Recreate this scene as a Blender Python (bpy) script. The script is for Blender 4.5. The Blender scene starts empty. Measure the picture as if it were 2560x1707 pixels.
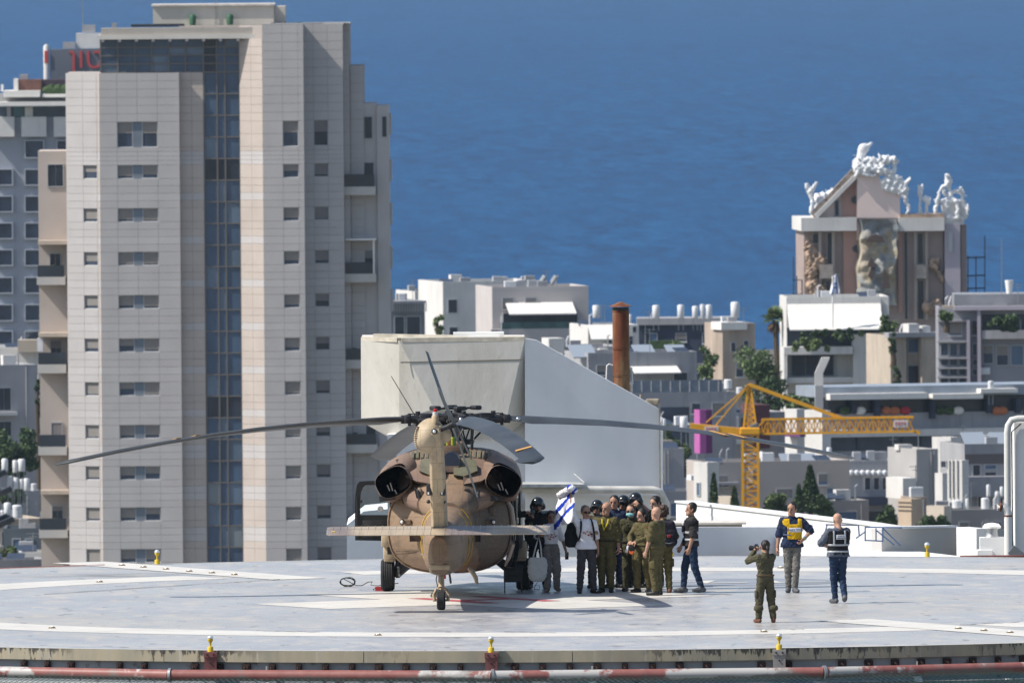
import bpy, bmesh, math, random
import numpy as np
from mathutils import Vector, Matrix, Euler
R = math.radians
PI = math.pi
rnd = random.Random(7)
scene = bpy.context.scene
col = scene.collection

# ------------------------------------------------------------------ camera, sky, sun, exposure
CAM_H = 14.9
cam_data = bpy.data.cameras.new('camera')
cam_data.lens = 600.0
cam_data.sensor_width = 36.0
cam_data.clip_start = 1.0
cam_data.clip_end = 60000.0
cam = bpy.data.objects.new('camera', cam_data)
col.objects.link(cam)
CAM_M = Matrix.Translation((0, 0, CAM_H)) @ Matrix.Rotation(R(90 - 1.633), 4, 'X') @ Matrix.Rotation(R(-0.45), 4, 'Z')
cam.matrix_world = CAM_M
scene.camera = cam
cam_data.dof.use_dof = True
cam_data.dof.focus_distance = 341.0
cam_data.dof.aperture_fstop = 11.0

SUN_EL, SUN_AZ = 49.0, 14.0         # elevation; light travels towards +X, a little away from the camera
sun_dir = Vector((math.cos(R(SUN_EL)) * math.cos(R(SUN_AZ)), math.cos(R(SUN_EL)) * math.sin(R(SUN_AZ)), -math.sin(R(SUN_EL))))
world = bpy.data.worlds.new('World')
scene.world = world
world.use_nodes = True
wn = world.node_tree
sky = wn.nodes.new('ShaderNodeTexSky')
sky.sky_type = 'NISHITA'
sky.sun_disc = False
sky.sun_elevation = R(SUN_EL)
to_sun = -sun_dir
sky.sun_rotation = math.atan2(to_sun.x, to_sun.y)
sky.air_density = 1.0
sky.dust_density = 1.2
bg = wn.nodes['Background']
wn.links.new(sky.outputs[0], bg.inputs[0])
bg.inputs[1].default_value = 0.115
sun_data = bpy.data.lights.new('sun', 'SUN')
sun_data.energy = 4.8
sun_data.angle = R(0.5)
sun_data.color = (1.0, 0.94, 0.86)
sun = bpy.data.objects.new('sun', sun_data)
col.objects.link(sun)
sun.rotation_euler = sun_dir.to_track_quat('-Z', 'Y').to_euler()
scene.view_settings.view_transform = 'Standard'
scene.view_settings.look = 'None'
scene.view_settings.gamma = 1.0
scene.view_settings.exposure = 0.36
scene.view_settings.use_curve_mapping = False
scene.cycles.max_bounces = 6
scene.cycles.diffuse_bounces = 3
scene.cycles.glossy_bounces = 3
scene.cycles.transmission_bounces = 4
scene.cycles.transparent_max_bounces = 6
scene.cycles.volume_bounces = 0

# ------------------------------------------------------------------ where a pixel of the photo (2560 wide) stands
F_PX = 42667.0
def ray(px, py):
    return (CAM_M.to_3x3() @ Vector(((px - 1280) / F_PX, (853.5 - py) / F_PX, -1.0)))
def W(px, py, D):
    r = ray(px, py)
    return Vector((0, 0, CAM_H)) + r * (D / r.y)
def G(px, py, z=0.0):
    r = ray(px, py)
    return Vector((0, 0, CAM_H)) + r * ((z - CAM_H) / r.z)

# ------------------------------------------------------------------ materials
MATS = {}
def mat(name, c, rough=0.6, spec=0.3, metal=0.0, var=None, bump=None, coat=0.0):
    """var = (scale, amount[, stretch xyz]); bump = (scale, strength[, distance])"""
    if name in MATS: return MATS[name]
    m = bpy.data.materials.new(name)
    m.use_nodes = True
    nt = m.node_tree
    p = nt.nodes['Principled BSDF']
    p.inputs['Base Color'].default_value = (c[0], c[1], c[2], 1)
    p.inputs['Roughness'].default_value = rough
    p.inputs['Specular IOR Level'].default_value = spec
    p.inputs['Metallic'].default_value = metal
    p.inputs['Coat Weight'].default_value = coat
    tc = nt.nodes.new('ShaderNodeTexCoord')
    def noise(scale, st=(1, 1, 1), detail=5):
        mp = nt.nodes.new('ShaderNodeMapping')
        mp.inputs['Scale'].default_value = st
        nt.links.new(tc.outputs['Object'], mp.inputs[0])
        n = nt.nodes.new('ShaderNodeTexNoise')
        n.inputs['Scale'].default_value = scale
        n.inputs['Detail'].default_value = detail
        nt.links.new(mp.outputs[0], n.inputs['Vector'])
        return n
    if var:
        n = noise(var[0], var[2] if len(var) > 2 else (1, 1, 1))
        a = var[1]
        rp = nt.nodes.new('ShaderNodeValToRGB')
        e = rp.color_ramp.elements
        e[0].position = 0.3; e[1].position = 0.7
        e[0].color = (c[0] * (1 - a), c[1] * (1 - a), c[2] * (1 - a), 1)
        e[1].color = (min(1, c[0] * (1 + a * .7)), min(1, c[1] * (1 + a * .7)), min(1, c[2] * (1 + a * .7)), 1)
        nt.links.new(n.outputs[0], rp.inputs[0])
        nt.links.new(rp.outputs[0], p.inputs['Base Color'])
    if bump:
        n = noise(bump[0])
        b = nt.nodes.new('ShaderNodeBump')
        b.inputs['Strength'].default_value = bump[1]
        b.inputs['Distance'].default_value = bump[2] if len(bump) > 2 else 0.02
        nt.links.new(n.outputs[0], b.inputs['Height'])
        nt.links.new(b.outputs[0], p.inputs['Normal'])
    MATS[name] = m
    return m

def nodes_of(name, rough=0.6, spec=0.3, metal=0.0):
    m = bpy.data.materials.new(name); m.use_nodes = True
    MATS[name] = m
    nt = m.node_tree
    p = nt.nodes['Principled BSDF']
    p.inputs['Roughness'].default_value = rough
    p.inputs['Specular IOR Level'].default_value = spec
    p.inputs['Metallic'].default_value = metal
    tc = nt.nodes.new('ShaderNodeTexCoord')
    def noise(scale, st=(1, 1, 1), detail=6, off=(0, 0, 0), rgh=0.5, dist=0.0):
        mp = nt.nodes.new('ShaderNodeMapping')
        mp.inputs['Scale'].default_value = st
        mp.inputs['Location'].default_value = off
        nt.links.new(tc.outputs['Object'], mp.inputs[0])
        n = nt.nodes.new('ShaderNodeTexNoise')
        n.inputs['Scale'].default_value = scale
        n.inputs['Detail'].default_value = detail
        n.inputs['Roughness'].default_value = rgh
        n.inputs['Distortion'].default_value = dist
        nt.links.new(mp.outputs[0], n.inputs['Vector'])
        return n.outputs[0]
    def ramp(src, stops, const=False):
        rp = nt.nodes.new('ShaderNodeValToRGB')
        cr = rp.color_ramp
        if const: cr.interpolation = 'CONSTANT'
        while len(cr.elements) < len(stops): cr.elements.new(0.5)
        for e, (pos, cc) in zip(cr.elements, stops):
            e.position = pos
            e.color = (cc[0], cc[1], cc[2], 1) if not isinstance(cc, (int, float)) else (cc, cc, cc, 1)
        nt.links.new(src, rp.inputs[0])
        return rp.outputs[0]
    def mix(fac, a, b, blend='MIX'):
        n = nt.nodes.new('ShaderNodeMix'); n.data_type = 'RGBA'; n.blend_type = blend
        def put(sock, v):
            if isinstance(v, (tuple, list)): sock.default_value = (v[0], v[1], v[2], 1)
            elif isinstance(v, (int, float)): sock.default_value = v
            else: nt.links.new(v, sock)
        put(n.inputs[0], fac); put(n.inputs[6], a); put(n.inputs[7], b)
        return n.outputs[2]
    def math_(op, a, b=0.0, clamp=False):
        n = nt.nodes.new('ShaderNodeMath'); n.operation = op; n.use_clamp = clamp
        for s, v in zip(n.inputs, (a, b)):
            if isinstance(v, (int, float)): s.default_value = v
            else: nt.links.new(v, s)
        return n.outputs[0]
    def sep():
        s = nt.nodes.new('ShaderNodeSeparateXYZ'); nt.links.new(tc.outputs['Object'], s.inputs[0]); return s.outputs
    def bump(src, strength, dist=0.02):
        b = nt.nodes.new('ShaderNodeBump')
        b.inputs['Strength'].default_value = strength; b.inputs['Distance'].default_value = dist
        nt.links.new(src, b.inputs['Height']); nt.links.new(b.outputs[0], p.inputs['Normal'])
    def base(s): nt.links.new(s, p.inputs['Base Color'])
    class N: pass
    N.m, N.nt, N.p = m, nt, p
    N.noise, N.ramp, N.mix, N.math, N.sep, N.bump, N.base = map(staticmethod, (noise, ramp, mix, math_, sep, bump, base))
    return N

# ------------------------------------------------------------------ mesh helpers
class MB:
    def __init__(s): s.v, s.f, s.m = [], [], []
    def add(s, vs, fs, mi=0):
        o = len(s.v)
        s.v.extend([tuple(v) for v in vs])
        for f in fs:
            s.f.append(tuple(i + o for i in f)); s.m.append(mi)
        return s
    BF = ((0, 3, 2, 1), (4, 5, 6, 7), (0, 1, 5, 4), (1, 2, 6, 5), (2, 3, 7, 6), (3, 0, 4, 7))
    def box(s, x0, x1, y0, y1, z0, z1, mi=0):
        if x1 < x0: x0, x1 = x1, x0
        if y1 < y0: y0, y1 = y1, y0
        if z1 < z0: z0, z1 = z1, z0
        return s.add([(x0, y0, z0), (x1, y0, z0), (x1, y1, z0), (x0, y1, z0), (x0, y0, z1), (x1, y0, z1), (x1, y1, z1), (x0, y1, z1)], MB.BF, mi)
    def obox(s, c, sz, rot=None, mi=0):
        q = (rot.to_matrix() if isinstance(rot, Euler) else rot) if rot is not None else Matrix.Identity(3)
        c = Vector(c); a, b, d = sz[0] / 2, sz[1] / 2, sz[2] / 2
        vs = [c + q @ Vector(p) for p in ((-a, -b, -d), (a, -b, -d), (a, b, -d), (-a, b, -d), (-a, -b, d), (a, -b, d), (a, b, d), (-a, b, d))]
        return s.add(vs, MB.BF, mi)
    def rbox(s, c, sz, r=0.2, rot=None, mi=0):
        """box with chamfered edges"""
        q = (rot.to_matrix() if isinstance(rot, Euler) else rot) if rot is not None else Matrix.Identity(3)
        c = Vector(c); a, b, d = sz[0] / 2, sz[1] / 2, sz[2] / 2
        r = min(r, a * .95, b * .95, d * .95)
        loops = []
        for z, k in ((-d, r), (-d + r * .3, r * .3), (-d + r, 0), (d - r, 0), (d - r * .3, r * .3), (d, r)):
            aa, bb = a - k, b - k; rr = max(r - k, r * .25)
            lp = []
            for cx, cy, a0 in ((1, 1, 0), (-1, 1, 90), (-1, -1, 180), (1, -1, 270)):
                for t in (0, 45, 90):
                    lp.append(c + q @ Vector((cx * (aa - rr) + rr * math.cos(R(a0 + t)), cy * (bb - rr) + rr * math.sin(R(a0 + t)), z)))
            loops.append(lp)
        return s.loft(loops, mi)
    def cyl(s, p0, p1, r0, r1=None, n=10, mi=0, caps=True):
        return s.tube([p0, p1], [r0, r0 if r1 is None else r1], n, mi, caps)
    def tube(s, pts, r, n=8, mi=0, caps=True):
        pts = [Vector(p) for p in pts]
        rs = r if isinstance(r, (list, tuple)) else [r] * len(pts)
        loops = []; up = None
        for i, p in enumerate(pts):
            t = (pts[min(i + 1, len(pts) - 1)] - pts[max(i - 1, 0)])
            if t.length < 1e-9: t = Vector((0, 0, 1))
            t.normalize()
            if up is None: up = Vector((0, 0, 1)) if abs(t.z) < 0.9 else Vector((1, 0, 0))
            a = t.cross(up)
            if a.length < 1e-4: a = t.cross(Vector((0, 1, 0)))
            a.normalize(); b = t.cross(a); up = -b if False else up
            loops.append([p + (a * math.cos(2 * PI * k / n) + b * math.sin(2 * PI * k / n)) * rs[i] for k in range(n)])
        return s.loft(loops, mi, caps, flip=True)
    def loft(s, loops, mi=0, caps=True, closed=True, flip=False):
        n = len(loops[0]); vs = [p for lp in loops for p in lp]; fs = []
        for i in range(len(loops) - 1):
            for k in range(n if closed else n - 1):
                a, b = i * n + k, i * n + (k + 1) % n
                q = (a, b, b + n, a + n)
                fs.append(q[::-1] if flip else q)
        if caps and closed:
            lo, hi = tuple(range(n)), tuple((len(loops) - 1) * n + k for k in range(n))
            fs.append(lo if flip else lo[::-1]); fs.append(hi[::-1] if flip else hi)
        return s.add(vs, fs, mi)
    def lathe(s, c, prof, n=12, mi=0, axis='Z'):
        loops = []
        for r, z in prof:
            lp = []
            for k in range(n):
                a = 2 * PI * k / n
                q = (r * math.cos(a), r * math.sin(a), z)
                if axis == 'Y': q = (q[0], z, q[1])
                if axis == 'X': q = (z, q[0], q[1])
                lp.append(Vector(c) + Vector(q))
            loops.append(lp)
        return s.loft(loops, mi, True, True, axis == 'Y')
    def ell(s, c, rad, n=14, m=8, mi=0, rot=None):
        c = Vector(c); q = rot if rot is not None else Matrix.Identity(3)
        loops = []
        for j in range(m + 1):
            t = PI * j / m; z = -math.cos(t); r = max(math.sin(t), 0.02)
            loops.append([c + q @ Vector((rad[0] * r * math.cos(2 * PI * k / n), rad[1] * r * math.sin(2 * PI * k / n), rad[2] * z)) for k in range(n)])
        return s.loft(loops, mi)
    def prism(s, poly, vec, mi=0):
        """poly: 3d points (planar), vec: extrusion"""
        a = [Vector(p) for p in poly]; v = Vector(vec)
        nrm = Vector((0, 0, 0))
        for i in range(len(a)): nrm += a[i].cross(a[(i + 1) % len(a)])
        b = [p + v for p in a]; n = len(a)
        fl = nrm.dot(v) > 0
        fs = [tuple(range(n))[::-1], tuple(range(n, 2 * n))] + [(i, (i + 1) % n, n + (i + 1) % n, n + i) for i in range(n)]
        if not fl: fs = [f[::-1] for f in fs]
        return s.add(a + b, fs, mi)
    def bar(s, p0, p1, w, h=None, mi=0):
        p0, p1 = Vector(p0), Vector(p1); h = h or w
        t = (p1 - p0); L = t.length; t.normalize()
        up = Vector((0, 0, 1)) if abs(t.z) < 0.95 else Vector((0, 1, 0))
        a = t.cross(up).normalized(); b = a.cross(t)
        m = Matrix((a, t, b)).transposed()
        return s.obox((p0 + p1) / 2, (w, L, h), m, mi)
    def xform(s, M, start=0):
        for i in range(start, len(s.v)): s.v[i] = tuple(M @ Vector(s.v[i]))
        return s
    def obj(s, name, mats, parent=None, smooth=None, loc=None, rz=0.0):
        me = bpy.data.meshes.new(name)
        me.from_pydata(s.v, [], s.f)
        ms = mats if isinstance(mats, (list, tuple)) else [mats]
        for m in ms: me.materials.append(m)
        if len(ms) > 1: me.polygons.foreach_set('material_index', s.m)
        me.update()
        if smooth is not None:
            me.polygons.foreach_set('use_smooth', [True] * len(me.polygons))
            if smooth < 180: me.set_sharp_from_angle(angle=R(smooth))
        return link(name, me, parent, loc, rz)
def link(name, me, parent=None, loc=None, rz=0.0):
    o = bpy.data.objects.new(name, me)
    col.objects.link(o)
    if parent is not None: o.parent = parent
    if loc is not None: o.location = loc
    if rz: o.rotation_euler.z = rz
    return o
def tag(o, label=None, cat=None, group=None, kind=None):
    if label: o['label'] = label
    if cat: o['category'] = cat
    if group: o['group'] = group
    if kind: o['kind'] = kind
    return o
def thing(name, label, cat, loc=(0, 0, 0), rz=0.0, group=None):
    return tag(link(name, None, None, loc, rz), label, cat, group)
def clone(o, parent=None, **kw):
    c = o.copy(); col.objects.link(c)
    if parent is not None: c.parent = parent
    for k, v in kw.items(): c[k] = v
    for ch in [x for x in KIDS.get(o.name, [])]:
        clone(ch, c)
    return c
KIDS = {}
def kids(o):
    """record a thing's descendants once so that copies can be made"""
    def rec(p):
        KIDS[p.name] = [x for x in col.objects if x.parent == p]
        for x in KIDS[p.name]: rec(x)
    rec(o); return o
def text_mesh(txt, size=1.0, extrude=0.0):
    cu = bpy.data.curves.new('lettering', 'FONT')
    cu.body = txt; cu.size = size; cu.extrude = extrude
    cu.align_x = 'CENTER'; cu.align_y = 'CENTER'
    o = bpy.data.objects.new('lettering', cu)
    col.objects.link(o)
    dg = bpy.context.evaluated_depsgraph_get()
    me = bpy.data.meshes.new_from_object(o.evaluated_get(dg))
    bpy.data.objects.remove(o)
    return me
def lettering(txt, size, m, M, parent, extrude=0.003, name='lettering'):
    """text written in the plane x right / z up, facing -y, placed with matrix M"""
    me = text_mesh(txt, size, extrude)
    me.transform(M @ Matrix.Rotation(R(90), 4, 'X'))
    me.materials.clear(); me.materials.append(m)
    return link(name, me, parent)

# common materials
white = mat('white_paint', (0.74, 0.73, 0.70), 0.65, 0.25, var=(1.3, .06), bump=(9, .1))
black = mat('black_metal', (0.018, 0.018, 0.02), 0.45, 0.4, var=(4, .3))
blackr = mat('black_rubber', (0.022, 0.022, 0.023), 0.8, 0.2, var=(12, .25), bump=(30, .2))
steel = mat('worn_steel', (0.32, 0.33, 0.34), 0.45, 0.4, .6, var=(5, .25))
glass_dark = mat('dark_glass', (0.03, 0.045, 0.07), 0.12, 0.5, var=(0.6, .5))
yellow = mat('yellow_paint', (0.62, 0.44, 0.03), 0.5, 0.4, var=(9, .12))
red = mat('red_paint', (0.42, 0.03, 0.03), 0.5, 0.4, var=(9, .2))
blue_rail = mat('blue_rail_paint', (0.05, 0.09, 0.18), 0.5, 0.4)

# ------------------------------------------------------------------ sky is the world; sea and ground
HAZE = 0.000024
SEA_Z, GROUND_Z = -45.0, -37.0
n = nodes_of('sea_water', 0.42, 0.02)
ys = n.sep()
w1 = n.noise(0.30, (1, .085, 1), 10, rgh=.72)
w2 = n.noise(0.05, (1, .10, 1), 6, (3, 1, 0), .6)
w3 = n.noise(0.0016, (0.35, 1, 1), 3)
c1 = n.ramp(w1, [(0.36, (0.0006, 0.030, 0.095)), (0.50, (0.0014, 0.048, 0.142)), (0.66, (0.005, 0.070, 0.185))])
c2 = n.mix(n.ramp(w2, [(.42, 0.0), (.64, .4)]), c1, (0.0008, 0.034, 0.112))
c3 = n.mix(n.ramp(w3, [(.4, 0.0), (.65, .35)]), c2, (0.002, 0.055, 0.155))
n.base(c3)
n.bump(w1, 0.25, 0.6)
b = MB()
b.add([(-20000, 2050, SEA_Z), (20000, 2050, SEA_Z), (20000, 32000, SEA_Z), (-20000, 32000, SEA_Z)], [(0, 1, 2, 3)])
tag(b.obj('sea', n.m), 'calm blue sea stretching behind the city', None, None, 'structure')
n = nodes_of('city_ground', 0.85, 0.15)
g1 = n.noise(0.05, (1, 1, 1), 6)
n.base(n.ramp(g1, [(.35, (.10, .095, .085)), (.55, (.17, .16, .14)), (.7, (.08, .10, .06))]))
b = MB()
xs = [-3000, 3000]; prof = [(-600, -62), (250, -62), (900, -40), (1200, GROUND_Z), (1500, -39), (2000, -43.6), (2120, -46.5)]
vs = [(x, y, z) for y, z in prof for x in xs]
b.add(vs, [(2 * i, 2 * i + 1, 2 * i + 3, 2 * i + 2) for i in range(len(prof) - 1)])
tag(b.obj('ground', n.m), 'city ground sloping down towards the shore', None, None, 'structure')
# ------------------------------------------------------------------ the landing deck
DC = Vector((1.4, 340.7, 0)); DR = 21.3
n = nodes_of('deck_paint', 0.36, 0.42)
o_ = n.sep()
s1 = n.noise(0.30, (1, 1, 1), 7, rgh=.62)
s2 = n.noise(1.5, (1, .55, 1), 8, (5, 2, 0), .66)
s3 = n.noise(0.09, (1, 1, 1), 4, (11, 3, 0))
c1 = n.ramp(s1, [(.30, (.30, .302, .318)), (.5, (.355, .354, .362)), (.68, (.41, .402, .39))])
c2 = n.mix(n.math('MULTIPLY', n.ramp(s2, [(.53, 0.0), (.60, 1.0)]), .6), c1, (.45, .425, .375))
c3 = n.mix(n.math('MULTIPLY', n.ramp(s3, [(.50, 0.0), (.64, 1.0)]), .35), c2, (.42, .375, .30))
s5 = n.noise(1.1, (1, .5, 1), 7, (1, 9, 0), .66)
c3 = n.mix(n.math('MULTIPLY', n.ramp(s5, [(.53, 0.0), (.62, 1.0)]), .5), c3, (.27, .28, .315))
s6 = n.noise(2.6, (1, .3, 1), 4, (7, 3, 0), .5)
c3 = n.mix(n.math('MULTIPLY', n.ramp(s6, [(.64, 0.0), (.68, 1.0)]), .6), c3, (.17, .155, .14))
# the old soot stain: an ellipse broken up by noise
dx = n.math('MULTIPLY', n.math('ADD', o_[0], 9.6), .42); dy = n.math('MULTIPLY', n.math('ADD', o_[1], -13.6), .62)
dd = n.math('SQRT', n.math('ADD', n.math('MULTIPLY', dx, dx), n.math('MULTIPLY', dy, dy)))
s4 = n.noise(2.3, (0.35, 1, 1), 7, (2, 8, 0), .7)
stain = n.math('MULTIPLY', n.ramp(dd, [(.15, 1.0), (1.0, 0.0)]), n.ramp(s4, [(.40, 0.0), (.56, 1.0)]))
n.base(n.mix(n.math('MULTIPLY', stain, .8), c3, (.12, .115, .11)))
nt = n.nt
rr = n.ramp(s2, [(.35, .24), (.65, .50)])
nt.links.new(rr, n.p.inputs['Roughness'])
n.bump(n.noise(5.0, (1, 1, 1), 4), .12, .004)
deck_m = n.m
b = MB(); N = 128
circ = [(DR * math.cos(2 * PI * k / N), DR * math.sin(2 * PI * k / N)) for k in range(N)]
b.prism([(x, y, -0.03) for x, y in circ], (0, 0, .03))
deck = tag(b.obj('landing_deck', deck_m, None, None, DC), 'round painted helicopter landing deck, pale blue grey with stains', None, None, 'structure')

n = nodes_of('marking_white', 0.5, 0.35)
s1 = n.noise(0.9, (1, 1, 1), 7, rgh=.65); s2 = n.noise(2.2, (.4, 1, 1), 6, (3, 0, 0), .6)
c1 = n.ramp(s1, [(.32, (.50, .48, .435)), (.6, (.60, .58, .53))])
n.base(n.mix(n.math('MULTIPLY', n.ramp(s2, [(.56, 0.0), (.7, 1.0)]), .5), c1, (.60, .55, .46)))
mk = n.m
mk_red = mat('marking_red', (.42, .10, .12), .55, .3, var=(1.5, .25))
mk_grey = mat('marking_grey', (.24, .26, .29), .5, .35, var=(.9, .2))
def ring(r0, r1, a0, a1, z, steps):
    b = MB()
    vs = []
    for k in range(steps + 1):
        a = a0 + (a1 - a0) * k / steps
        vs += [(r0 * math.cos(a), r0 * math.sin(a), z), (r1 * math.cos(a), r1 * math.sin(a), z)]
    return b.add(vs, [(2 * i, 2 * i + 1, 2 * i + 3, 2 * i + 2) for i in range(steps)])
def marking(b, name, m, label=None):
    o = b.obj(name, m, deck); o['kind'] = 'structure'
    if label: o['label'] = label
    return o
b = ring(13.8, 15.6, R(-58), R(109), .004, 90); marking(b, 'ring_marking', mk)
b = ring(13.8, 15.6, R(122), R(297), .004, 90); marking(b, 'ring_marking', mk)
b = ring(DR - .16, DR - .01, 0, 2 * PI, .004, 128); marking(b, 'edge_line', mk)
def flat(pts, z): return MB().add([(x - DC.x, y - DC.y, z) for x, y in pts], [tuple(range(len(pts)))])
cc = Vector((-0.6, 341.4)); ca = R(31)
vv = Vector((math.cos(ca), math.sin(ca))); uu = Vector((-math.sin(ca), math.cos(ca)))
def cr(a, c): q = cc + vv * a + uu * c; return (q.x, q.y)
A, Bq = 1.5, 4.5
b = flat([cr(*p) for p in ((-Bq, -A), (-A, -A), (-A, -Bq), (A, -Bq), (A, -A), (Bq, -A), (Bq, A), (A, A), (A, Bq), (-A, Bq), (-A, A), (-Bq, A))], .005)
marking(b, 'cross_marking', mk, 'white painted hospital cross under the helicopter')
b = flat([cr(*p) for p in ((-.9, -1.5), (-.5, -1.5), (-.5, -.2), (.5, -.2), (.5, -1.5), (.9, -1.5), (.9, 1.5), (.5, 1.5), (.5, .2), (-.5, .2), (-.5, 1.5), (-.9, 1.5))], .009)
marking(b, 'letter_marking', mk_red, 'red painted letter H in the white cross')
# approach lanes crossing the ring
la, lb = Vector((-8.75, 360.2)), Vector((8.9, 326.3))
ld = (lb - la).normalized(); ln = Vector((-ld.y, ld.x)) * .62
for p0, p1 in ((-1.0, 9.4), (32.8, 44)):
    q0, q1 = la + ld * p0, la + ld * p1
    marking(flat([tuple(q0 + ln), tuple(q0 - ln), tuple(q1 - ln), tuple(q1 + ln)], .009), 'lane_marking', mk)
# compass disc with a letter
pc = G(1868, 1455)
b = MB().add([(pc.x - DC.x + 1.95 * math.cos(k * PI / 20), pc.y - DC.y + 1.75 * math.sin(k * PI / 20), .004) for k in range(40)], [tuple(range(40))])
marking(b, 'compass_disc', mk_grey, 'dark grey painted disc with white characters')
def stroke(pts, w, z=.008):
    b = MB()
    for (x0, y0), (x1, y1) in zip(pts[:-1], pts[1:]):
        d = Vector((x1 - x0, y1 - y0)); nn = Vector((-d.y, d.x)).normalized() * w / 2; e = d.normalized() * w / 2
        q = [Vector((x0, y0)) - e + nn, Vector((x0, y0)) - e - nn, Vector((x1, y1)) + e - nn, Vector((x1, y1)) + e + nn]
        b.add([(p.x + pc.x - DC.x, p.y + pc.y - DC.y, z) for p in q], [(0, 1, 2, 3)]); z += .002
    return b
marking(stroke([(-1.45, .55), (-.75, .75), (-.95, -.45), (-.1, -.3)], .22), 'character_marking', mk)
marking(stroke([(.45, .6), (.6, -.35), (1.5, -.2)], .22), 'character_marking', mk)

# flush dome lights
brass = mat('brass_dome', (.34, .25, .13), .35, .5, .7, var=(20, .3))
lens = mat('lamp_lens', (.75, .72, .66), .15, .6)
def dome_light(p, label, group):
    t = thing('deck_light', label, 'deck light', p, 0, group); t.scale = (.66, .66, .66)
    b = MB(); b.lathe((0, 0, 0), [(.115, 0), (.115, .012), (.085, .03)], 14); b.obj('base', brass, t, 40)
    b = MB(); b.lathe((0, 0, 0), [(.075, .025), (.07, .045), (.045, .065), (.01, .072)], 12); b.obj('lens', lens, t, 60)
    b = MB(); b.lathe((0, 0, .0), [(.088, .028), (.092, .036), (.074, .040)], 12); b.obj('rim', brass, t, 40)
    return t
lane_px = [(305, 1414), (359, 1418.6), (415, 1423.5), (473, 1429), (530, 1433), (586, 1437.5)]
ordn = ['first', 'second', 'third', 'fourth', 'fifth', 'last']
for i, (x, y) in enumerate(lane_px):
    p = G(x, y); p.z = .009
    dome_light(p, 'brass dome light on the white lane by the soot stain, %s from its far end' % ordn[i], 'dome lights on the far lane')
for i, (x, y) in enumerate([(2396, 1572), (2460, 1577), (2525, 1582)]):
    p = G(x, y); p.z = .009
    dome_light(p, 'brass dome light on the white lane at the near edge, %s from the ring gap' % ordn[i], 'dome lights on the near lane')
for x, y, lb_ in [(249, 1455, 'brass dome light on the ring marking beside the soot stain'), (130, 1570, 'brass dome light on the near ring line, leftmost of that line'),
                 (945, 1588, 'brass dome light on the near ring line below the tail wheel'), (1910, 1579.5, 'brass dome light on the near ring line below the crouched-over camera soldier'),
                 (1952, 1420, 'brass dome light on the far ring line behind the yellow vest man')]:
    p = G(x, y); p.z = .005
    dome_light(p, lb_.replace('crouched-over camera soldier', 'photographing soldier'), 'dome lights on the ring line')

# fascia, beam, perimeter pipe
n = nodes_of('fascia_steel', 0.55, 0.3)
o_ = n.sep()
f1 = n.noise(1.3, (1, 1, .25), 6, rgh=.6); f2 = n.noise(9, (1, 1, .22), 6, (3, 1, 0), .7); f3 = n.noise(.35, (1, 1, 1), 3)
base = n.ramp(f1, [(.3, (.24, .23, .185)), (.55, (.34, .30, .215)), (.75, (.26, .27, .255))])
zt = n.ramp(n.math('ADD', n.math('MULTIPLY', o_[2], 4.6), 1.0), [(.35, 0.0), (1.0, .62)])
soot = n.math('MULTIPLY', n.ramp(n.math('ADD', f2, n.math('MULTIPLY', zt, .22)), [(.56, 0.0), (.62, 1.0)]), n.ramp(f3, [(.44, 0.0), (.54, 1.0)]))
drip = n.math('MULTIPLY', n.ramp(n.noise(14, (1, 1, .05), 3, (0, 4, 0)), [(.62, 0.0), (.72, 1.0)]), .5)
n.base(n.mix(n.math('MULTIPLY', soot, .9), n.mix(drip, base, (.45, .46, .46)), (.03, .03, .03)))
n.bump(f2, .2, .01)
fascia_m = n.m
fas = thing('deck_edge', 'weathered steel edge of the landing deck with rusty clamps', 'deck edge', DC)
NP = 34
for i in range(NP):
    a0, a1 = 2 * PI * (i + .42) / NP, 2 * PI * (i + 1.42) / NP
    b = MB(); loops = []
    for k in range(7):
        a = a0 + .0003 + (a1 - a0 - .0006) * k / 6
        cx, cy = math.cos(a), math.sin(a)
        loops.append([Vector((cx * r, cy * r, z)) for r, z in ((DR + .0, -.002), (DR + .03, -.002), (DR + .03, -.215), (DR, -.215))])
    b.loft(loops); b.obj('fascia_panel', fascia_m, fas)
n = nodes_of('beam_steel', 0.6, 0.3)
f1 = n.noise(.9, (1, 1, 1), 6, rgh=.65); f2 = n.noise(2.4, (1, 1, .8), 5, (4, 0, 0), .6)
n.base(n.mix(n.ramp(f2, [(.60, 0.0), (.68, .9)]), n.ramp(f1, [(.3, (.17, .19, .21)), (.7, (.27, .285, .30))]), (.05, .022, .022)))
beam_m = n.m
b = MB(); b.lathe((0, 0, 0), [(DR - .12, -.21), (DR - .02, -.21), (DR - .06, -.25), (DR - .06, -.62), (DR + .02, -.66), (DR - .12, -.66)], 128)
b.obj('edge_beam', beam_m, fas, 30)
clamp_m = mat('rusty_clamp', (.035, .020, .018), .8, .2, var=(20, .4))
for k in range(44):
    a = R(-90) + (k - 22 + .3) * .0242
    if rnd.random() < .12: continue
    b = MB(); M = Matrix.Translation((math.cos(a) * (DR + .0), math.sin(a) * (DR + .0), -.30)) @ Matrix.Rotation(a + PI / 2, 4, 'Z')
    hw = rnd.uniform(.05, .08)
    b.box(-hw, hw, -.02, .06, -.06, .05); b.box(-hw * .5, hw * .7, -.035, -.01, -.04, .03); b.cyl((-hw * .4, -.035, .0), (-hw * .4 + .03, -.08, -.04), .014, n=6)
    b.xform(M); b.obj('clamp', clamp_m, fas)
n = nodes_of('pipe_paint', 0.5, 0.35)
f1 = n.noise(.55, (1, 1, 1), 7, rgh=.62); f2 = n.noise(4.5, (1, 1, 1), 6, (7, 0, 0), .6); f3 = n.noise(1.1, (1, 1, 1), 6, (0, 9, 0), .6)
o_ = n.sep()
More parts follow.
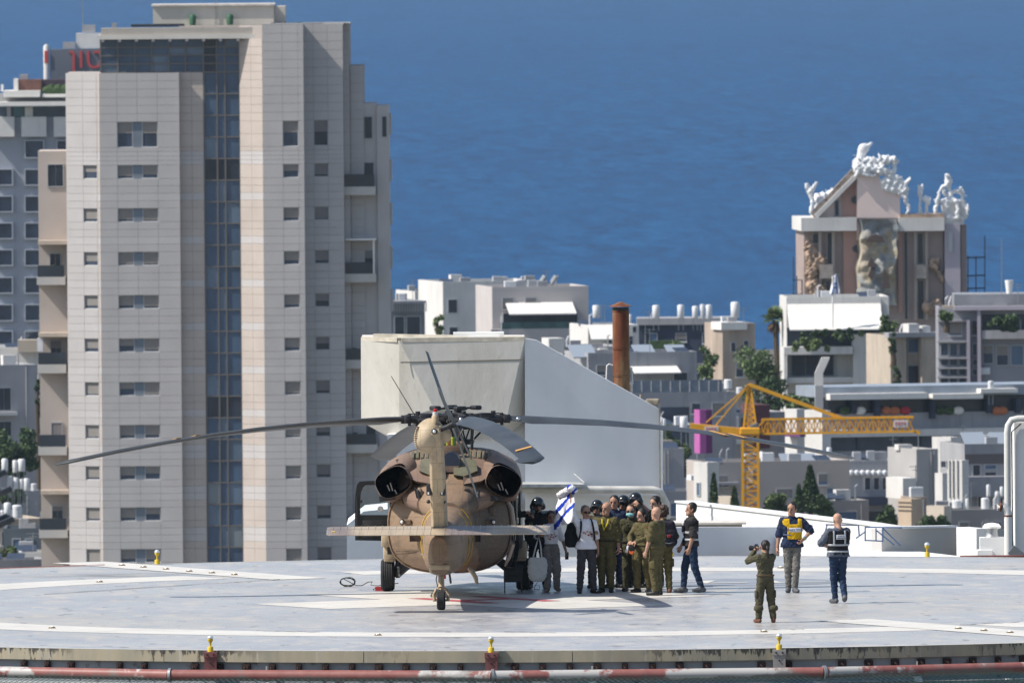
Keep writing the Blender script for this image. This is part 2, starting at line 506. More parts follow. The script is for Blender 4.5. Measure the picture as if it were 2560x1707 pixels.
zz = n.ramp(n.math('MULTIPLY', n.math('ADD', o_[2], .56), 4.5), [(.12, 1.0), (.55, 0.0)])
cp = n.mix(n.ramp(n.math('ADD', f1, n.math('MULTIPLY', f2, .25)), [(.66, 0.0), (.70, 1.0)]), n.ramp(f2, [(.3, (.205, .070, .062)), (.7, (.27, .115, .10))]), (.40, .39, .375))
cp = n.mix(n.math('MULTIPLY', n.ramp(n.math('ADD', f3, n.math('MULTIPLY', zz, .28)), [(.58, 0.0), (.66, 1.0)]), .85), cp, (.17, .15, .135))
n.base(cp); n.bump(f2, .15, .01)
pipe_m = n.m
pipe = thing('perimeter_pipe', 'thick round pipe along the deck edge with peeling red and white paint', 'pipe', DC)
NS = 22; PR = DR + .55
a_off = R(-90) - .083
pts = [Vector((PR * math.cos(a_off + 2 * PI * k / NS), PR * math.sin(a_off + 2 * PI * k / NS), -.445)) for k in range(NS + 1)]
for k in range(NS):
    if pts[k].y > 4: continue
    d = (pts[k + 1] - pts[k]).normalized()
    b = MB(); q = [pts[k] + d * .02 + (pts[k + 1] - pts[k] - d * .04) * t for t in (0, .25, .5, .75, 1)]
    b.tube(q, .105, 16); b.obj('pipe_length', pipe_m, pipe, 50)
    b = MB(); b.tube([pts[k] - d * .025, pts[k] + d * .025], .135, 16); b.obj('flange', steel, pipe, 40)
    for t in (.3,):
        q = pts[k] + (pts[k + 1] - pts[k]) * t; nv = Vector((q.x, q.y, 0)).normalized()
        b = MB(); b.bar(q - nv * .62, q, .06, .05); b.bar(q + Vector((0, 0, -.1)), q + nv * .35 + Vector((0, 0, -.5)), .14, .05); b.bar(q + Vector((0, 0, .0)), q + Vector((0, 0, .17)), .03, .03)
        b.obj('pipe_bracket', mat('bracket_paint', (.45, .44, .41), .6, .3, var=(8, .3)), pipe)
# safety net hanging below the pipe
net_m = mat('net_cord', (.03, .11, .11), .7, .2, var=(6, .4))
b = MB()
cords = 210
for k in range(cords):
    a0 = R(-90) + (k - cords / 2) * .0052
    for sgn in (1, -1):
        a1 = a0 + sgn * .047
        p = [Vector((r * math.cos(a0 + (a1 - a0) * t), r * math.sin(a0 + (a1 - a0) * t), z)) for r, z, t in ((PR + .02, -.50, 0), (PR + .45, -.80, .5), (PR + .9, -1.02, 1))]
        b.tube(p, .0042, 3, caps=False)
net = tag(b.obj('safety_net', net_m, None, None, DC), 'dark teal diamond mesh safety net hung below the deck pipe', 'net')
b = MB(); vs = []
for k in range(49):
    a = R(-90) + (k - 24) * .026
    vs += [(r * math.cos(a), r * math.sin(a), z) for r, z in ((PR + .10, -.64), (PR + 1.2, -1.25), (PR + 1.2, -1.30), (PR + .10, -.70))]
b.loft([vs[i * 4:i * 4 + 4] for i in range(49)])
tag(b.obj('net_lining', mat('net_lining_cloth', (.025, .035, .038), .8, .2, var=(3, .4)), None, None, DC), 'dark sheet hanging under the safety net below the deck', 'net lining')

# lamps on the deck edge
chrome = mat('lamp_glass_cap', (.75, .78, .78), .12, .8, .5)
def edge_lamp(p, label, bracket, x=0):
    t = thing('edge_lamp', label, 'edge lamp', p, 0, 'yellow lamps round the deck edge')
    b = MB(); b.lathe((0, 0, 0), [(.055, 0), (.055, .085), (.05, .095), (.02, .098), (.02, .16), (.028, .175), (.05, .21), (.055, .235), (.05, .24)], 14); b.obj('lamp_post', yellow, t, 45)
    b = MB(); b.lathe((0, 0, 0), [(.045, .238), (.058, .25), (.056, .275), (.035, .30), (.008, .308)], 14); b.obj('lamp_dome', chrome, t, 60)
    if bracket:
        b = MB(); b.box(-.125, .125, -.1, .16, -.10, -.002); b.box(-.115, .115, -.085, .14, -.34, -.102); b.obj('lamp_bracket', (mat('bracket_red', (.20, .075, .07), .6, .3, var=(5, .5)) if x < 1900 else mat('bracket_grey', (.27, .26, .25), .6, .3, var=(5, .2))), t)
        for q in ((-.06, -.102, -.05), (.06, -.102, -.05), (0, -.087, -.2)):
            MB().cyl(q, (q[0], q[1] - .013, q[2]), .018, n=8).obj('bolt', black, t)
    return t
lamp_lab = ['yellow edge lamp on a red bracket at the near edge, left of the helicopter', 'yellow edge lamp on a rusty bracket at the near edge below the helicopter',
            'yellow edge lamp on a grey bracket at the near edge below the photographing soldier', 'yellow edge lamp at the far deck edge before the tower',
            'yellow edge lamp at the far deck edge behind the group, mostly hidden', 'yellow edge lamp at the far deck edge before the white roof wall']
for (x, s), lb_ in zip(((526, -1), (1228, -1), (1948, -1), (393, 1), (1677, 1), (2318, 1)), lamp_lab):
    r0 = ray(x, 1630 if s < 0 else 1396)
    best = None
    for k in range(400):
        yy = 340.7 + s * (10 + 12 * k / 400.)
        xx = r0.x * (yy / r0.y)
        dd_ = abs(math.hypot(xx - DC.x, yy - DC.y) - (DR + (.12 if s < 0 else -.1)))
        if best is None or dd_ < best[0]: best = (dd_, xx, yy)
    edge_lamp((best[1], best[2], -.02 if s < 0 else .0), lb_, s < 0, x)
# expansion joints and scuffs: thin dark open seams in the deck
seam_m = mat('open_seam', (.05, .05, .05), .8, .2)
for x0, y0, x1, y1, w in ((110, 1485, 700, 1448, .06), (1260, 1579.5, 1390, 1581, .05), (1900, 1575, 2010, 1573, .05), (2400, 1562, 2550, 1555, .05), (640, 1577, 800, 1580, .04)):
    b = MB(); p0, p1 = G(x0, y0), G(x1, y1); pr = None; vs = []
    for k in range(13):
        q = p0 + (p1 - p0) * (k / 12) + Vector((0, rnd.uniform(-.12, .12), 0)); ww = w * rnd.uniform(.3, 1.2)
        vs += [(q.x - DC.x, q.y - DC.y - ww, .012), (q.x - DC.x, q.y - DC.y + ww, .012)]
    b.add(vs, [(2 * i, 2 * i + 2, 2 * i + 3, 2 * i + 1) for i in range(12)])
    o = b.obj('deck_seam', seam_m, deck); o['kind'] = 'structure'

# ------------------------------------------------------------------ hospital roof right behind the deck
roof_m = mat('roof_white', (.70, .70, .69), .6, .3, var=(.5, .08), bump=(3, .1))
b = MB(); b.box(-12, 14, 327, 352, -40, -2.2)
tag(b.obj('hospital_block', mat('hospital_wall', (.5, .5, .48), .7, .2, var=(.3, .1))), 'pale hospital block carrying the landing deck', 'building')
def W3(x, y, D): return W(x, y, D)
n = nodes_of('shaft_concrete', 0.75, 0.2)
f1 = n.noise(.9, (1, 1, .35), 7, rgh=.65); f2 = n.noise(5, (1, 1, .5), 6, (3, 0, 0), .6); o_ = n.sep()
cc1 = n.ramp(f1, [(.3, (.50, .48, .425)), (.55, (.59, .57, .52)), (.75, (.54, .525, .48))])
cc1 = n.mix(n.math('MULTIPLY', n.ramp(f2, [(.60, 0.0), (.72, 1.0)]), .4), cc1, (.33, .31, .24))
n.base(cc1); n.bump(f2, .3, .03)
conc = n.m
DS = 402.0
ps = thing('concrete_stair_house', 'concrete and white stair house with a tapered shaft beside the deck', 'building', (0, 0, 0))
b = MB()
# tapered concrete shaft: top ring, then chamfered lower ring, then funnel bottom
Bt, Ct, At = W(998, 852, DS), W(1311, 846, DS), W(902, 839, DS + 1.1)
At = Vector((At.x, DS + 1.1, Bt.z)); Ct.z = Bt.z
back = Vector((0, 4.2, 0))
L1, R1 = W(1086, 1022, DS + .02), W(1267, 1043, DS + .02)
La, Ra = W(998, 1048, DS + .6), W(1313, 1050, DS + .6)
Al = W(903, 1054, DS + 1.25)
z1 = -1.0
f0, f1_, f2_ = W(1000, 1104, DS + .9), W(1100, 1106, DS + .5), W(1268, 1090, DS + .7)
Ff = W(975, 1094, DS + 1.7)
Ab, Cb = At + back, Ct + back
vs = [At, Bt, Ct, Cb, Ab, Al, La, L1, R1, Ra, Al + back, Ra + back, Ff, f0, f1_, f2_, Ff + back, f2_ + back]
fs = [(0, 1, 6, 5), (1, 7, 6), (1, 2, 8, 7), (2, 9, 8), (2, 3, 11, 9), (4, 0, 5, 10), (5, 6, 13, 12), (6, 7, 14, 13), (7, 8, 15, 14), (8, 9, 15), (9, 11, 17, 15), (10, 5, 12, 16), (12, 13, 14, 15, 17, 16), (4, 3, 2, 1, 0)]
b.add(vs, fs)
b.obj('concrete_shaft', conc, ps)
b = MB()
for p, q in ((At, Bt), (Bt, Ct)):
    b.bar(Vector(p) + Vector((.06, .06, .02)), Vector(q) + Vector((-.0, .07, .02)), .14, .10)
b.bar(At + Vector((.3, 2.2, -.02)), Ct + Vector((0, 2.2, -.08)), .2, .2)
b.obj('parapet', mat('parapet_stone', (.50, .46, .38), .8, .2, var=(4, .25), bump=(12, .3)), ps)
b = MB(); p = W(1170, 838, DS + 1.2); b.box(p.x, p.x + .75, p.y, p.y + .6, p.z - .12, p.z - .02); b.box(p.x - .35, p.x + .85, p.y + .1, p.y + .7, p.z - .03, p.z + .06)
b.obj('roof_hatch', white, ps)
for px_, d_ in (((1001, 906), (1308, 899)),):
    q0, q1 = W(px_[0], px_[1], DS + 1.085 if px_[0] < 990 else DS + .006), W(d_[0], d_[1], DS + .006); MB().bar(q0, q1, .02, .03).obj('pour_joint', mat('joint_dark', (.20, .19, .16), .9, .1), ps)
# white gable wall, turned slightly to the right
w0 = W(1312, 846, DS + .05)
def wall_pt(x, y):
    t = (x - 1312) / (1650 - 1312); D = DS + .05 + t * .75
    return W(x, y, D)
poly = [wall_pt(1312.5, 846), wall_pt(1340, 850), wall_pt(1640, 1018), wall_pt(1649, 1024), wall_pt(1649, 1240), wall_pt(1312.5, 1240)]
white_w = mat('white_render', (.78, .78, .78), .7, .2, var=(.9, .10, (1, 1, .16)), bump=(6, .12))
b = MB(); b.prism(poly, (0.01, .22, 0)); b.obj('gable_wall', white_w, ps)
b = MB(); b.prism([p + Vector((0, .23, -.35)) for p in poly], (0.12, 4.6, 0)); b.obj('gable_block', white_w, ps)
poly = [wall_pt(866, 1316), wall_pt(908, 1282), wall_pt(968, 1276), wall_pt(968, 1090), wall_pt(1312.4, 1060), wall_pt(1312.4, 1240), wall_pt(1649, 1240.5), wall_pt(1649, 1420), wall_pt(866, 1420)]
poly = [p + Vector((0, 1.0, 0)) for p in poly]
b = MB(); b.prism(poly, (0.0, 4.0, 0)); b.obj('lower_wall', white_w, ps)
p0, p1 = wall_pt(1240, 1222), wall_pt(1638, 1222); p0.y -= .0; p1.y -= .12
b = MB()
pp = wall_pt(1655, 1230); q = wall_pt(1660, 1260)
b.tube([p0 + Vector((0, -.25, 0)), p1 + Vector((-.05, -.25, 0)), p1 + Vector((.12, -.25, -.05)), q + Vector((.04, -.25, .05)), q + Vector((.05, -.25, -.15)), wall_pt(1660, 1400) + Vector((.05, -.25, 0))], .085, 12)
b.obj('wall_pipe', mat('wall_pipe_paint', (.55, .54, .50), .5, .3, var=(2.5, .22)), ps, 60)
p0, p1 = wall_pt(1290, 1212), wall_pt(1461, 1212)
b = MB(); b.prism([p0, p1, p1 + Vector((0, -.9, -.02)), p0 + Vector((0, -.9, -.02))], (0, 0, .07)); b.prism([p0 + Vector((0, 0, .14)), p0 + Vector((0, -.9, .02)), p0 + Vector((0, -.9, 0)), p0], (.04, 0, 0)); b.bar(p1 + Vector((-.25, 0, .28)), p1 + Vector((0, -.85, .08)), .02)
b.obj('canopy', mat('canopy_sheet', (.42, .43, .42), .6, .3, var=(5, .3)), ps)
shut = mat('blue_glass', (.09, .16, .26), .25, .5, var=(2, .25))
for x0, x1 in ((1222, 1300), (1330, 1404)):
    a, c = wall_pt(x0, 1249) + Vector((0, .99, 0)), wall_pt(x1, 1296) + Vector((0, .99, 0))
    f = MB().box(a.x - .04, c.x + .04, a.y - .05, a.y + .02, c.z - .04, a.z + .04).obj('window', white, ps)
    MB().box(a.x, c.x, a.y - .054, a.y - .045, c.z, a.z).obj('pane', shut, f)
p = wall_pt(1632, 1010)
b = MB(); b.rbox(p + Vector((.0, .3, .04)), (.34, .3, .16), .05); b.cyl(p + Vector((-.28, .3, .05)), p + Vector((-.28, .3, .22)), .03, n=8); b.bar(p + Vector((.16, -.02, .02)), p + Vector((.16, -.02, -2.0)), .03, .03)
b.obj('roof_fitting', mat('mossy_stone', (.26, .23, .18), .9, .2, var=(6, .4)), ps)

# rusty chimney standing behind the gable
n = nodes_of('rust', 0.75, 0.3, .2)
f1 = n.noise(2.2, (1, 1, .18), 7, rgh=.6); f2 = n.noise(9, (1, 1, .4), 6, (2, 0, 0), .65)
n.base(n.mix(n.ramp(f2, [(.45, 0.0), (.7, .5)]), n.ramp(f1, [(.28, (.06, .022, .014)), (.45, (.17, .055, .025)), (.6, (.27, .17, .085)), (.75, (.12, .05, .03))]), (.10, .035, .02)))
n.bump(f2, .3, .01)
rust = n.m
DCH = 432.0
ct, cbm = W(1553.5, 770, DCH), W(1553.5, 1010, DCH)
ch = thing('rusty_chimney', 'tall rust streaked metal chimney with a pointed cap behind the white gable', 'chimney', cbm)
hh = (ct.z - cbm.z); r0 = .212
sec = [(-3.5, .62), (.62 * .0 + .60, .60)]
zs = [-3.5, hh * .30, hh * .58, hh - .06]
for i in range(3):
    b = MB(); b.lathe((0, 0, 0), [(r0, zs[i] + .01), (r0, zs[i + 1] - .03), (r0 + .012, zs[i + 1] - .025), (r0 + .012, zs[i + 1])], 20); b.obj('flue_section', rust, ch, 40)
b = MB(); b.lathe((0, 0, 0), [(.02, hh - .3), (r0 - .02, hh - .3), (r0 - .02, hh + .0), (r0 + .004, hh + .01), (r0 + .004, hh - .05)], 20); b.obj('flue_mouth', black, ch, 40)
b = MB(); b.lathe((0, 0, 0), [(.02, hh + .03), (.29, hh + .035), (.285, hh + .05), (.03, hh + .155), (.005, hh + .158)], 20)
for k in range(4):
    a = k * PI / 2 + .6; b.bar((.2 * math.cos(a), .2 * math.sin(a), hh - .08), (.2 * math.cos(a), .2 * math.sin(a), hh + .05), .02)
b.obj('rain_cap', rust, ch, 30)
MB().tube([(-.21, -.05, .98), (-.30, -.06, 1.02), (-.36, -.06, .98), (-.38, -.06, .6)], .02, 6).obj('conduit', white, ch); MB().tube([(.21, .02, .92), (.27, .02, .92), (.29, .02, .5)], .02, 6).obj('conduit', white, ch)

# white roof walls at the right behind the deck
def wall(name, label, pts_top, D0, D1, zb, thick, m, capm=None):
    """upright wall through top points given in the photo, distance running D0..D1"""
    n_ = len(pts_top); b = MB()
    tp = []
    for i, (x, y) in enumerate(pts_top):
        t = (x - pts_top[0][0]) / (pts_top[-1][0] - pts_top[0][0]); tp.append(W(x, y, D0 + (D1 - D0) * t))
    poly = tp + [Vector((p.x, p.y, zb)) for p in reversed(tp)]
    d = (tp[-1] - tp[0]); nv = Vector((-d.y, d.x, 0)).normalized()
    b.prism(poly, nv * thick)
    o = tag(b.obj(name, m), label, 'wall')
    if capm:
        for p, q in zip(tp[:-1], tp[1:]):
            c = MB(); c.bar(p + nv * thick / 2 + Vector((0, 0, .02)), q + nv * thick / 2 + Vector((0, 0, .02)), thick + .08, .05); c.obj('coping', capm, o)
    return o
wall('roof_wall', 'long bright white sloping roof wall behind the security men', [(1690, 1255), (1740, 1261), (1990, 1291), (2160, 1311), (2212, 1319)], 440, 398, -3, .35, roof_m, roof_m)
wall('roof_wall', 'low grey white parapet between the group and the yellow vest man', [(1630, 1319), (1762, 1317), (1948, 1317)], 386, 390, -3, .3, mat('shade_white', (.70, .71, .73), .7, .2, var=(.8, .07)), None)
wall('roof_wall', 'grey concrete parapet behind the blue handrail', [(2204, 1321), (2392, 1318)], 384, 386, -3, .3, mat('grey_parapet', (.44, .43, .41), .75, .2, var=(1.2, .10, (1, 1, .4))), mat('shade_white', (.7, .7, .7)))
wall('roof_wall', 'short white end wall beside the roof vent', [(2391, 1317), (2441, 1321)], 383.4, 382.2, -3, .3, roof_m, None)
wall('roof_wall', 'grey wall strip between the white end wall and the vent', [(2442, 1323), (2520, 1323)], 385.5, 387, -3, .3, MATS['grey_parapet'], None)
b = MB(); a0, a1, a2, a3 = W(1950, 1338, 394), W(2215, 1368, 391), W(2420, 1392, 376), W(1950, 1396, 370)
b.add([a0, a1, a2, a3, a0 + Vector((0, 0, -.3)), a1 + Vector((0, 0, -.3)), a2 + Vector((0, 0, -.3)), a3 + Vector((0, 0, -.3))], [(3, 2, 1, 0), (4, 5, 6, 7), (0, 1, 5, 4), (1, 2, 6, 5), (2, 3, 7, 6), (3, 0, 4, 7)])
tag(b.obj('roof_ramp', roof_m), 'sunlit white sloping roof slab beyond the deck edge', 'roof slab')
# roof clutter left of the long wall
t = thing('roof_shed', 'low roof shed with a grey sheet roof behind the bespectacled vest man', 'shed', W(1715, 1330, 410))
b = MB(); b.box(-.55, 1.35, 0, 1.2, -2, .18); b.obj('shed_wall', mat('shed_wall_paint', (.38, .36, .32), .8, .2, var=(2, .2)), t)
b = MB(); b.box(-.65, 1.45, -.15, 1.35, .185, .23); b.obj('shed_roof', mat('shed_roof_sheet', (.58, .55, .5), .7, .2, var=(3, .15)), t)
t['label'] = 'low roof shed with a grey sheet roof behind the man in jeans and dark vest'
# blue handrails
def rail(label, segs, D):
    t = thing('handrail', label, 'handrail', W(segs[0][0], segs[0][1], D), 0, 'blue steel handrails on the hospital roof')
    o = t.location
    for x0, y0, x1, y1 in segs:
        p, q = W(x0, y0, D) - o, W(x1, y1, D) - o
        horiz = abs(y1 - y0) < abs(x1 - x0)
        MB().tube([p, q], .015, 8).obj('rail' if horiz else 'post', blue_rail, t)
rail('blue steel handrail frame with a long sloping stair rail before the grey parapet', [(2162, 1317, 2255, 1319), (2163, 1317, 2163, 1352), (2190, 1320, 2190, 1350), (2207, 1319, 2207, 1354), (2163, 1350, 2206, 1352), (2205, 1318, 2250, 1362), (2210, 1322, 2252, 1365), (2192, 1326, 2236, 1362), (2140, 1345, 2164, 1328)], 381)
rail('small blue handrail hoop behind the bald man with the tablet', [(2064, 1311, 2144, 1312), (2068, 1311, 2062, 1332), (2146, 1312, 2148, 1338)], 393)
rail('small blue handrail end behind the elbow of the yellow vest man', [(2012, 1310, 2030, 1313), (2030, 1313, 2032, 1330)], 394)
# vent on a plinth
p = W(2480, 1385, 379)
t = thing('roof_vent', 'mushroom roof vent on a white plinth beside the tall pipe', 'vent', p)
b = MB(); b.box(-.27, .27, -.25, .3, -3, .38); b.box(-.33, .0, -.3, .3, -.5, .10); b.obj('plinth', roof_m, t)
b = MB(); b.lathe((0, 0, 0), [(.17, .38), (.13, .42), (.12, .52), (.15, .58)], 16); b.obj('vent_neck', steel, t, 40)
b = MB(); b.lathe((0, 0, 0), [(.02, .58), (.20, .58), (.205, .62), (.15, .68), (.02, .70)], 16); b.obj('vent_cap', white, t, 40)
# tall white wall with pipe at the right edge
p = W(2549, 1400, 378)
t = thing('tall_roof_wall', 'tall white roof wall with a grey drain pipe at the picture edge', 'wall', p)
zt_ = W(2549, 1056, 378).z - p.z
b = MB(); b.box(-.10, 4, 0, 3, -3, zt_); b.obj('wall_slab', roof_m, t)
b = MB(); b.tube([(-.27, -.12, -3), (-.255, -.12, zt_ - .22), (-.235, -.12, zt_ - .06), (-.16, -.12, zt_ + .06), (-.02, -.12, zt_ + .09), (1.2, -.12, zt_ + .10)], .075, 12); b.obj('drain_pipe', mat('drain_grey', (.50, .50, .48), .55, .3, var=(2, .12)), t, 60)
b = MB(); b.tube([(-.15, -.13, -3), (-.16, -.13, zt_ - .2), (.05, -.13, zt_ - .02)], .016, 6); b.obj('cable', black, t)
b = MB(); b.cyl((.12, .5, zt_), (.12, .5, zt_ + .3), .02, n=6); b.obj('roof_pin', black, t)
p = W(2521, 1400, 374)
t = thing('standing_pipe', 'thick white standing pipe with an elbow facing left', 'pipe', p)
ze = W(2521, 1268, 374).z - p.z
b = MB(); b.tube([(0, 0, -3), (0, 0, ze - .14), (-.02, 0, ze - .04), (-.09, 0, ze + .02), (-.24, 0, ze + .01)], .088, 14); b.obj('pipe_body', white, t, 60)
b = MB(); b.lathe((0, 0, 0), [(.092, ze - .20), (.095, ze - .17), (.092, ze - .165)], 14); b.obj('rust_ring', rust, t)
b = MB(); b.tube([(-.14, 0, ze + .09), (-.14, 0, ze + .2)], .022, 8); b.obj('valve_stub', black, t)
b = MB(); b.lathe((-.16, 0, ze + .012), [(.095, -.02), (.10, 0), (.095, .02)], 14, 0, 'X'); b.obj('rust_ring', rust, t)
p = W(2541, 1392, 371)
t = thing('floodlight', 'grey floodlight box leaning by the standing pipe', 'floodlight', p)
b = MB(); b.obox((0, 0, .08), (.30, .16, .22), Euler((0, R(38), 0))); b.obj('lamp_housing', mat('floodlight_grey', (.16, .17, .18), .5, .3), t)
b = MB(); b.bar((-.08, 0, .1), (.02, 0, -.2), .03); b.obj('lamp_bracket', black, t)
# dark red guard line at the far right and far left deck rim
for x0, x1, y0, y1, lb_ in ((2400, 2620, 1391, 1389, 'dark red rail pipe beyond the deck at the right edge'), (-60, 262, 1424, 1413, 'dark red rail pipe beyond the deck before the tower foot')):
    p, q = W(x0, y0, 359.5 if x0 < 0 else 364), W(x1, y1, 359.5 if x0 < 0 else 364)
    tag(MB().tube([p, q], .026, 8).obj('rail_pipe', mat('rail_red', (.17, .055, .05), .6, .3, var=(3, .3))), lb_, 'rail pipe')
# ------------------------------------------------------------------ the helicopter
def camo(name, stops, scale=.55, off=(0, 0, 0), dirt=.5, rough=.6, patch=None):
    n = nodes_of(name, rough, .3)
    f1 = n.noise(scale, (1, .25, 1), 2, off, .4); f2 = n.noise(3.6, (1, .25, 1), 8, (5, 1, 0), .72); f3 = n.noise(24, (1, .2, 1), 5, (0, 3, 1), .6)
    c = n.ramp(f1, stops)
    if patch:      # shade of the right side put into the colour, with a wavy edge
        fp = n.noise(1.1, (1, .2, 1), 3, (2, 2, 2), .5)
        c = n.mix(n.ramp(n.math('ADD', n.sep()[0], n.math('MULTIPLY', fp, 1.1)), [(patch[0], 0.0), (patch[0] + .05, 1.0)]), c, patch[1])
    c = n.mix(n.math('MULTIPLY', n.ramp(f2, [(.50, 0.0), (.66, 1.0)]), dirt * .8), c, (.075, .058, .043))
    c = n.mix(n.math('MULTIPLY', n.ramp(f3, [(.54, 0.0), (.68, 1.0)]), dirt * .4), c, (.33, .235, .165))
    o_ = n.sep(); cx = nt_ = n.nt.nodes.new('ShaderNodeCombineXYZ'); n.nt.links.new(o_[0], cx.inputs[0]); n.nt.links.new(o_[2], cx.inputs[1])
    br = n.nt.nodes.new('ShaderNodeTexBrick'); n.nt.links.new(cx.outputs[0], br.inputs['Vector'])
    for k, v in (('Scale', 1.0), ('Mortar Size', .006), ('Mortar Smooth', .3), ('Brick Width', .62), ('Row Height', .33)): br.inputs[k].default_value = v
    c = n.mix(n.math('MULTIPLY', br.outputs['Fac'], .38), c, (.05, .036, .026))
    n.base(c); n.bump(f2, .12, .01); n.p.inputs['Specular IOR Level'].default_value = .5 if rough < .5 else .3; return n.m
tan_c, brown_c, olive_c, cream_c = (.215, .145, .092), (.175, .108, .075), (.115, .115, .075), (.41, .33, .225)
CAMO_OFF = (3.0, 0, 1.0)
hull_m = camo('camouflage_and_shade_hull', [(.44, tan_c), (.48, tan_c), (.52, (.115, .082, .056)), (.62, (.105, .078, .055)), (.66, tan_c)], .42, CAMO_OFF, .6, .6, (.93, (.105, .080, .060)))  # camouflage paint, with shade painted over the right half of the rear
cowl_m = camo('camouflage_cowling', [(.42, (.205, .138, .10)), (.50, (.175, .115, .086)), (.66, (.22, .152, .108))], .9, (0, 2, 0), .45)
pylon_m = camo('camouflage_pylon', [(.40, cream_c), (.55, (.42, .33, .215)), (.68, (.36, .27, .175))], 1.1, (1, 4, 2), .45)
olive_m = camo('camouflage_olive', [(.4, (.115, .115, .075)), (.6, (.135, .125, .085))], 1.2, (0, 0, 0), .4)
stab_m = camo('camouflage_stabilator', [(.36, (.20, .155, .13)), (.47, (.20, .155, .13)), (.52, cream_c), (.62, (.40, .31, .2))], .45, (2.2, 0, 0), .3, .30)
blade_m = mat('blade_paint', (.045, .050, .054), .42, .35, var=(1.5, .35))
dark_m = mat('dark_machinery', (.022, .022, .024), .5, .4, var=(9, .5))
silver = mat('bright_metal', (.55, .55, .55), .25, .5, .9)
tyre_m = mat('tyre_rubber', (.020, .020, .021), .75, .25, var=(14, .3))
yel_line = mat('yellow_line', (.42, .26, .04), .6, .3, var=(8, .2))
glass_clear = bpy.data.materials.new('clear_pane'); glass_clear.use_nodes = True
_p = glass_clear.node_tree.nodes['Principled BSDF']; _nt = glass_clear.node_tree
_g = _nt.nodes.new('ShaderNodeBsdfGlossy'); _g.inputs['Roughness'].default_value = .05
_t = _nt.nodes.new('ShaderNodeBsdfTransparent'); _t.inputs[0].default_value = (.82, .86, .88, 1)
_m = _nt.nodes.new('ShaderNodeMixShader'); _m.inputs[0].default_value = .10
_nt.links.new(_t.outputs[0], _m.inputs[1]); _nt.links.new(_g.outputs[0], _m.inputs[2])
_nt.links.new(_m.outputs[0], _nt.nodes['Material Output'].inputs[0])

HB = G(1103, 1524)
heli = thing('military_helicopter', 'camouflaged tan and brown military helicopter parked tail first on the deck', 'helicopter', HB, R(-1.65))
HM = Matrix.Translation(HB) @ Matrix.Rotation(R(-1.65), 4, 'Z'); HI = HM.inverted()
def HP(px, py, y):
    p = W(px, py, HB.y + y)
    return HI @ p
def sec(y, hw, zb, zt, e=2.6, n=28, cx=0.0, tail=0.0):
    pts = []
    for k in range(n):
        a = 2 * PI * (k + .5) / n
        c, s_ = math.cos(a), math.sin(a)
        pts.append(Vector((cx + hw * math.copysign(abs(c) ** (2 / e), c), y + tail * s_, (zb + zt) / 2 + (zt - zb) / 2 * math.copysign(abs(s_) ** (2 / e), s_))))
    return pts
# cabin and rear bulkhead
b = MB()
b.loft([sec(4.62, .56, .62, 1.98, 2.4), sec(4.95, .76, .585, 2.10, 2.4), sec(5.22, 1.02, .55, 2.2, 2.5), sec(5.44, 1.18, .53, 2.26, 2.7), sec(5.55, 1.225, .52, 2.3, 2.8), sec(6.2, 1.22, .50, 2.34, 3.2), sec(9.3, 1.2, .48, 2.34, 3.4),
        sec(10.6, 1.12, .5, 2.2, 3), sec(11.5, .9, .58, 1.75, 2.6), sec(12.2, .6, .68, 1.45, 2.4), sec(12.55, .25, .85, 1.2, 2)])
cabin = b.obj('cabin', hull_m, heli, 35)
b = MB()
for sgn in (-1, 1):
    pass
lp = sec(5.52, 1.235, .51, 2.31, 2.8, 40)
b.tube(lp + [lp[0]], .022, 6); b.obj('bulkhead_rim', hull_m, cabin, 60)
# tail cone
b = MB()
b.loft([sec(-.75, .16, .92, 1.45, 2.2), sec(-.55, .25, .80, 1.62, 2.6), sec(-.1, .33, .72, 1.74, 3.0), sec(.8, .37, .68, 1.76, 3.0), sec(1.8, .40, .64, 1.80, 2.8), sec(3.0, .46, .61, 1.86, 2.6), sec(3.9, .50, .60, 1.94, 2.4), sec(4.7, .58, .60, 2.02, 2.4)])
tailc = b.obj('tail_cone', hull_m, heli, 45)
for y, hw, zb, zt in ((2.95, .462, .61, 1.86), (3.6, .51, .60, 1.915)):
    lp = sec(y, hw + .003, zb - .003, zt + .003, 2.5, 56)
    for a0, a1 in ((6, 26), (-6, 12)):
        q = [lp[k % 56] for k in range(a0, a1 + 1)] if a0 > 0 else [lp[k % 56] for k in range(46, 66)]
    MB().tube([lp[k % 56] for k in range(48, 66)], .014, 6).obj('yellow_band', yel_line, tailc, 60)
    MB().tube([lp[k % 56] for k in range(18, 36)], .014, 6).obj('yellow_band', yel_line, tailc, 60)
# panel seams on the bulkhead and tail: raised straps
seam_h = mat('hull_seam', (.07, .05, .035), .7, .2)
for pts in ([(985, 1385, 5.5), (1030, 1381, 5.1), (1062, 1374, 4.7)], [(990, 1376, 5.5), (1060, 1376, 4.7)], [(1008, 1258, 5.35), (1004, 1240, 5.4), (1002, 1222, 5.45)], [(1010, 1353, 5.3), (1012, 1372, 5.3), (1002, 1374, 5.4)], [(1210, 1356, 5.1), (1255, 1352, 5.4)], [(1205, 1352, 5.1), (1200, 1400, 5.0)]):
    MB().tube([HP(*p) + Vector((0, -.05, 0)) for p in pts], .008, 4).obj('panel_seam', seam_h, cabin)
# lower belly patch (pale)
b = MB(); q = [HP(992, 1418, 5.0), HP(1060, 1422, 4.6), HP(1084, 1424, 4.4), HP(1088, 1432, 4.4), HP(1020, 1430, 4.8), HP(1000, 1424, 5.0)]
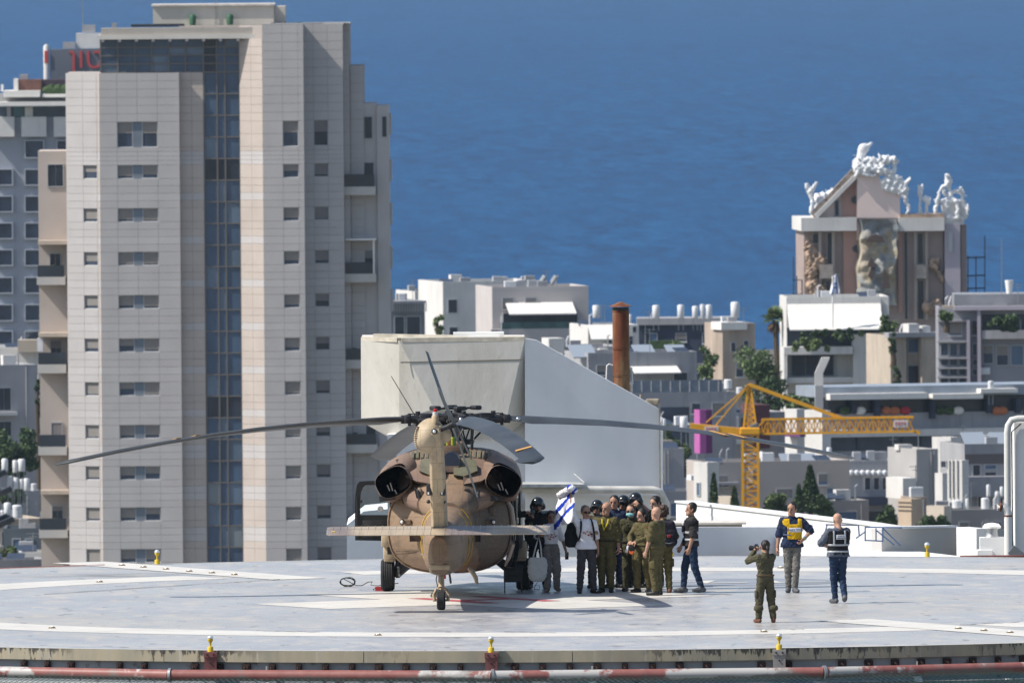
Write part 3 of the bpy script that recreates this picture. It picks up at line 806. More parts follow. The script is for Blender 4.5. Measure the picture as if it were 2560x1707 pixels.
# engine cowling hump
b = MB()
b.loft([sec(4.55, .62, 1.7, 2.12, 2.6), sec(5.1, .90, 1.7, 2.30, 2.6), sec(5.7, 1.02, 1.8, 2.52, 2.8), sec(6.3, 1.06, 1.8, 2.74, 3.0), sec(6.8, 1.10, 1.8, 2.90, 3.6), sec(7.6, 1.12, 1.8, 2.95, 3.8), sec(8.6, 1.08, 1.8, 2.92, 3.4), sec(9.6, .8, 1.8, 2.7, 2.8), sec(10.3, .5, 1.8, 2.3, 2.4)])
cowl = b.obj('engine_cowling', cowl_m, heli, 40)
for sgn, ex in ((-1, (982, 1205)), (1, (1259, 1203))):
    e0 = HP(ex[0], ex[1], 4.95)
    tilt = R(28) * sgn
    def st(c, hw, hh, n=24, t=tilt):
        q = []
        for k in range(n):
            a = 2 * PI * k / n
            cx, cz = hw * math.copysign(abs(math.cos(a)) ** .72, math.cos(a)), hh * math.copysign(abs(math.sin(a)) ** .72, math.sin(a))
            q.append(Vector((c[0] + cx * math.cos(t) + cz * math.sin(t), c[1], c[2] - cx * math.sin(t) + cz * math.cos(t))))
        return q
    b = MB(); nx = e0.x
    b.loft([st((nx * .80, 8.8, 2.36), .14, .2), st((nx * .83, 8.3, 2.42), .34, .34), st((nx * .84, 7.2, 2.45), .40, .38), st((nx * .90, 6.2, 2.40), .41, .36), st((nx * .97, 5.4, 2.29), .385, .325), st((e0.x, 4.98, e0.z), .352, .287), st((e0.x, 4.95, e0.z), .345, .28)], caps=False)
    ex_o = b.obj('engine_exhaust', cowl_m, heli, 45)
    b = MB()
    b.loft([st((e0.x, 4.944, e0.z), .346, .281), st((e0.x, 4.95, e0.z), .334, .270), st((e0.x * .99, 5.3, e0.z + .04), .32, .26), st((e0.x * .9, 6.2, e0.z + .1), .28, .24), st((e0.x * .88, 6.21, e0.z + .1), .02, .02)], caps=False, flip=True)
    b.obj('exhaust_mouth', mat('soot_black', (.003, .003, .003), .9, .0), ex_o, 50)
    for k, (ax, az, ln_) in enumerate(((-.06, -.02, .16), (-.12, -.06, .12), (.03, -.16, .10))):
        b = MB(); b.bar((e0.x + ax, 5.12, e0.z + az), (e0.x + ax + .05, 5.12, e0.z + az - ln_), .022); b.obj('exhaust_vane', mat('vane_glint', (.30, .28, .25), .4, .5, .5), ex_o)
    # bracket below the exhaust and spindle
    b = MB(); b.prism([(e0.x - .28, 5.0, e0.z - .28), (e0.x + .1, 5.0, e0.z - .34), (e0.x - .27 * 1, 5.0, e0.z - .40)], (0, .05, 0)); b.obj('exhaust_bracket', dark_m, ex_o)
    # olive slots on the cowling top
    for k in range(6):
        xs_ = sgn * (.28 + .098 * k)
        zz_ = 2.80
        b = MB(); b.add([(xs_ - .028, 6.42, 2.787), (xs_ + .028, 6.42, 2.787), (xs_ + .028, 6.82, 2.918), (xs_ - .028, 6.82, 2.918), (xs_ - .028, 6.42, 2.75), (xs_ + .028, 6.42, 2.75), (xs_ + .028, 6.82, 2.88), (xs_ - .028, 6.82, 2.88)], [(0, 1, 2, 3), (4, 7, 6, 5), (0, 4, 5, 1), (1, 5, 6, 2), (2, 6, 7, 3), (3, 7, 4, 0)])
        b.obj('cowling_slot', olive_m, cowl)
    # scoop holes
    b = MB(); p = HP(994 if sgn < 0 else 1249, 1151, 6.1); b.ell(p, (.045, .06, .03), 10, 6); b.obj('cowling_scoop', black, cowl)
    b = MB(); p = HP(993 if sgn < 0 else 1250, 1160, 5.9); b.prism([p + Vector((-.03, 0, .0)), p + Vector((.03, 0, .0)), p + Vector((0, 0, .08))], (0, -.04, 0)); b.obj('cowling_scoop', black, cowl)
    # triangular inner ramp between exhaust and hump (camouflage pink brown) and olive panel
    px = (lambda x: x) if sgn < 0 else (lambda x: 2 * 1121 - x)
    b = MB(); b.prism([HP(px(1013), 1188, 5.2), HP(px(1050), 1163, 5.6), HP(px(1084), 1186, 5.0), HP(px(1084), 1210, 4.7), HP(px(1040), 1202, 4.9)], (0, .25, -.05)); b.obj('ramp_panel', cowl_m, cowl)
    b = MB(); b.prism([HP(px(1052), 1150, 5.55), HP(px(1062), 1145, 5.6), HP(px(1108), 1147, 5.5), HP(px(1108), 1186, 4.95), HP(px(1082), 1190, 4.95), HP(px(1048), 1176, 5.15)], (0, .2, -.05)); b.obj('olive_panel', olive_m, cowl)
    # vents on the bulkhead
    b = MB(); x0 = 1035 if sgn < 0 else 1161; p = HP(x0 + 6, 1240, 4.55)
    if sgn < 0:
        b.prism([HP(1035, 1218, 4.5), HP(1040, 1220, 4.5), HP(1046, 1246, 4.5), HP(1041, 1245, 4.5)], (0, .1, 0)); b.obj('vent_slot', black, cabin)
        b = MB(); b.ell(HP(1051, 1234, 4.6), (.065, .12, .135), 12, 8, 0, Matrix.Rotation(R(-12), 3, 'Y')); b.obj('vent_scoop', hull_m, cabin, 60)
        b = MB(); b.ell(HP(1047, 1235, 4.48), (.035, .03, .11), 12, 8, 0, Matrix.Rotation(R(-16), 3, 'Y')); b.obj('vent_mouth', black, cabin, 60)
    else:
        a_, c_ = HP(1161, 1222, 4.5), HP(1173, 1252, 4.5); b.box(a_.x, c_.x, 4.46, 4.7, c_.z, a_.z); b.obj('vent_grille', black, cabin)
        b = MB(); b.prism([HP(1196, 1223, 4.6), HP(1201, 1222, 4.6), HP(1198, 1246, 4.6), HP(1194, 1244, 4.6)], (0, .1, 0)); b.obj('vent_slot', black, cabin)
# rear deck behind the mast: filler panels, blue-black oil cooler outlet, vest bundle
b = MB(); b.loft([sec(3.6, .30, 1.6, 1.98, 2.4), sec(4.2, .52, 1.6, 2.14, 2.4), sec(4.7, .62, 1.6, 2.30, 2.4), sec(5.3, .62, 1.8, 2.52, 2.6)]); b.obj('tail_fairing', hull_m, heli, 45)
p = HP(1127, 1162, 5.3)
b = MB(); q = [Vector((p.x + .19 * math.cos(a), 5.25, p.z + .02 + (.24 if math.sin(a) > 0 else .16) * math.sin(a))) for a in [2 * PI * k / 20 for k in range(20)]]
b.prism(q, (0, .9, 0)); b.obj('cooler_duct', mat('cooler_blue', (.015, .022, .045), .35, .5), cowl, 40)
b = MB(); q = [Vector((v.x, 5.22, v.z)) for v in q if v.z < p.z + .04]; q = [Vector((p.x - .17, 5.22, p.z - .02)), Vector((p.x - .15, 5.22, p.z - .14)), Vector((p.x + .15, 5.22, p.z - .14)), Vector((p.x + .17, 5.22, p.z - .02))]
b.prism(q, (0, .04, 0)); b.obj('duct_lip', cowl_m, cowl)
p = HP(1127, 1121, 6.6); b = MB(); b.rbox(p + Vector((0, .4, -.02)), (.50, .8, .30), .06); b.obj('transmission_cover', cowl_m, heli, 40)
p = HP(1124, 1103, 6.4)
for k, m_ in enumerate((mat('leaf_green', (.05, .12, .04), .6, .3), mat('hi_vis_yellow', (.48, .50, .05), .6, .3), mat('faded_red', (.28, .08, .05), .6, .3), mat('hi_vis_yellow', (.48, .50, .05), .6, .3), mat('leaf_green', (.05, .12, .04), .6, .3))):
    b = MB(); b.rbox(p + Vector(((k - 2) * .05, 0, 0)), (.048, .1, .17), .012); b.obj('pylon_bundle', m_, heli)
# nozzles and lights on the bulkhead
for x, xl in ((1019, 1006), (1222, 1235)):
    p, q = HP(x, 1303, 5.15), HP(xl, 1303, 5.12)
    b = MB(); b.rbox(p + Vector((0, -.12, 0)), (.16, .24, .10), .02); br = b.obj('lamp_bracket', hull_m, heli)
    b = MB(); b.rbox(q + Vector((0, -.22, 0)), (.09, .12, .11), .03); b.obj('lamp', black, br, 60)
    b = MB(); b.ell(q + Vector((0, -.29, 0)), (.032, .02, .036)); b.obj('lens', lens, br, 60)
p = HP(1229, 1276, 5.25); b = MB(); b.rbox(p + Vector((0, -.12, 0)), (.16, .2, .20), .05); b.obj('hand_recess', hull_m, heli)
for px_, w_ in ((1040, .23), (1186, .26)):
    p = HP(px_, 1345, 4.62 if px_ < 1100 else 4.7); b = MB(); b.box(p.x - w_ / 2, p.x + w_ / 2, 4.4, 4.72, p.z - .05, p.z + .10); st_o = b.obj('step_recess', mat('recess_brown', (.05, .03, .02), .7, .2), heli)
    b = MB(); b.tube([Vector((p.x - w_ / 2, 4.38, p.z + .1)), Vector((p.x - w_ / 2, 4.38, p.z - .05)), Vector((p.x + w_ / 2, 4.38, p.z - .05)), Vector((p.x + w_ / 2, 4.38, p.z + .1))], .012, 6); b.obj('recess_frame', black, st_o)
for x0, y0, x1, y1 in ((1052, 1386, 1062, 1385), (1148, 1384, 1163, 1384)):
    b = MB(); b.tube([HP(x0, y0, 3.4), HP(x1, y1, 3.4)], .022, 6); b.obj('tie_down', steel, tailc)
# right hand sliding door rail gleam
b = MB(); b.tube([HP(1262, 1240, 5.62), HP(1278, 1270, 5.62), HP(1283, 1310, 5.62), HP(1281, 1360, 5.62), HP(1272, 1392, 5.62), HP(1262, 1415, 5.62)], [.03, .05, .055, .055, .05, .02], 8); b.obj('door_rail', mat('door_rail_paint', (.30, .24, .19), .3, .5), heli, 60)
# pylon
b = MB()
def psec(z, y0, y1, t, cx=0.0, n=8):
    return [Vector((cx + t * .5 * s_, y0 + (y1 - y0) * u, z)) for u, s_ in ((0, -.62), (.06, -.9), (.3, -1), (.85, -.7), (1, -.1), (1, .1), (.85, .7), (.3, 1), (.06, .9), (0, .62))]
b.loft([psec(1.55, -1.05, 1.1, .32), psec(1.75, -1.08, .55, .33), psec(2.2, -1.38, -.1, .33), psec(2.8, -1.80, -.75, .31), psec(3.35, -2.2, -1.3, .27), psec(3.55, -2.32, -1.5, .25), psec(3.66, -2.30, -1.65, .18)])
pylon = b.obj('tail_pylon', pylon_m, heli, 40)
# gearbox fairing at the top
p = HP(1066, 1092, -1.9)
b = MB(); b.ell(p + Vector((.05, 0, .02)), (.29, .42, .36), 20, 14, 0, Matrix.Rotation(R(20), 3, 'Y')); gb = b.obj('gearbox_fairing', pylon_m, heli, 60)
gl = mat('grille_slot', (.09, .065, .045), .7, .2)
for k in range(11):
    zz_ = -.22 + .042 * k; hw_ = .15 * math.sqrt(max(.05, 1 - ((zz_) / .31) ** 2)) 
    b = MB(); c = p + Vector((-.085 - .03 * (zz_ / .3), -.30, zz_)); b.rbox(c + Vector((-hw_ * .35, .09 + .06 * abs(zz_ / .2), 0)), (hw_ * .95, .16, .018), .006, Euler((0, 0, R(-38)))); b.obj('grille_slot', gl, gb)
b = MB(); b.tube([HP(1091, 1070, -2.1), HP(1097, 1078, -2.1), HP(1110, 1090, -1.9)], [.10, .15, .17], 14); b.obj('gearbox_housing', pylon_m, heli, 60)
p = HP(1088, 1040, -2.1)
b = MB(); b.lathe(p, [(.075, -.14), (.07, .0), (.055, .02)], 12); b.obj('beacon_base', pylon_m, heli, 50)
b = MB(); b.lathe(p, [(.055, .0), (.055, .08), (.04, .085)], 12); b.obj('beacon_glass', chrome, heli, 50)
b = MB(); b.lathe(p, [(.038, .085), (.038, .135), (.02, .145)], 12); b.obj('beacon_lens', mat('red_lens', (.45, .008, .01), .2, .6), heli, 50)
p = HP(1086, 1078, -2.33)
b = MB(); b.lathe(p, [(.055, .05), (.06, -.02), (.05, -.035)], 14, 0, 'Y'); tl = b.obj('tail_light', black, heli, 50)
b = MB(); b.ell(p + Vector((0, -.04, 0)), (.035, .03, .035)); b.obj('lens', chrome, tl, 60)
pale = mat('pale_cover', (.52, .46, .36), .55, .3, var=(5, .12))
def hbox(name, x0, x1, y0, y1, y, d, m, r=.015, parent=None):
    a_, c_ = HP(x0, y0, y), HP(x1, y1, y)
    b = MB(); b.rbox((a_ + c_) / 2 + Vector((0, d / 2, 0)), (abs(c_.x - a_.x), d, abs(a_.z - c_.z)), r)
    return b.obj(name, m, parent or heli, 40)
hbox('pylon_cover', 1080, 1095, 1098, 1129, -2.06, .25, pale)
hbox('pylon_cover', 1080, 1095, 1148, 1181, -1.66, .25, pylon_m)
b = MB(); b.prism([HP(1081, 1194, -1.45), HP(1096, 1200, -1.45), HP(1092, 1240, -1.28), HP(1082, 1240, -1.28)], (0, .3, 0)); b.obj('pylon_fin', pylon_m, heli)
for x in (1073, 1106.5):
    bx = hbox('warning_sensor', x - 7.5, x + 7.5, 1210, 1238, -1.5, .16, black, .02)
    hbox('sensor_label', x - 4, x - 0, 1230, 1236, -1.515, .012, white, .002, bx)
hbox('sensor_crossbar', 1072, 1108, 1221, 1227, -1.3, .1, pylon_m)
hbox('sensor_block', 1080, 1104, 1246, 1259, -1.36, .26, pylon_m)
for x in (1071, 1110):
    b = MB(); p = HP(x, 1253.5, -1.3); b.ell(p, (.040, .055, .040)); b.obj('sensor_ball', black, heli, 60)
# stabilator
sl, sr = HP(814, 1331, -1.45), HP(1374, 1323, -1.45)
sz = (sl.z + sr.z) / 2; shw = (sr.x - sl.x) / 2; scx = (sl.x + sr.x) / 2
b = MB(); loops = []
def sprof(x, ch, th, y0):
    pts = []
    for u, s_ in ((0, 0), (.04, .55), (.2, 1), (.5, .8), (.85, .35), (1, .1), (1, -.1), (.85, -.3), (.5, -.6), (.2, -.75), (.04, -.45)):
        pts.append(Vector((x, y0 - u * ch, sz + .045 + s_ * th - u * .115)))
    return pts
for u in (-1, -.985, -.96, -.8, -.4, -.1, .1, .4, .8, .96, .985, 1):
    k = 1 - .12 * abs(u) if abs(u) < .97 else .62 - 12 * (abs(u) - .985)
    loops.append(sprof(scx + shw * u, .92 * min(1, max(.3, k + .05)), .062 * min(1, max(.25, k)), -.72))
b.loft(loops); stab = b.obj('stabilator', stab_m, heli, 50)
for k in range(31):
    u = -.94 + 1.88 * k / 30
    if abs(u) < .05: continue
    b = MB(); x = scx + shw * u; kk = (1 - .12 * abs(u))
    q = sprof(x, .92 * kk, .062 * kk, -.72)
    b.tube([v + Vector((0, 0, .004)) for v in q[1:6]] + [q[5] + Vector((0, -.03, -.004))], .008, 4); b.obj('stabilator_rib', stab_m, stab)
b = MB(); q = sprof(sl.x + .13, .8, .05, -.72); b.rbox(q[4] + Vector((.02, .1, .03)), (.08, .1, .03), .01); b.obj('position_light', mat('amber_lens', (.6, .42, .12), .3, .5), stab)
b = MB(); b.rbox((scx, -.9, sz + .02), (.26, .5, .10), .03); b.obj('stabilator_hinge', dark_m, heli)
# tail wheel
tw = HP(1103, 1503, 0.0); r_t = .19
def tyre(name, c, r, w, parent, treads=5):
    b = MB(); prof = [(r * .55, -w * .5), (r * .86, -w * .5), (r * .96, -w * .38)]
    for k in range(treads * 2 + 1):
        t = -w * .34 + w * .68 * k / (treads * 2); prof.append((r * (1.0 if k % 2 == 0 else .975) - .02 * r * (t / (w * .5)) ** 2, t))
    prof += [(r * .96, w * .38), (r * .86, w * .5), (r * .55, w * .5)]
    b.lathe(c, prof, 32, 0, 'X'); o = b.obj(name, tyre_m, parent, 35)
    b = MB(); b.lathe(c, [(.02, -w * .45), (r * .30, -w * .46), (r * .54, -w * .40), (r * .56, w * .40), (r * .30, w * .46), (.02, w * .45)], 20, 0, 'X'); b.obj('rim', pylon_m, o, 40)
    return o
tyre('tail_wheel', (0, 0, r_t), r_t, .165, heli, 3)
b = MB(); b.tube([(-.13, .02, .19), (-.15, .03, .30), (-.10, .08, .40), (0, .10, .43), (.10, .08, .40), (.15, .03, .30), (.13, .02, .19)], [.035, .03, .03, .05, .03, .03, .035], 8); b.cyl((-.16, .02, .19), (.16, .02, .19), .022); b.obj('wheel_fork', pylon_m, heli, 50)
b = MB(); b.tube([(0, .10, .42), (0, .14, .48), (0, .20, .72), (0, .22, .80)], [.075, .062, .058, .08], 12); tls = b.obj('tail_strut', pylon_m, heli, 50)
b = MB(); b.lathe((0, .20, .70), [(.062, 0), (.066, .05), (.06, .1)], 12); b.obj('strut_collar', silver, tls, 40)
b = MB(); b.tube([(-.07, .1, .45), (-.10, .14, .60), (-.05, .2, .82)], .012, 6); b.obj('brake_line', black, tls)
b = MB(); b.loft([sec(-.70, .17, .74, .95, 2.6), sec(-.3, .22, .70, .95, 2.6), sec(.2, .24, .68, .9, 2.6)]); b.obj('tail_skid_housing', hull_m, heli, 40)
b = MB(); b.rbox((.0, -.68, .87), (.40, .12, .11), .03); b.obj('tail_bumper', pylon_m, heli, 50)
# antennas under the belly
b = MB(); b.tube([HP(1172, 1420, 3.5), HP(1182, 1430, 3.4), HP(1190, 1445, 3.3), HP(1192, 1459, 3.3)], [.035, .05, .045, .04], 8); b.obj('drain_mast', pylon_m, heli, 60)
b = MB(); b.bar(HP(1123, 1430, 3.0), HP(1127, 1457, 2.9), .03, .05); b.obj('belly_antenna', dark_m, heli)
b = MB(); b.box(-.03, .03, 2.0, 2.12, .53, .62); b.obj('red_flag_pin', red, heli)
b = MB(); b.tube([HP(1065, 1085, -1.7), HP(1022, 1013, -1.6), HP(978, 940, -1.5)], [.010, .009, .007], 6); b.obj('whip_antenna', black, heli)
b = MB(); b.tube([HP(1180, 1124, 7.0), HP(1180, 1064, 7.0)], [.03, .03], 8); b.obj('mast_rod', black, heli)
# main gear
def gear(sx, cx, cy):
    w = tyre('main_wheel', (cx, cy, .33), .33, .27, heli, 4)
    b = MB(); b.bar((cx - sx * .16, cy, .33), (cx - sx * .50, cy - .2, .62), .12, .16); b.tube([(cx - sx * .18, cy - .06, .28), (cx - sx * .22, cy - .05, .62), (cx - sx * .24, cy + .1, 1.1)], [.07, .06, .075], 10); b.obj('gear_strut', dark_m, heli, 40)
    b = MB(); b.tube([(cx - sx * .22, cy - .12, .50), (cx - sx * .22, cy - .14, .30)], .035, 8); b.obj('oleo', silver, heli, 40)
    b = MB(); b.rbox((cx - sx * .05, cy, .80), (.26, .5, .42), .06); b.rbox((cx - sx * .1, cy - .02, .98), (.12, .3, .2), .03); b.obj('gear_fairing', pylon_m, heli, 40)
    return w
lw, rw = HP(969.6, 1474.6, 8.83), HP(1308, 1470, 8.83)
gear(-1, lw.x, 8.83); gear(1, rw.x, 8.83)
hbox('side_pod', 953, 975, 1336, 1367, 8.2, .9, pylon_m, .03)
hbox('pod_recess', 968, 979, 1367, 1385, 8.3, .05, dark_m, .005)
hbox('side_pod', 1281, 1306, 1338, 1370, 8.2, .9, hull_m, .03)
# opened cockpit door on the left, seen from its inner side
dm = mat('door_black', (.012, .012, .012), .42, .4)
out = [(888, 1350), (887, 1290), (888, 1238), (892, 1212), (899, 1203), (915, 1202), (985, 1200), (985, 1352)]
inn = [(901, 1287), (900, 1270), (902, 1232), (908, 1217), (915, 1212), (930, 1212), (974, 1211), (974, 1287)]
DY = 10.3
o3, i3 = [HP(x, y, DY) for x, y in out], [HP(x, y, DY) for x, y in inn]
b = MB(); nn_ = len(o3); back_ = Vector((0, .06, 0))
b.add(o3 + i3 + [p + back_ for p in o3 + i3], [(k, (k + 1) % nn_, nn_ + (k + 1) % nn_, nn_ + k) for k in range(nn_)] + [(2 * nn_ + k, 3 * nn_ + k, 3 * nn_ + (k + 1) % nn_, 2 * nn_ + (k + 1) % nn_) for k in range(nn_)] + [(k, 2 * nn_ + k, 2 * nn_ + (k + 1) % nn_, (k + 1) % nn_) for k in range(nn_)] + [(nn_ + k, nn_ + (k + 1) % nn_, 3 * nn_ + (k + 1) % nn_, 3 * nn_ + k) for k in range(nn_)])
cd = b.obj('cockpit_door', dm, heli); cd['label'] = 'black framed cockpit door standing open'
b = MB(); b.prism([p + Vector((0, .025, 0)) for p in i3], (0, .008, 0)); b.obj('door_pane', glass_clear, cd)
p = HP(951, 1272, DY); b = MB(); b.lathe(p, [(.058, .02), (.062, -.01), (.05, -.015), (.045, .0)], 16, 0, 'Y')
for k in range(3): b.bar(p, p + Vector((.05 * math.cos(k * 2.1 + 1.57), -.01, .05 * math.sin(k * 2.1 + 1.57))), .008)
b.obj('pane_vent', silver, cd, 40)
b = MB(); b.tube([HP(893, 1345, DY) + Vector((0, -.02, 0)), HP(893, 1240, DY) + Vector((0, -.02, 0))], .014, 6); b.obj('door_strut', black, cd)
b = MB(); b.rbox(HP(903, 1253, DY) + Vector((0, -.03, 0)), (.05, .05, .06), .01); b.obj('door_latch', black, cd)
hbox('door_pocket', 906, 972, 1300, 1345, DY - .03, .03, mat('door_lining', (.02, .02, .021), .7, .3, var=(6, .5)), .01, cd)
b = MB(); b.prism([HP(954, 1241, 6), HP(973, 1240, 6), HP(968, 1247, 6), HP(955, 1250, 6)], (0, .2, 0)); b.obj('step_plate', dark_m, heli)
# open cabin on the right: dark doorway and seat cushions
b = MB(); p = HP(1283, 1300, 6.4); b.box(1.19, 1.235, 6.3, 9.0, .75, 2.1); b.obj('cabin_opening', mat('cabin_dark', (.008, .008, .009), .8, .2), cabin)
b = MB(); b.rbox((1.30, 9.9, 1.45), (.05, 1.2, 1.3), .02); b.obj('front_door', dm, heli)
b = MB(); b.tube([HP(1291, 1240, 6.4), HP(1293, 1330, 6.4)], .018, 6); b.tube([HP(1294, 1245, 6.4), HP(1288, 1350, 6.4)], .01, 6); b.obj('cabin_strap', mat('strap_webbing', (.30, .27, .22), .7, .2), heli)

# main rotor
RC = HP(1139, 1047, 7.7)
b = MB(); b.lathe((RC.x, RC.y, 0), [(.30, 2.85), (.20, 3.05), (.13, 3.2), (.13, RC.z - .05)], 16); b.obj('rotor_mast', dark_m, heli, 40)
b = MB(); b.lathe(RC, [(.12, -.22), (.42, -.20), (.44, -.14), (.16, -.10), (.16, .0), (.40, .03), (.42, .09), (.15, .13), (.12, .17), (.02, .18)], 20); hub = b.obj('rotor_hub', dark_m, heli, 30)
def tilt_z(x, y): return -.030 * y
THS = [14, 104, 194, 284]
for i, th in enumerate(THS):
    rd = Vector((math.cos(R(th)), math.sin(R(th)), 0)); tg = Vector((-rd.y, rd.x, 0))
    def at_(r, t=0, z=0): q = rd * r + tg * t; return RC + Vector((q.x, q.y, z + tilt_z(q.x, q.y) - (.86 * (max(0, r - .8) / 7.4) ** 1.9)))
    b = MB(); b.tube([at_(.25), at_(.55), at_(.9), at_(1.12)], [.10, .12, .085, .09], 10); b.rbox(at_(.62), (.3, .26, .24), .05, Euler((0, 0, R(th)))); b.cyl(at_(.78, .0, -.14), at_(.78, 0, .16), .05); b.cyl(at_(.98, .12, -.13), at_(.98, .12, .12), .035); b.rbox(at_(1.02), (.12, .34, .16), .03, Euler((0, 0, R(th))))
    gr = b.obj('blade_grip', dark_m, hub, 35)
    for t_, r_ in ((.22, .5), (-.2, .6)):
        b = MB(); b.tube([at_(r_ - .25, t_, -.02), at_(r_ + .1, t_, -.02), at_(r_ + .32, t_ * .7, -.02)], [.045, .05, .028], 8); b.obj('blade_damper', dark_m, hub, 40)
    b = MB(); b.tube([at_(.42, .26, -.42), at_(.80, .22, -.04)], .022, 6); b.obj('pitch_link', silver if i % 2 else dark_m, hub)
    b = MB(); b.tube([at_(.3, -.24, .05), at_(.5, -.26, .10), at_(.85, -.14, .11), at_(1.1, -.05, .06)], .014, 5); b.obj('hydraulic_hose', black, hub)
    b = MB(); b.ell(at_(1.26, -.16, -.01), (.05, .05, .05)); b.obj('blade_pin', silver, hub, 60)
    # absorber arm and weight
    b = MB(); b.bar(at_(.0, 0, .22), RC + rd * .42 + tg * .1 + Vector((0, 0, .215)), .12, .04); b.rbox(RC + (rd * .42) + Vector((0, 0, .225)), (.16, .24, .09), .03, Euler((0, 0, R(th + 20)))); b.obj('vibration_absorber', dark_m, hub, 40)
    # blade
    b = MB(); loops = []
    for r in (1.05, 1.25, 1.5, 2, 3, 4, 5, 6, 7, 7.7, 7.78, 8.0, 8.18):
        ch = .20 if r < 1.1 else (.34 if r < 1.3 else .53); thk = .055 if r < 1.6 else .045
        pit = R(15 - 15 * (r - 1) / 7.2); sw = max(0, r - 7.75) * .55; tp = 1 if r < 8.1 else .62
        lp = []
        for u, v_ in ((.25, 0), (.2, .55), (.05, 1), (-.25, .75), (-.75, .06), (-.75, -.06), (-.25, -.6), (.05, -.85), (.2, -.5)):
            uu_ = u * ch * tp - sw; vv_ = v_ * thk * tp
            q = at_(r, uu_ * math.cos(pit), 0); q.z += uu_ * math.sin(pit) + vv_
            lp.append(q)
        loops.append(lp)
    b.loft(loops); bl = b.obj('rotor_blade', blade_m, heli, 35)
    for r in ((5.35, 5.75) if i in (0, 2) else (6.9,)):
        pit = R(15 - 15 * (r - 1) / 7.2)
        b = MB(); q = []
        for dr, u in ((-.05, .1), (.05, .1), (.05, -.6), (-.05, -.6)):
            w_ = at_(r + dr - .35 * u, u * .53 * math.cos(pit)); w_.z += u * .53 * math.sin(pit) + .048 - .035 * abs(u - .0); q.append(w_)
        b.prism(q, (0, 0, .012)); b.obj('blade_mark', mat('blade_mark_orange', (.55, .30, .10), .6, .3), bl)
# swash plate clutter
b = MB(); b.lathe((RC.x, RC.y, RC.z - .46), [(.12, -.06), (.36, -.05), (.38, .02), (.3, .05), (.12, .06)], 18); b.obj('swash_plate', dark_m, heli, 30)
for k in range(7):
    a = k * .9; b = MB(); b.tube([RC + Vector((.3 * math.cos(a), .3 * math.sin(a), -.46)), RC + Vector((.34 * math.cos(a + .3), .34 * math.sin(a + .3), -.2)), RC + Vector((.2 * math.cos(a + .5), .2 * math.sin(a + .5), -.05))], .018, 5); b.obj('control_rod', silver if k == 2 else dark_m, heli)
# tail rotor
TR = HP(1131, 1062, -2.2)
ax = Vector((math.cos(R(20)), 0, math.sin(R(20)))); e1 = Vector((-math.sin(R(20)), 0, math.cos(R(20)))); e2 = Vector((0, 1, 0))
b = MB(); b.tube([TR - ax * .30, TR - ax * .12, TR, TR + ax * .07], [.06, .045, .07, .05], 12); th_o = b.obj('tail_rotor_hub', dark_m, heli, 40)
for k in range(4):
    ph = R(27 + 90 * k); d = e1 * math.cos(ph) + e2 * math.sin(ph); t = -e1 * math.sin(ph) + e2 * math.cos(ph)
    b = MB(); loops = []
    for r in (.08, .3, .5, .9, 1.3, 1.6, 1.68):
        ch = .10 if r < .35 else (.25 if r < 1.6 else .16); thk = .035 if r < .4 else .016; pit = R(10)
        lp = []
        for u, v_ in ((.4, 0), (.2, 1), (-.2, .7), (-.6, 0), (-.2, -.7), (.2, -1)):
            lp.append(TR + ax * .05 * (k % 2) + d * r + t * (u * ch * math.cos(pit)) + ax * (u * ch * math.sin(pit) + v_ * thk))
        loops.append(lp)
    b.loft(loops); b.obj('tail_rotor_blade', blade_m, heli, 40)
    b = MB(); b.tube([TR + ax * .16 + d * .12 + t * .1, TR + d * .42 + t * .1], .016, 5); b.obj('tail_pitch_link', silver if k == 1 else dark_m, th_o)

# ------------------------------------------------------------------ things standing round the helicopter
t = thing('equipment_case', 'black equipment case on short legs beside the helicopter wheel', 'equipment case', G(1283, 1480))
b = MB(); b.rbox((0, 0, .36), (.38, .34, .30), .015); b.obj('case_body', mat('case_black', (.008, .008, .009), .5, .4), t)
for sx in (-.17, .17):
    for sy in (-.14, .14): MB().bar((sx, sy, 0), (sx, sy, .215), .025).obj('leg', black, t)
b = MB(); b.tube([(-.08, -.18, .38), (-.08, -.2, .35), (.08, -.2, .35), (.08, -.18, .38)], .01, 5); b.obj('handle', black, t)
t = thing('wheel_chock', 'red wheel chock lying against the left wheel', 'wheel chock', G(957, 1476))
t['label'] = 'red wheel chock lying against the helicopter tyre by the cable'
b = MB(); b.prism([(-.155, -.05, 0), (-.155, .06, 0), (-.155, .03, .085), (-.155, -.045, .085)], (.31, 0, 0)); b.obj('chock_block', red, t)
b = MB(); b.tube([(-.155, 0, .05), (-.20, -.02, .03), (-.17, -.03, .012)], .008, 5); b.obj('chock_rope', blackr, t)
o_ = G(890, 1466)
b = MB(); pts = []
for k in range(44):
    a = k * .42 + 3; pts.append(Vector((-.17 + (.15 + .012 * math.sin(1.7 * a)) * math.cos(a), .12 * math.sin(a * .37) + .01 * k / 44, .10 + (.085 + .012 * math.sin(2.3 * a)) * math.sin(a))))
pts += [Vector((.0, -.05, .03)), Vector((.12, .1, .02)), Vector((.25, -.1, .10)), Vector((.33, 0, .10)), Vector((.30, .1, .03)), Vector((.45, .0, .015)), Vector((.55, .05, .03)), Vector((.66, 0, .12)), Vector((.80, .1, .15)), Vector((.70, .3, .03)), Vector((.86, .4, .05))]
b.tube(pts, .009, 5); tag(b.obj('power_cable', blackr, None, 60, o_), 'loose black cable coiled on the deck beside the helicopter tyre', 'cable')
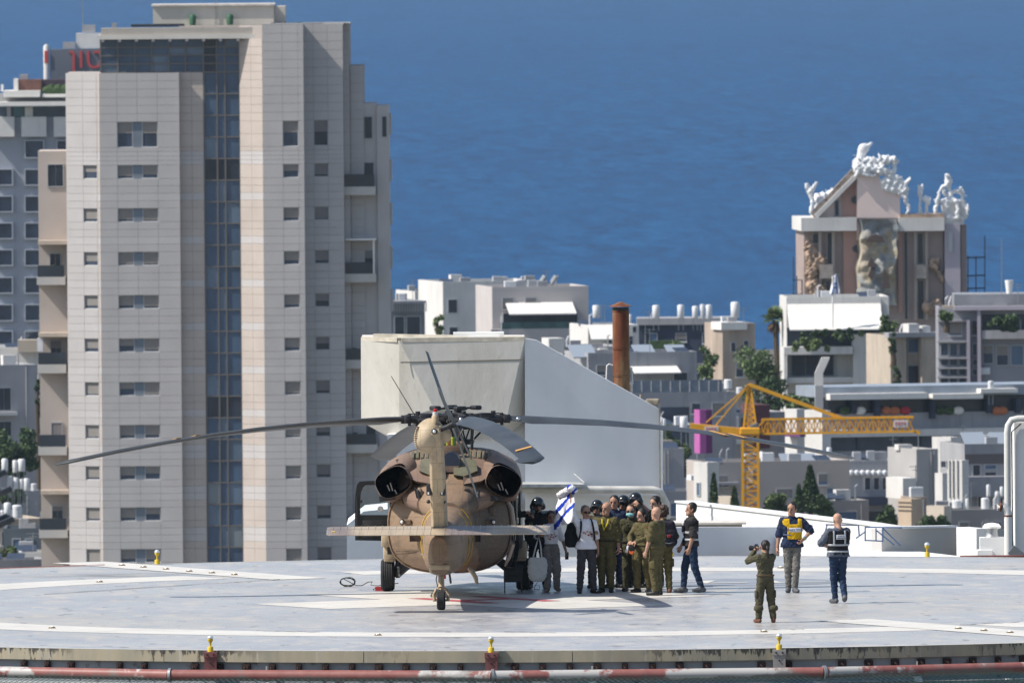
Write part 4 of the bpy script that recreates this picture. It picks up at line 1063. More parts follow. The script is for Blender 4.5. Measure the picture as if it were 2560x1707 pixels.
# ------------------------------------------------------------------ people: smooth bodies grown from distance fields
def surface_net(vals, lo, h):
    """closed quad surface of the zero level of a sampled field (inside < 0)"""
    ins = vals < 0
    nx, ny, nz = vals.shape
    c = np.zeros((nx - 1, ny - 1, nz - 1), np.int8)
    for i in (0, 1):
        for j in (0, 1):
            for k in (0, 1):
                c += ins[i:nx - 1 + i, j:ny - 1 + j, k:nz - 1 + k]
    act = (c > 0) & (c < 8)
    idx = -np.ones(act.shape, np.int64)
    I = np.argwhere(act)
    idx[act] = np.arange(len(I))
    acc = np.zeros((len(I), 3)); cnt = np.zeros(len(I))
    cor = [(i, j, k) for i in (0, 1) for j in (0, 1) for k in (0, 1)]
    cv = {q: vals[I[:, 0] + q[0], I[:, 1] + q[1], I[:, 2] + q[2]] for q in cor}
    for a in cor:
        for ax in range(3):
            if a[ax]: continue
            b_ = list(a); b_[ax] = 1; b_ = tuple(b_)
            va, vb = cv[a], cv[b_]
            m = (va < 0) != (vb < 0)
            t = np.where(m, va / np.where(m, va - vb, 1), 0)
            p = np.array(a, float)[None].repeat(len(I), 0); p[:, ax] += t
            acc += p * m[:, None]; cnt += m
    V = (I + acc / np.maximum(cnt, 1)[:, None]) * h + lo
    F = []
    for ax in range(3):
        sl0 = [slice(None)] * 3; sl1 = [slice(None)] * 3
        sl0[ax] = slice(0, -1); sl1[ax] = slice(1, None)
        cr_ = ins[tuple(sl0)] != ins[tuple(sl1)]
        E = np.argwhere(cr_)
        u, w = (ax + 1) % 3, (ax + 2) % 3
        ok = (E[:, u] > 0) & (E[:, w] > 0) & (E[:, u] < vals.shape[u] - 1) & (E[:, w] < vals.shape[w] - 1)
        E = E[ok]
        def at(du, dw):
            q = E.copy(); q[:, u] -= du; q[:, w] -= dw
            return idx[q[:, 0], q[:, 1], q[:, 2]]
        q = np.stack([at(1, 1), at(0, 1), at(0, 0), at(1, 0)], 1)
        fl = ins[tuple(sl0)][E[:, 0], E[:, 1], E[:, 2]]
        q[~fl] = q[~fl][:, ::-1]
        F.append(q)
    F = np.concatenate(F)
    return V, F[(F >= 0).all(1)]

class SDF:
    """prims: (a, b, ra, rb, ysquash, k)"""
    def __init__(s): s.pr = []; s.cut = []
    def seg(s, a, b_, ra, rb=None, sq=1.0, k=.03): s.pr.append((np.array(a, float), np.array(b_, float), ra, ra if rb is None else rb, sq, k)); return s
    def mesh(s, h, grow=0.0, wr=0.0, seed=0, extra=None):
        lo = np.min([np.minimum(a, b_) - max(ra, rb) for a, b_, ra, rb, q, k in s.pr], 0) - grow - 2.5 * h - .01
        hi = np.max([np.maximum(a, b_) + max(ra, rb) for a, b_, ra, rb, q, k in s.pr], 0) + grow + 2.5 * h + .01
        n_ = np.ceil((hi - lo) / h).astype(int) + 1
        ax = [(lo[i] + h * np.arange(n_[i])).astype(np.float32) for i in range(3)]
        X, Y, Z = np.meshgrid(*ax, indexing='ij')
        d = None
        for a, b_, ra, rb, sq, k in s.pr:
            ba = b_ - a; L = max(1e-6, ba[0] ** 2 + (ba[1] * sq) ** 2 + ba[2] ** 2)
            px, py, pz = X - a[0], (Y - a[1]) * sq, Z - a[2]
            by = ba[1] * sq
            t = np.clip((px * ba[0] + py * by + pz * ba[2]) / L, 0, 1)
            e = np.sqrt((px - ba[0] * t) ** 2 + (py - by * t) ** 2 + (pz - ba[2] * t) ** 2) - (ra + (rb - ra) * t) - grow
            if sq > 1: e = e / (1 + (sq - 1) * .5)
            if d is None: d = e
            else:
                hh = np.clip(.5 + .5 * (d - e) / k, 0, 1)
                d = d + (e - d) * hh - k * hh * (1 - hh)
        if wr:
            w = (np.sin(X * 37 + 9 * np.sin(Z * 11 + seed) + seed) * np.sin(Z * 31 + 7 * np.sin(X * 13 + Y * 9 + seed * 2)) + .6 * np.sin(Z * 62 + 10 * np.sin(X * 17 + seed) + Y * 20))
            d = d + wr * w
        if extra: d = extra(d, X, Y, Z)
        for f in s.cut: d = np.maximum(d, f(X, Y, Z))
        return surface_net(d, lo, h)

def np_mesh(name, V, F, mats, mi=None, smooth=True):
    me = bpy.data.meshes.new(name)
    me.from_pydata(np.asarray(V).tolist(), [], [tuple(f) for f in (F.tolist() if hasattr(F, 'tolist') else F)])
    for m in mats: me.materials.append(m)
    if mi is not None: me.polygons.foreach_set('material_index', [int(x) for x in mi])
    me.polygons.foreach_set('use_smooth', [smooth] * len(me.polygons))
    me.update()
    return me

# ---- head and hand, made once (front is -y, origin at the base of the skull / the wrist)
def make_head():
    s = SDF()
    s.seg((0, .018, .075), (0, .022, .12), .082, .086, 1, .02)         # skull
    s.seg((0, -.012, .02), (0, -.02, .10), .066, .072, 1, .03)         # face
    s.seg((-.03, -.045, -.03), (.03, -.045, -.03), .032, .032, 1, .035)    # jaw
    s.seg((0, -.078, -.045), (0, -.078, -.04), .018, .018, 1, .02)     # chin
    s.seg((-.035, -.072, .075), (.035, -.072, .075), .016, .016, 1, .018)  # brow
    s.seg((0, -.085, .06), (0, -.106, .025), .010, .014, 1, .012)      # nose
    s.seg((-.012, -.09, .018), (.012, -.09, .018), .010, .010, 1, .01)
    s.seg((-.022, -.083, -.012), (.022, -.083, -.012), .009, .009, 1, .012)  # lips
    for x in (-.082, .082):
        s.seg((x, .012, .03), (x * 1.08, .025, .07), .012, .017, 1, .012)  # ears
    s.seg((0, .02, -.10), (0, .01, .0), .056, .054, 1, .03)            # neck
    def eyes(d, X, Y, Z):
        for x in (-.032, .032):
            e = np.sqrt((X - x) ** 2 + (Y + .092) ** 2 + (Z - .055) ** 2) - .017
            d = np.maximum(d, -e * .8)
        return d
    return s.mesh(.0095, extra=eyes)
HEAD_V, HEAD_F = make_head()
_fc = HEAD_V[HEAD_F].mean(1)
HEAD_MI = np.zeros(len(HEAD_F), int)
HEAD_MI[(np.abs(np.abs(_fc[:, 0]) - .032) < .014) & (np.abs(_fc[:, 2] - .055) < .009) & (_fc[:, 1] < -.06)] = 1      # eyes
HEAD_MI[(np.abs(np.abs(_fc[:, 0]) - .034) < .020) & (np.abs(_fc[:, 2] - .083) < .007) & (_fc[:, 1] < -.06)] = 1      # brows
HEAD_MI[(np.abs(_fc[:, 0]) < .024) & (np.abs(_fc[:, 2] + .012) < .008) & (_fc[:, 1] < -.078)] = 2                     # lips
def make_hand(curl):
    """fingers run along +z from the wrist, palm faces -y, thumb on +x side"""
    s = SDF()
    s.seg((0, 0, -.03), (0, 0, .02), .024, .028, 1.3, .02)
    s.seg((-.018, 0, .035), (-.024, 0, .085), .020, .016, 1.25, .02)
    s.seg((.014, 0, .035), (.022, 0, .085), .020, .016, 1.25, .02)
    s.seg((0, 0, .03), (0, 0, .085), .022, .018, 1.25, .02)
    for x, L in ((.027, .068), (.0095, .078), (-.009, .072), (-.026, .056)):
        p = np.array((x, 0, .088)); a = curl * .5
        for k, f in enumerate((.45, .32, .25)):
            q = p + L * f * np.array((x * .6, -math.sin(a), math.cos(a)))
            s.seg(p, q, .0095 - .001 * k, .009 - .001 * k, 1, .006); p = q; a += curl * (1.0 if k == 0 else .9)
    p = np.array((.025, -.005, .03)); q = np.array((.055, -.022, .065)); r = np.array((.06, -.040 - .02 * curl, .095))
    s.seg(p, q, .014, .012, 1, .012); s.seg(q, r, .011, .009, 1, .008)
    return s.mesh(.0068)
HANDS = {c: make_hand(c) for c in (.25, .75, 1.25)}

def rotz(a): c, s_ = math.cos(a), math.sin(a); return np.array(((c, -s_, 0), (s_, c, 0), (0, 0, 1)))
def rotx(a): c, s_ = math.cos(a), math.sin(a); return np.array(((1, 0, 0), (0, c, -s_), (0, s_, c)))
def ik(a, t, l1, l2, hint):
    a, t = np.array(a, float), np.array(t, float)
    d = t - a; L = np.linalg.norm(d); L2 = min(L, (l1 + l2) * .995); d = d / L; t = a + d * L2
    x = (l1 * l1 - l2 * l2 + L2 * L2) / (2 * L2); hh = math.sqrt(max(0, l1 * l1 - x * x))
    hv = np.array(hint, float); hv = hv - d * hv.dot(d); hv /= max(1e-6, np.linalg.norm(hv))
    return a + d * x + hv * hh, t

def cloth(name, c, var=.26, rough=.85, scale=9):
    return mat(name, c, rough, .15, var=(scale, var), bump=(13, .7, .03))
skins = {'light': mat('skin_light', (.46, .27, .19), .5, .3, var=(18, .08)), 'tan': mat('skin_tan', (.36, .20, .135), .5, .3, var=(18, .08)), 'dark': mat('skin_olive', (.27, .145, .095), .5, .3, var=(18, .08))}
eye_m = mat('eye_dark', (.035, .022, .018), .4, .4)
lips = mat('lip_rose', (.20, .075, .06), .5, .3)
hair_black = mat('hair_black', (.013, .010, .009), .5, .35, var=(40, .4), bump=(60, .5))
hair_brown = mat('hair_brown', (.055, .032, .020), .55, .3, var=(40, .4), bump=(60, .5))
hair_grey = mat('hair_grey', (.085, .078, .072), .6, .3, var=(40, .5), bump=(60, .5))
olive = cloth('olive_drab_cloth', (0.100, 0.086, 0.037)); olive2 = cloth('olive_drab_light', (0.107, 0.092, 0.043)); olive3 = cloth('olive_green_dark', (0.057, 0.054, 0.029)); sage = cloth('sage_green_cloth', (0.072, 0.067, 0.041))
flight = cloth('flight_suit_dark', (.016, .018, .019)); navy = cloth('navy_cloth', (.020, .030, .066)); denim = cloth('blue_denim', (.017, .034, .072), .22); greyj = cloth('grey_denim', (.15, .145, .13)); charcoal = cloth('charcoal_cloth', (.060, .057, .062)); greyt = cloth('warm_grey_cloth', (.20, .185, .175)); whitet = cloth('white_cotton', (.80, .79, .82), .04); vestb = cloth('black_vest_cloth', (.014, .014, .017)); darkshirt = cloth('dark_grey_cotton', (.040, .038, .037)); bluegrey = cloth('slate_cotton', (.085, .10, .135)); vesty = cloth('yellow_vest_cloth', (.60, .36, .012), .12)
reflect = mat('reflective_tape', (.36, .38, .40), .35, .6, var=(20, .08)); helmet_m = mat('helmet_gloss', (.010, .012, .013), .16, .6, coat=.3); boot_b = mat('boot_black', (.013, .012, .012), .5, .35); boot_br = mat('boot_brown', (.135, .055, .035), .6, .3, var=(14, .2)); shoe_g = mat('shoe_grey', (.085, .09, .10), .6, .3, var=(16, .5)); sole_w = mat('sole_white', (.6, .6, .58), .7, .2); tan_shoe = mat('shoe_tan', (.17, .125, .095), .6, .3); strap_m = mat('strap_black', (.015, .015, .016), .7, .2)
orange_m = mat('orange_band', (.50, .10, .03), .6, .2); mask_m = cloth('mask_turquoise', (.24, .50, .52), .05); lanyard_m = mat('lanyard_yellow', (.62, .50, .02), .6, .2); badge_w = mat('badge_white', (.62, .64, .68), .5, .3); ink = mat('navy_ink', (.03, .04, .13), .6, .2); phone_m = mat('phone_black', (.008, .008, .009), .2, .5)

def person(label, px, py, heading=0.0, h=1.75, skin='tan', build=1.0, armA=(-.27, -.03, .83), armB=(.27, -.03, .83), elA=(-.35, .6, 0), elB=(.35, .6, 0),
           curlA=.75, curlB=.75, footA=(-.11, -.0), footB=(.11, .0), turnA=-.25, turnB=.25, head=(0, 0), lean=(0, 0), top=None, sleeve='long', bottom=None, hem=.90,
           wide=1.0, boots=None, boot_h=.13, hair='short', hair_m=None, seed=0, coverall=False, loc=None, liftB=0.0, liftA=0.0, collar=True, tuck=False):
    """heading 0 faces the camera; A is the arm/leg on -x, B on +x (before turning); measures for 1.75 m"""
    s = h / 1.75; build *= .93
    sk = skins[skin]
    lx, ly = lean
    def up(p, k):   # lean grows with height above the hips
        return (p[0] + lx * k, p[1] + ly * k, p[2])
    sh = {-1: up((-.170 * build, .01, 1.425), 1), 1: up((.170 * build, .01, 1.425), 1)}
    hip = {-1: (-.088, 0, .93), 1: (.088, 0, .93)}
    J = {}
    for sg, w, hint in ((-1, armA, elA), (1, armB, elB)):
        J['el', sg], J['wr', sg] = ik(sh[sg], w, .285, .255, hint)
    for sg, f, lf in ((-1, footA, liftA), (1, footB, liftB)):
        an = (f[0], f[1] + .02, .085 + lf)
        J['kn', sg], J['an', sg] = ik(hip[sg], an, .425, .425, (sg * .08, -1, 0))
    def torso(S, g=0.0):
        b_ = build
        S.seg((-.070 * b_, .005, .96), (.070 * b_, .005, .96), .100 * b_ + g, None, 1.12, .08)
        S.seg(up((-.045 * b_, 0, 1.13), .35), up((.045 * b_, 0, 1.13), .35), .096 * b_ + g, None, 1.2, .10)
        S.seg(up((-.075 * b_, 0, 1.29), .75), up((.075 * b_, 0, 1.29), .75), .106 * b_ + g, None, 1.2, .09)
        S.seg(up((-.13 * b_, .008, 1.405), 1), up((.13 * b_, .008, 1.405), 1), .068 + g, None, 1, .06)
        S.seg(up((0, .015, 1.40), 1), up((0, .01, 1.50), 1), .07 + g, .056 + g, 1, .06)
    def arm(S, sg, g=0.0, frac=2.0, k=.035):
        e, w = np.array(J['el', sg]), np.array(J['wr', sg]); a = np.array(sh[sg])
        if frac <= 1: S.seg(a, a + (e - a) * frac, .056 * build + g, .050 * build + g * 1.25, 1, k); return
        S.seg(a, e, .055 * build + g, .043 * build + g, 1, k)
        S.seg(e, e + (w - e) * min(1, frac - 1), .043 * build + g, .031 + g * (1.0 if frac >= 2 else .9), 1, k)
    def leg(S, sg, g=0.0, gl=None, end=1.0):
        gl = g if gl is None else gl
        kn, an = np.array(J['kn', sg]), np.array(J['an', sg])
        S.seg(hip[sg], kn, .076 * build + g, .052 + gl, 1.0, .03)
        S.seg(kn, kn + (an - kn) * end, .053 + gl, .038 + gl * .9, 1.0, .03)
    # body
    S = SDF(); torso(S)
    for sg in (-1, 1): arm(S, sg); leg(S, sg); 
    foot = {}
    for sg, tn, lf in ((-1, turnA, liftA), (1, turnB, liftB)):
        an = np.array(J['an', sg]); dr = np.array((math.sin(tn), -math.cos(tn), 0))
        tip = an + dr * .165 + np.array((0, 0, -.045)); heel = an - dr * .045 + np.array((0, 0, -.04))
        if lf: heel[2] += lf * .55; tip[2] -= lf * .55; tip[2] = max(tip[2], .03)
        foot[sg] = (heel, tip, an, dr)
        S.seg(heel, tip, .035, .026, 1, .03)
    V, F = S.mesh(.0165)
    parts = [(V, F, np.zeros(len(F), int))]
    # hands
    for sg, curl in ((-1, curlA), (1, curlB)):
        HV, HF = HANDS[curl]
        e, w = np.array(J['el', sg]), np.array(J['wr', sg])
        z = (w - e) / np.linalg.norm(w - e)
        pn = np.array((-sg * 1.0, -.1, 0)) if abs(z[2]) > .55 and z[2] < 0 else np.array((0, 1.0 if z[2] > .5 else .3, -1.0 if z[2] < .5 else 0))
        y = -(pn - z * pn.dot(z)); y /= np.linalg.norm(y); x = np.cross(y, z)
        HV2 = HV.copy()
        thumb = np.array((0, -1, 0)) if z[2] < 0.5 else np.array((-sg, 0, 0))
        if x.dot(thumb) < 0: HV2[:, 0] *= -1; HF = HF[:, ::-1]
        parts.append((HV2 @ np.stack((x, y, z)) + w + z * .005, HF, np.zeros(len(HF), int)))
    # head
    yaw, pitch = head
    RH = rotz(R(yaw)) @ rotx(R(pitch))
    hb = np.array(up((0, -.005, 1.585), 1.1))
    parts.append((HEAD_V @ RH.T + hb, HEAD_F, HEAD_MI))
    VV, FF, MI, off = [], [], [], 0
    for V, F, m in parts:
        VV.append(V); FF.append(F + off); MI.append(m); off += len(V)
    p = loc if loc is not None else G(px, py)
    me = np_mesh('person', np.concatenate(VV) * s, np.concatenate(FF), [sk, eye_m, lips], np.concatenate(MI))
    o = tag(link('person', me, None, p, R(heading)), label, 'person')
    P = {'o': o, 's': s, 'J': J, 'sh': sh, 'hb': hb, 'RH': RH, 'build': build, 'up': up, 'torso': torso, 'arm': arm, 'heading': R(heading), 'foot': foot}
    def part(name, V, F, m): return link(name, np_mesh(name, V * s, F, [m]), o)
    P['part'] = part
    # clothes
    if top is not None:
        S = SDF(); torso(S, .020 if not coverall else .016); S.pr.pop()
        if collar: S.seg(up((0, .02, 1.43), 1), up((0, .012, 1.475), 1), .078, .074, 1, .04)
        for sg in (-1, 1): arm(S, sg, .019, {'short': .72, 'roll': 1.08, 'long': 2.0, 'mid': .98}[sleeve])
        hz = hem
        if hem < .975: S.seg((-.082 * build, .005, hem), (.082 * build, .005, hem), .098 * build + .020 + .014 * wide, None, 1.1, .06)
        S.cut.append(lambda X, Y, Z: hz - Z)
        V, F = S.mesh(.0155, 0, .0075, seed)
        part('shirt' if not coverall else 'overall_top', V, F, top)
    if bottom is not None:
        S = SDF()
        S.seg((-.070 * build, .005, .965), (.070 * build, .005, .965), .096 * build + .014, None, 1.12, .06)
        S.seg((-.05 * build, 0, 1.05), (.05 * build, 0, 1.05), .094 * build + .008, None, 1.15, .08)
        for sg in (-1, 1): leg(S, sg, .014 * wide, .018 * wide, .93)
        wz = 1.06 if hem > .975 or coverall else hem + .05
        S.cut.append(lambda X, Y, Z: Z - wz)
        V, F = S.mesh(.0155, 0, .0075, seed + 3)
        part('trousers', V, F, bottom)
    if boots is not None:
        for sg in (-1, 1):
            heel, tip, an, dr = foot[sg]; S = SDF()
            S.seg(heel, heel + (tip - heel) * .6, .046, .046, 1, .03); S.seg(heel + (tip - heel) * .5, tip, .046, .040, 1, .03)
            top_ = an + (np.array(J['kn', sg]) - an) * (boot_h / .42)
            S.seg(an, top_, .052, .058 if boot_h > .15 else .054, 1, .03)
            if liftA == 0 and sg < 0 or liftB == 0 and sg > 0: S.cut.append(lambda X, Y, Z: .004 - Z)
            V, F = S.mesh(.013); part('boot' if boot_h > .15 else 'shoe', V, F, boots)
    def head_part(name, S, m, h_=.012, wr=0.0, extra=None):
        V, F = S.mesh(h_, 0, wr, seed, extra); return part(name, V @ RH.T + hb, F, m)
    P['head_part'] = head_part
    hm = hair_m or hair_black
    if hair in ('short', 'long', 'pony', 'curly', 'bob'):
        S = SDF(); g = .010 if hair == 'short' else .016
        if hair == 'curly': g = .034
        S.seg((0, .022, .080), (0, .024, .118), .083 + g, .086 + g, 1, .02)
        S.cut.append(lambda X, Y, Z: (.085 - Z) - np.clip((Y + .03) * 1.9, -.05, .13))
        S.cut.append(lambda X, Y, Z: -(Y + .068 + np.clip((.12 - Z), -.03, .02) * .3 + (Z - .13) * .35))
        head_part('hair', S, hm, .011, .004 if hair != 'curly' else .012)
        if hair in ('long', 'pony', 'bob'):
            S = SDF()
            if hair == 'pony': S.seg((0, .10, .09), (0, .13, .02), .035, .034, 1, .03); S.seg((0, .13, .02), (.0, .115, -.17), .036, .018, 1, .03)
            elif hair == 'long':
                S.seg((-.05, .07, .06), (-.05, .07, -.10), .05, .045, 1, .04); S.seg((.05, .07, .06), (.055, .07, -.12), .05, .045, 1, .04); S.seg((.06, .06, -.08), (.06, .05, -.28), .045, .022, 1, .04); S.seg((-.05, .07, -.08), (-.04, .08, -.24), .045, .02, 1, .04)
            else: S.seg((0, .08, .03), (0, .10, -.01), .055, .04, 1, .03)
            head_part('hair_tail', S, hm, .012, .004)
    if hair == 'helmet':
        S = SDF()
        S.seg((0, .022, .082), (0, .024, .112), .122, .126, 1, .02)
        S.seg((-.105, .01, .03), (-.10, .015, .05), .055, .06, 1, .04); S.seg((.105, .01, .03), (.10, .015, .05), .055, .06, 1, .04)
        S.cut.append(lambda X, Y, Z: np.minimum(-(Y + .035), .062 - Z) )
        S.cut.append(lambda X, Y, Z: -.03 - Z)
        hp = head_part('helmet', S, helmet_m, .012)
        S = SDF(); S.seg((-.045, -.060, .105), (.045, -.060, .105), .055, .055, 1, .03); S.cut.append(lambda X, Y, Z: .075 - Z); head_part('visor', S, mat('visor_smoke', (.006, .007, .008), .08, .7, coat=.5), .012)
        S = SDF(); S.seg((-.08, -.03, -.02), (-.03, -.105, -.035), .010, .009); S.seg((-.03, -.105, -.03), (0, -.11, -.022), .012, .016); head_part('mic_boom', S, strap_m, .008)
        S = SDF(); S.seg((-.085, -.0, .0), (-.03, -.06, -.065), .009, .009); S.seg((-.03, -.06, -.065), (.03, -.06, -.065), .010, .010); S.seg((.03, -.06, -.065), (.085, 0, .0), .009, .009); head_part('chin_strap', S, strap_m, .008)
    return P

def torso_shell(P, name, g, z0, z1, m, hole=None, h_=.0145, wr=.003, arms=False, seed=1, x0=None, x1=None, front=None):
    S = SDF(); P['torso'](S, g); S.pr.pop()
    if arms:
        for sg in (-1, 1): P['arm'](S, sg, g, .12)
    S.cut.append(lambda X, Y, Z: z0 - Z); S.cut.append(lambda X, Y, Z: Z - z1)
    if x0 is not None: S.cut.append(lambda X, Y, Z: x0 - X)
    if x1 is not None: S.cut.append(lambda X, Y, Z: X - x1)
    if front is not None: S.cut.append((lambda X, Y, Z: Y) if front else (lambda X, Y, Z: -Y))
    if hole: S.cut.append(hole)
    V, F = S.mesh(h_, 0, wr, seed); return P['part'](name, V, F, m)
def pbox(P, name, c, sz, m, r=.01, rot=None):
    b = MB(); b.rbox(Vector(c) * P['s'], Vector(sz) * P['s'], r, rot); return b.obj(name, m, P['o'], 40)
def ptube(P, name, pts, r, m, n=6):
    b = MB(); b.tube([Vector(p) * P['s'] for p in pts], [x * P['s'] for x in r] if isinstance(r, list) else r * P['s'], n); return b.obj(name, m, P['o'], 60)
def world_of(P, p):
    return P['o'].location + Matrix.Rotation(P['heading'], 3, 'Z') @ (Vector(p) * P['s'])
def sunglasses(P, m=strap_m):
    S = SDF()
    for x in (-.034, .034): S.seg((x - .012, -.098, .056), (x + .012, -.098, .056), .017, .017, 1, .005)
    S.seg((-.075, -.075, .062), (.075, -.075, .062), .006); S.seg((-.085, .0, .062), (-.078, -.075, .062), .005); S.seg((.085, .0, .062), (.078, -.075, .062), .005)
    P['head_part']('sunglasses', S, m, .0075)
def belt(P, m, z=1.02): torso_shell(P, 'belt', .040, z - .022, z + .022, m, wr=0)
def pockets(P, m, zs=(.62,)):
    for sg in (-1, 1):
        kn = np.array(P['J']['kn', sg]); hp = np.array((sg * .088, 0, .93)); c = hp + (kn - hp) * .72
        pbox(P, 'thigh_pocket', (c[0] + sg * .088, c[1] + .01, c[2]), (.05, .14, .17), m, .02)
def chest_pockets(P, m):
    for sg in (-1, 1):
        q = P['up']((sg * .085, -.118 * P['build'], 1.30), .8); pbox(P, 'chest_pocket', q, (.11, .03, .12), m, .012)

# -- crew member in helmet, standing behind the woman with the tote
P = person('person in dark flight suit and glossy helmet standing behind the woman with the tote bag', 1346, 1472, -4, 1.80, 'dark', 1.12, (-.22, -.02, .88), (.28, -.05, .9), footA=(-.16, 0), footB=(.13, .02), head=(10, 4), top=flight, bottom=flight, coverall=True, boots=boot_b, boot_h=.24, hair='helmet', wide=1.3, seed=1)
torso_shell(P, 'survival_vest', .034, 1.06, 1.42, cloth('survival_vest_cloth', (.028, .030, .024)), hole=lambda X, Y, Z: .045 - np.abs(X) - np.maximum(0, Y) * 5, seed=4)
pbox(P, 'shoulder_patch', (-.13, -.135, 1.29), (.07, .015, .07), mat('patch_olive_gold', (.11, .10, .045), .8, .1), .01)
# -- woman with tote
P = person('person in white printed T-shirt and wide grey trousers holding a tote bag', 1379, 1479, 6, 1.60, 'dark', .92, (-.26, -.14, 1.26), (.37, -.02, .77), elA=(-.5, .6, -.5), footA=(-.09, -.03), footB=(.12, .04), liftB=.02, head=(8, -2), top=whitet, sleeve='mid', bottom=greyt, hem=1.06, wide=2.3, boots=tan_shoe, hair='bob', seed=2, curlA=1.25)
WT = P
for k, (x, z, c) in enumerate(((-.07, 1.20, 0), (-.02, 1.22, 1), (.04, 1.21, 2), (.09, 1.24, 3), (.0, 1.27, 1), (-.09, 1.25, 2), (.06, 1.28, 0), (-.04, 1.17, 3))):
    pbox(P, 'shirt_print', P['up']((x, -.128 * .92 + abs(x) * .2, z), .5), (.03 + .01 * (k % 3), .012, .028), [mat('print_ochre', (.45, .27, .08), .8, .1), mat('print_red', (.35, .05, .05), .8, .1), mat('print_rose', (.5, .25, .25), .8, .1), mat('print_black', (.05, .04, .04), .8, .1)][c], .005)
# -- man with the flag
P = person('person in white printed T-shirt and sunglasses raising the flag', 1466, 1483, 10, 1.74, 'tan', 1.05, (-.30, -.06, 1.93), (.25, .0, .84), elA=(-.7, .2, 0), footA=(-.13, .02), footB=(.15, -.05), turnB=.7, head=(14, 0), top=whitet, sleeve='mid', bottom=charcoal, hem=.90, wide=1.7, boots=boot_b, hair='short', hair_m=hair_grey, seed=3, curlA=1.25)
FM = P; sunglasses(P)
for k, (x, z, c) in enumerate(((-.03, 1.22, 0), (.03, 1.19, 1), (.09, 1.21, 3), (.0, 1.26, 2), (.06, 1.25, 0), (-.06, 1.24, 2), (.10, 1.17, 1))):
    pbox(P, 'shirt_print', P['up']((x, -.142 + abs(x) * .2, z), .5), (.03 + .012 * (k % 3), .012, .03), [MATS['print_ochre'], MATS['print_red'], MATS['print_rose'], MATS['print_black']][c], .005)
ptube(P, 'shoe_stripe', [(.17, -.20, .05), (.21, -.21, .09)], .008, sole_w)
# -- helmeted aviator behind the flag man
P = person('person in dark flight gear and black helmet between the flag man and the bald officer', 1494, 1470, 0, 1.73, 'dark', 1.05, (-.3, -.02, .85), (.25, -.05, .9), head=(-18, 8), top=sage, bottom=flight, coverall=True, boots=boot_b, boot_h=.24, hair='helmet', wide=1.3, seed=5, footA=(-.14, 0), footB=(.1, 0))
# -- bald officer
P = person('person with bald head in olive uniform wearing a yellow lanyard', 1517, 1481, -14, 1.79, 'tan', 1.16, (-.18, -.30, 1.22), (.26, -.04, .86), elA=(-.9, .2, -.4), footA=(-.10, 0), footB=(.09, -.02), head=(-24, -4), top=olive, bottom=olive, hem=.99, sleeve='long', wide=1.7, boots=boot_b, boot_h=.2, hair='none', seed=6)
OF = P; belt(P, cloth('belt_olive', (.035, .032, .018)), 1.03); chest_pockets(P, olive); pockets(P, olive)
ptube(P, 'lanyard', [(-.06, -.11, 1.46), (-.045, -.155, 1.36), (-.005, -.17, 1.24), (.02, -.165, 1.30), (.065, -.155, 1.38), (.07, -.1, 1.46)], .012, lanyard_m)
for sg in (-1, 1): pbox(P, 'shoulder_board', (sg * .16, .0, 1.505), (.08, .055, .03), mat('shoulder_board_navy', (.03, .035, .06), .7, .2), .008)
# -- navy shirt man behind
P = person('person in navy polo shirt standing behind the bald officer', 1537, 1469, -6, 1.84, 'tan', 1.1, (-.27, .02, .86), (.28, .0, .86), head=(-8, 0), top=navy, sleeve='mid', bottom=navy, hem=.93, wide=1.4, boots=boot_b, hair='short', seed=7)
torso_shell(P, 'reflective_band', .026, 1.20, 1.25, reflect, wr=0)
# -- helmet behind
P = person('person in black helmet and dark flight suit, the shorter helmeted one behind the masked soldier', 1560, 1467, -5, 1.80, 'dark', 1.05, head=(-20, 8), top=flight, bottom=flight, coverall=True, boots=boot_b, boot_h=.24, hair='helmet', wide=1.3, seed=8)
P['o']['label'] = 'person in black helmet and dark flight suit directly behind the masked soldier'
# -- masked soldier
P = person('person in dark olive uniform with sunglasses and turquoise face mask', 1578, 1478, -4, 1.72, 'light', 1.02, (-.24, -.06, .93), (.25, -.02, .9), head=(-6, -2), top=olive3, bottom=olive3, hem=.98, sleeve='roll', wide=1.6, boots=boot_b, boot_h=.2, hair='short', hair_m=hair_brown, seed=9)
sunglasses(P); belt(P, cloth('belt_black', (.02, .02, .02)), 1.02); chest_pockets(P, olive3)
S = SDF(); S.seg((-.045, -.075, -.005), (.045, -.075, -.005), .038, None, 1, .02); S.seg((0, -.09, .01), (0, -.085, -.03), .032, .03, 1, .02); S.cut.append(lambda X, Y, Z: Y + .045); S.cut.append(lambda X, Y, Z: Z - .035); P['head_part']('face_mask', S, mask_m, .01)
# -- helmet with hand at the mouth
P = person('person in black helmet and flight suit raising a hand to the mouth', 1590, 1468, -8, 1.86, 'tan', 1.08, (-.27, -.02, .88), (.10, -.22, 1.56), elB=(.6, -.2, -.7), head=(-14, 4), top=flight, bottom=flight, coverall=True, boots=boot_b, boot_h=.24, hair='helmet', wide=1.3, seed=10, curlB=.75)
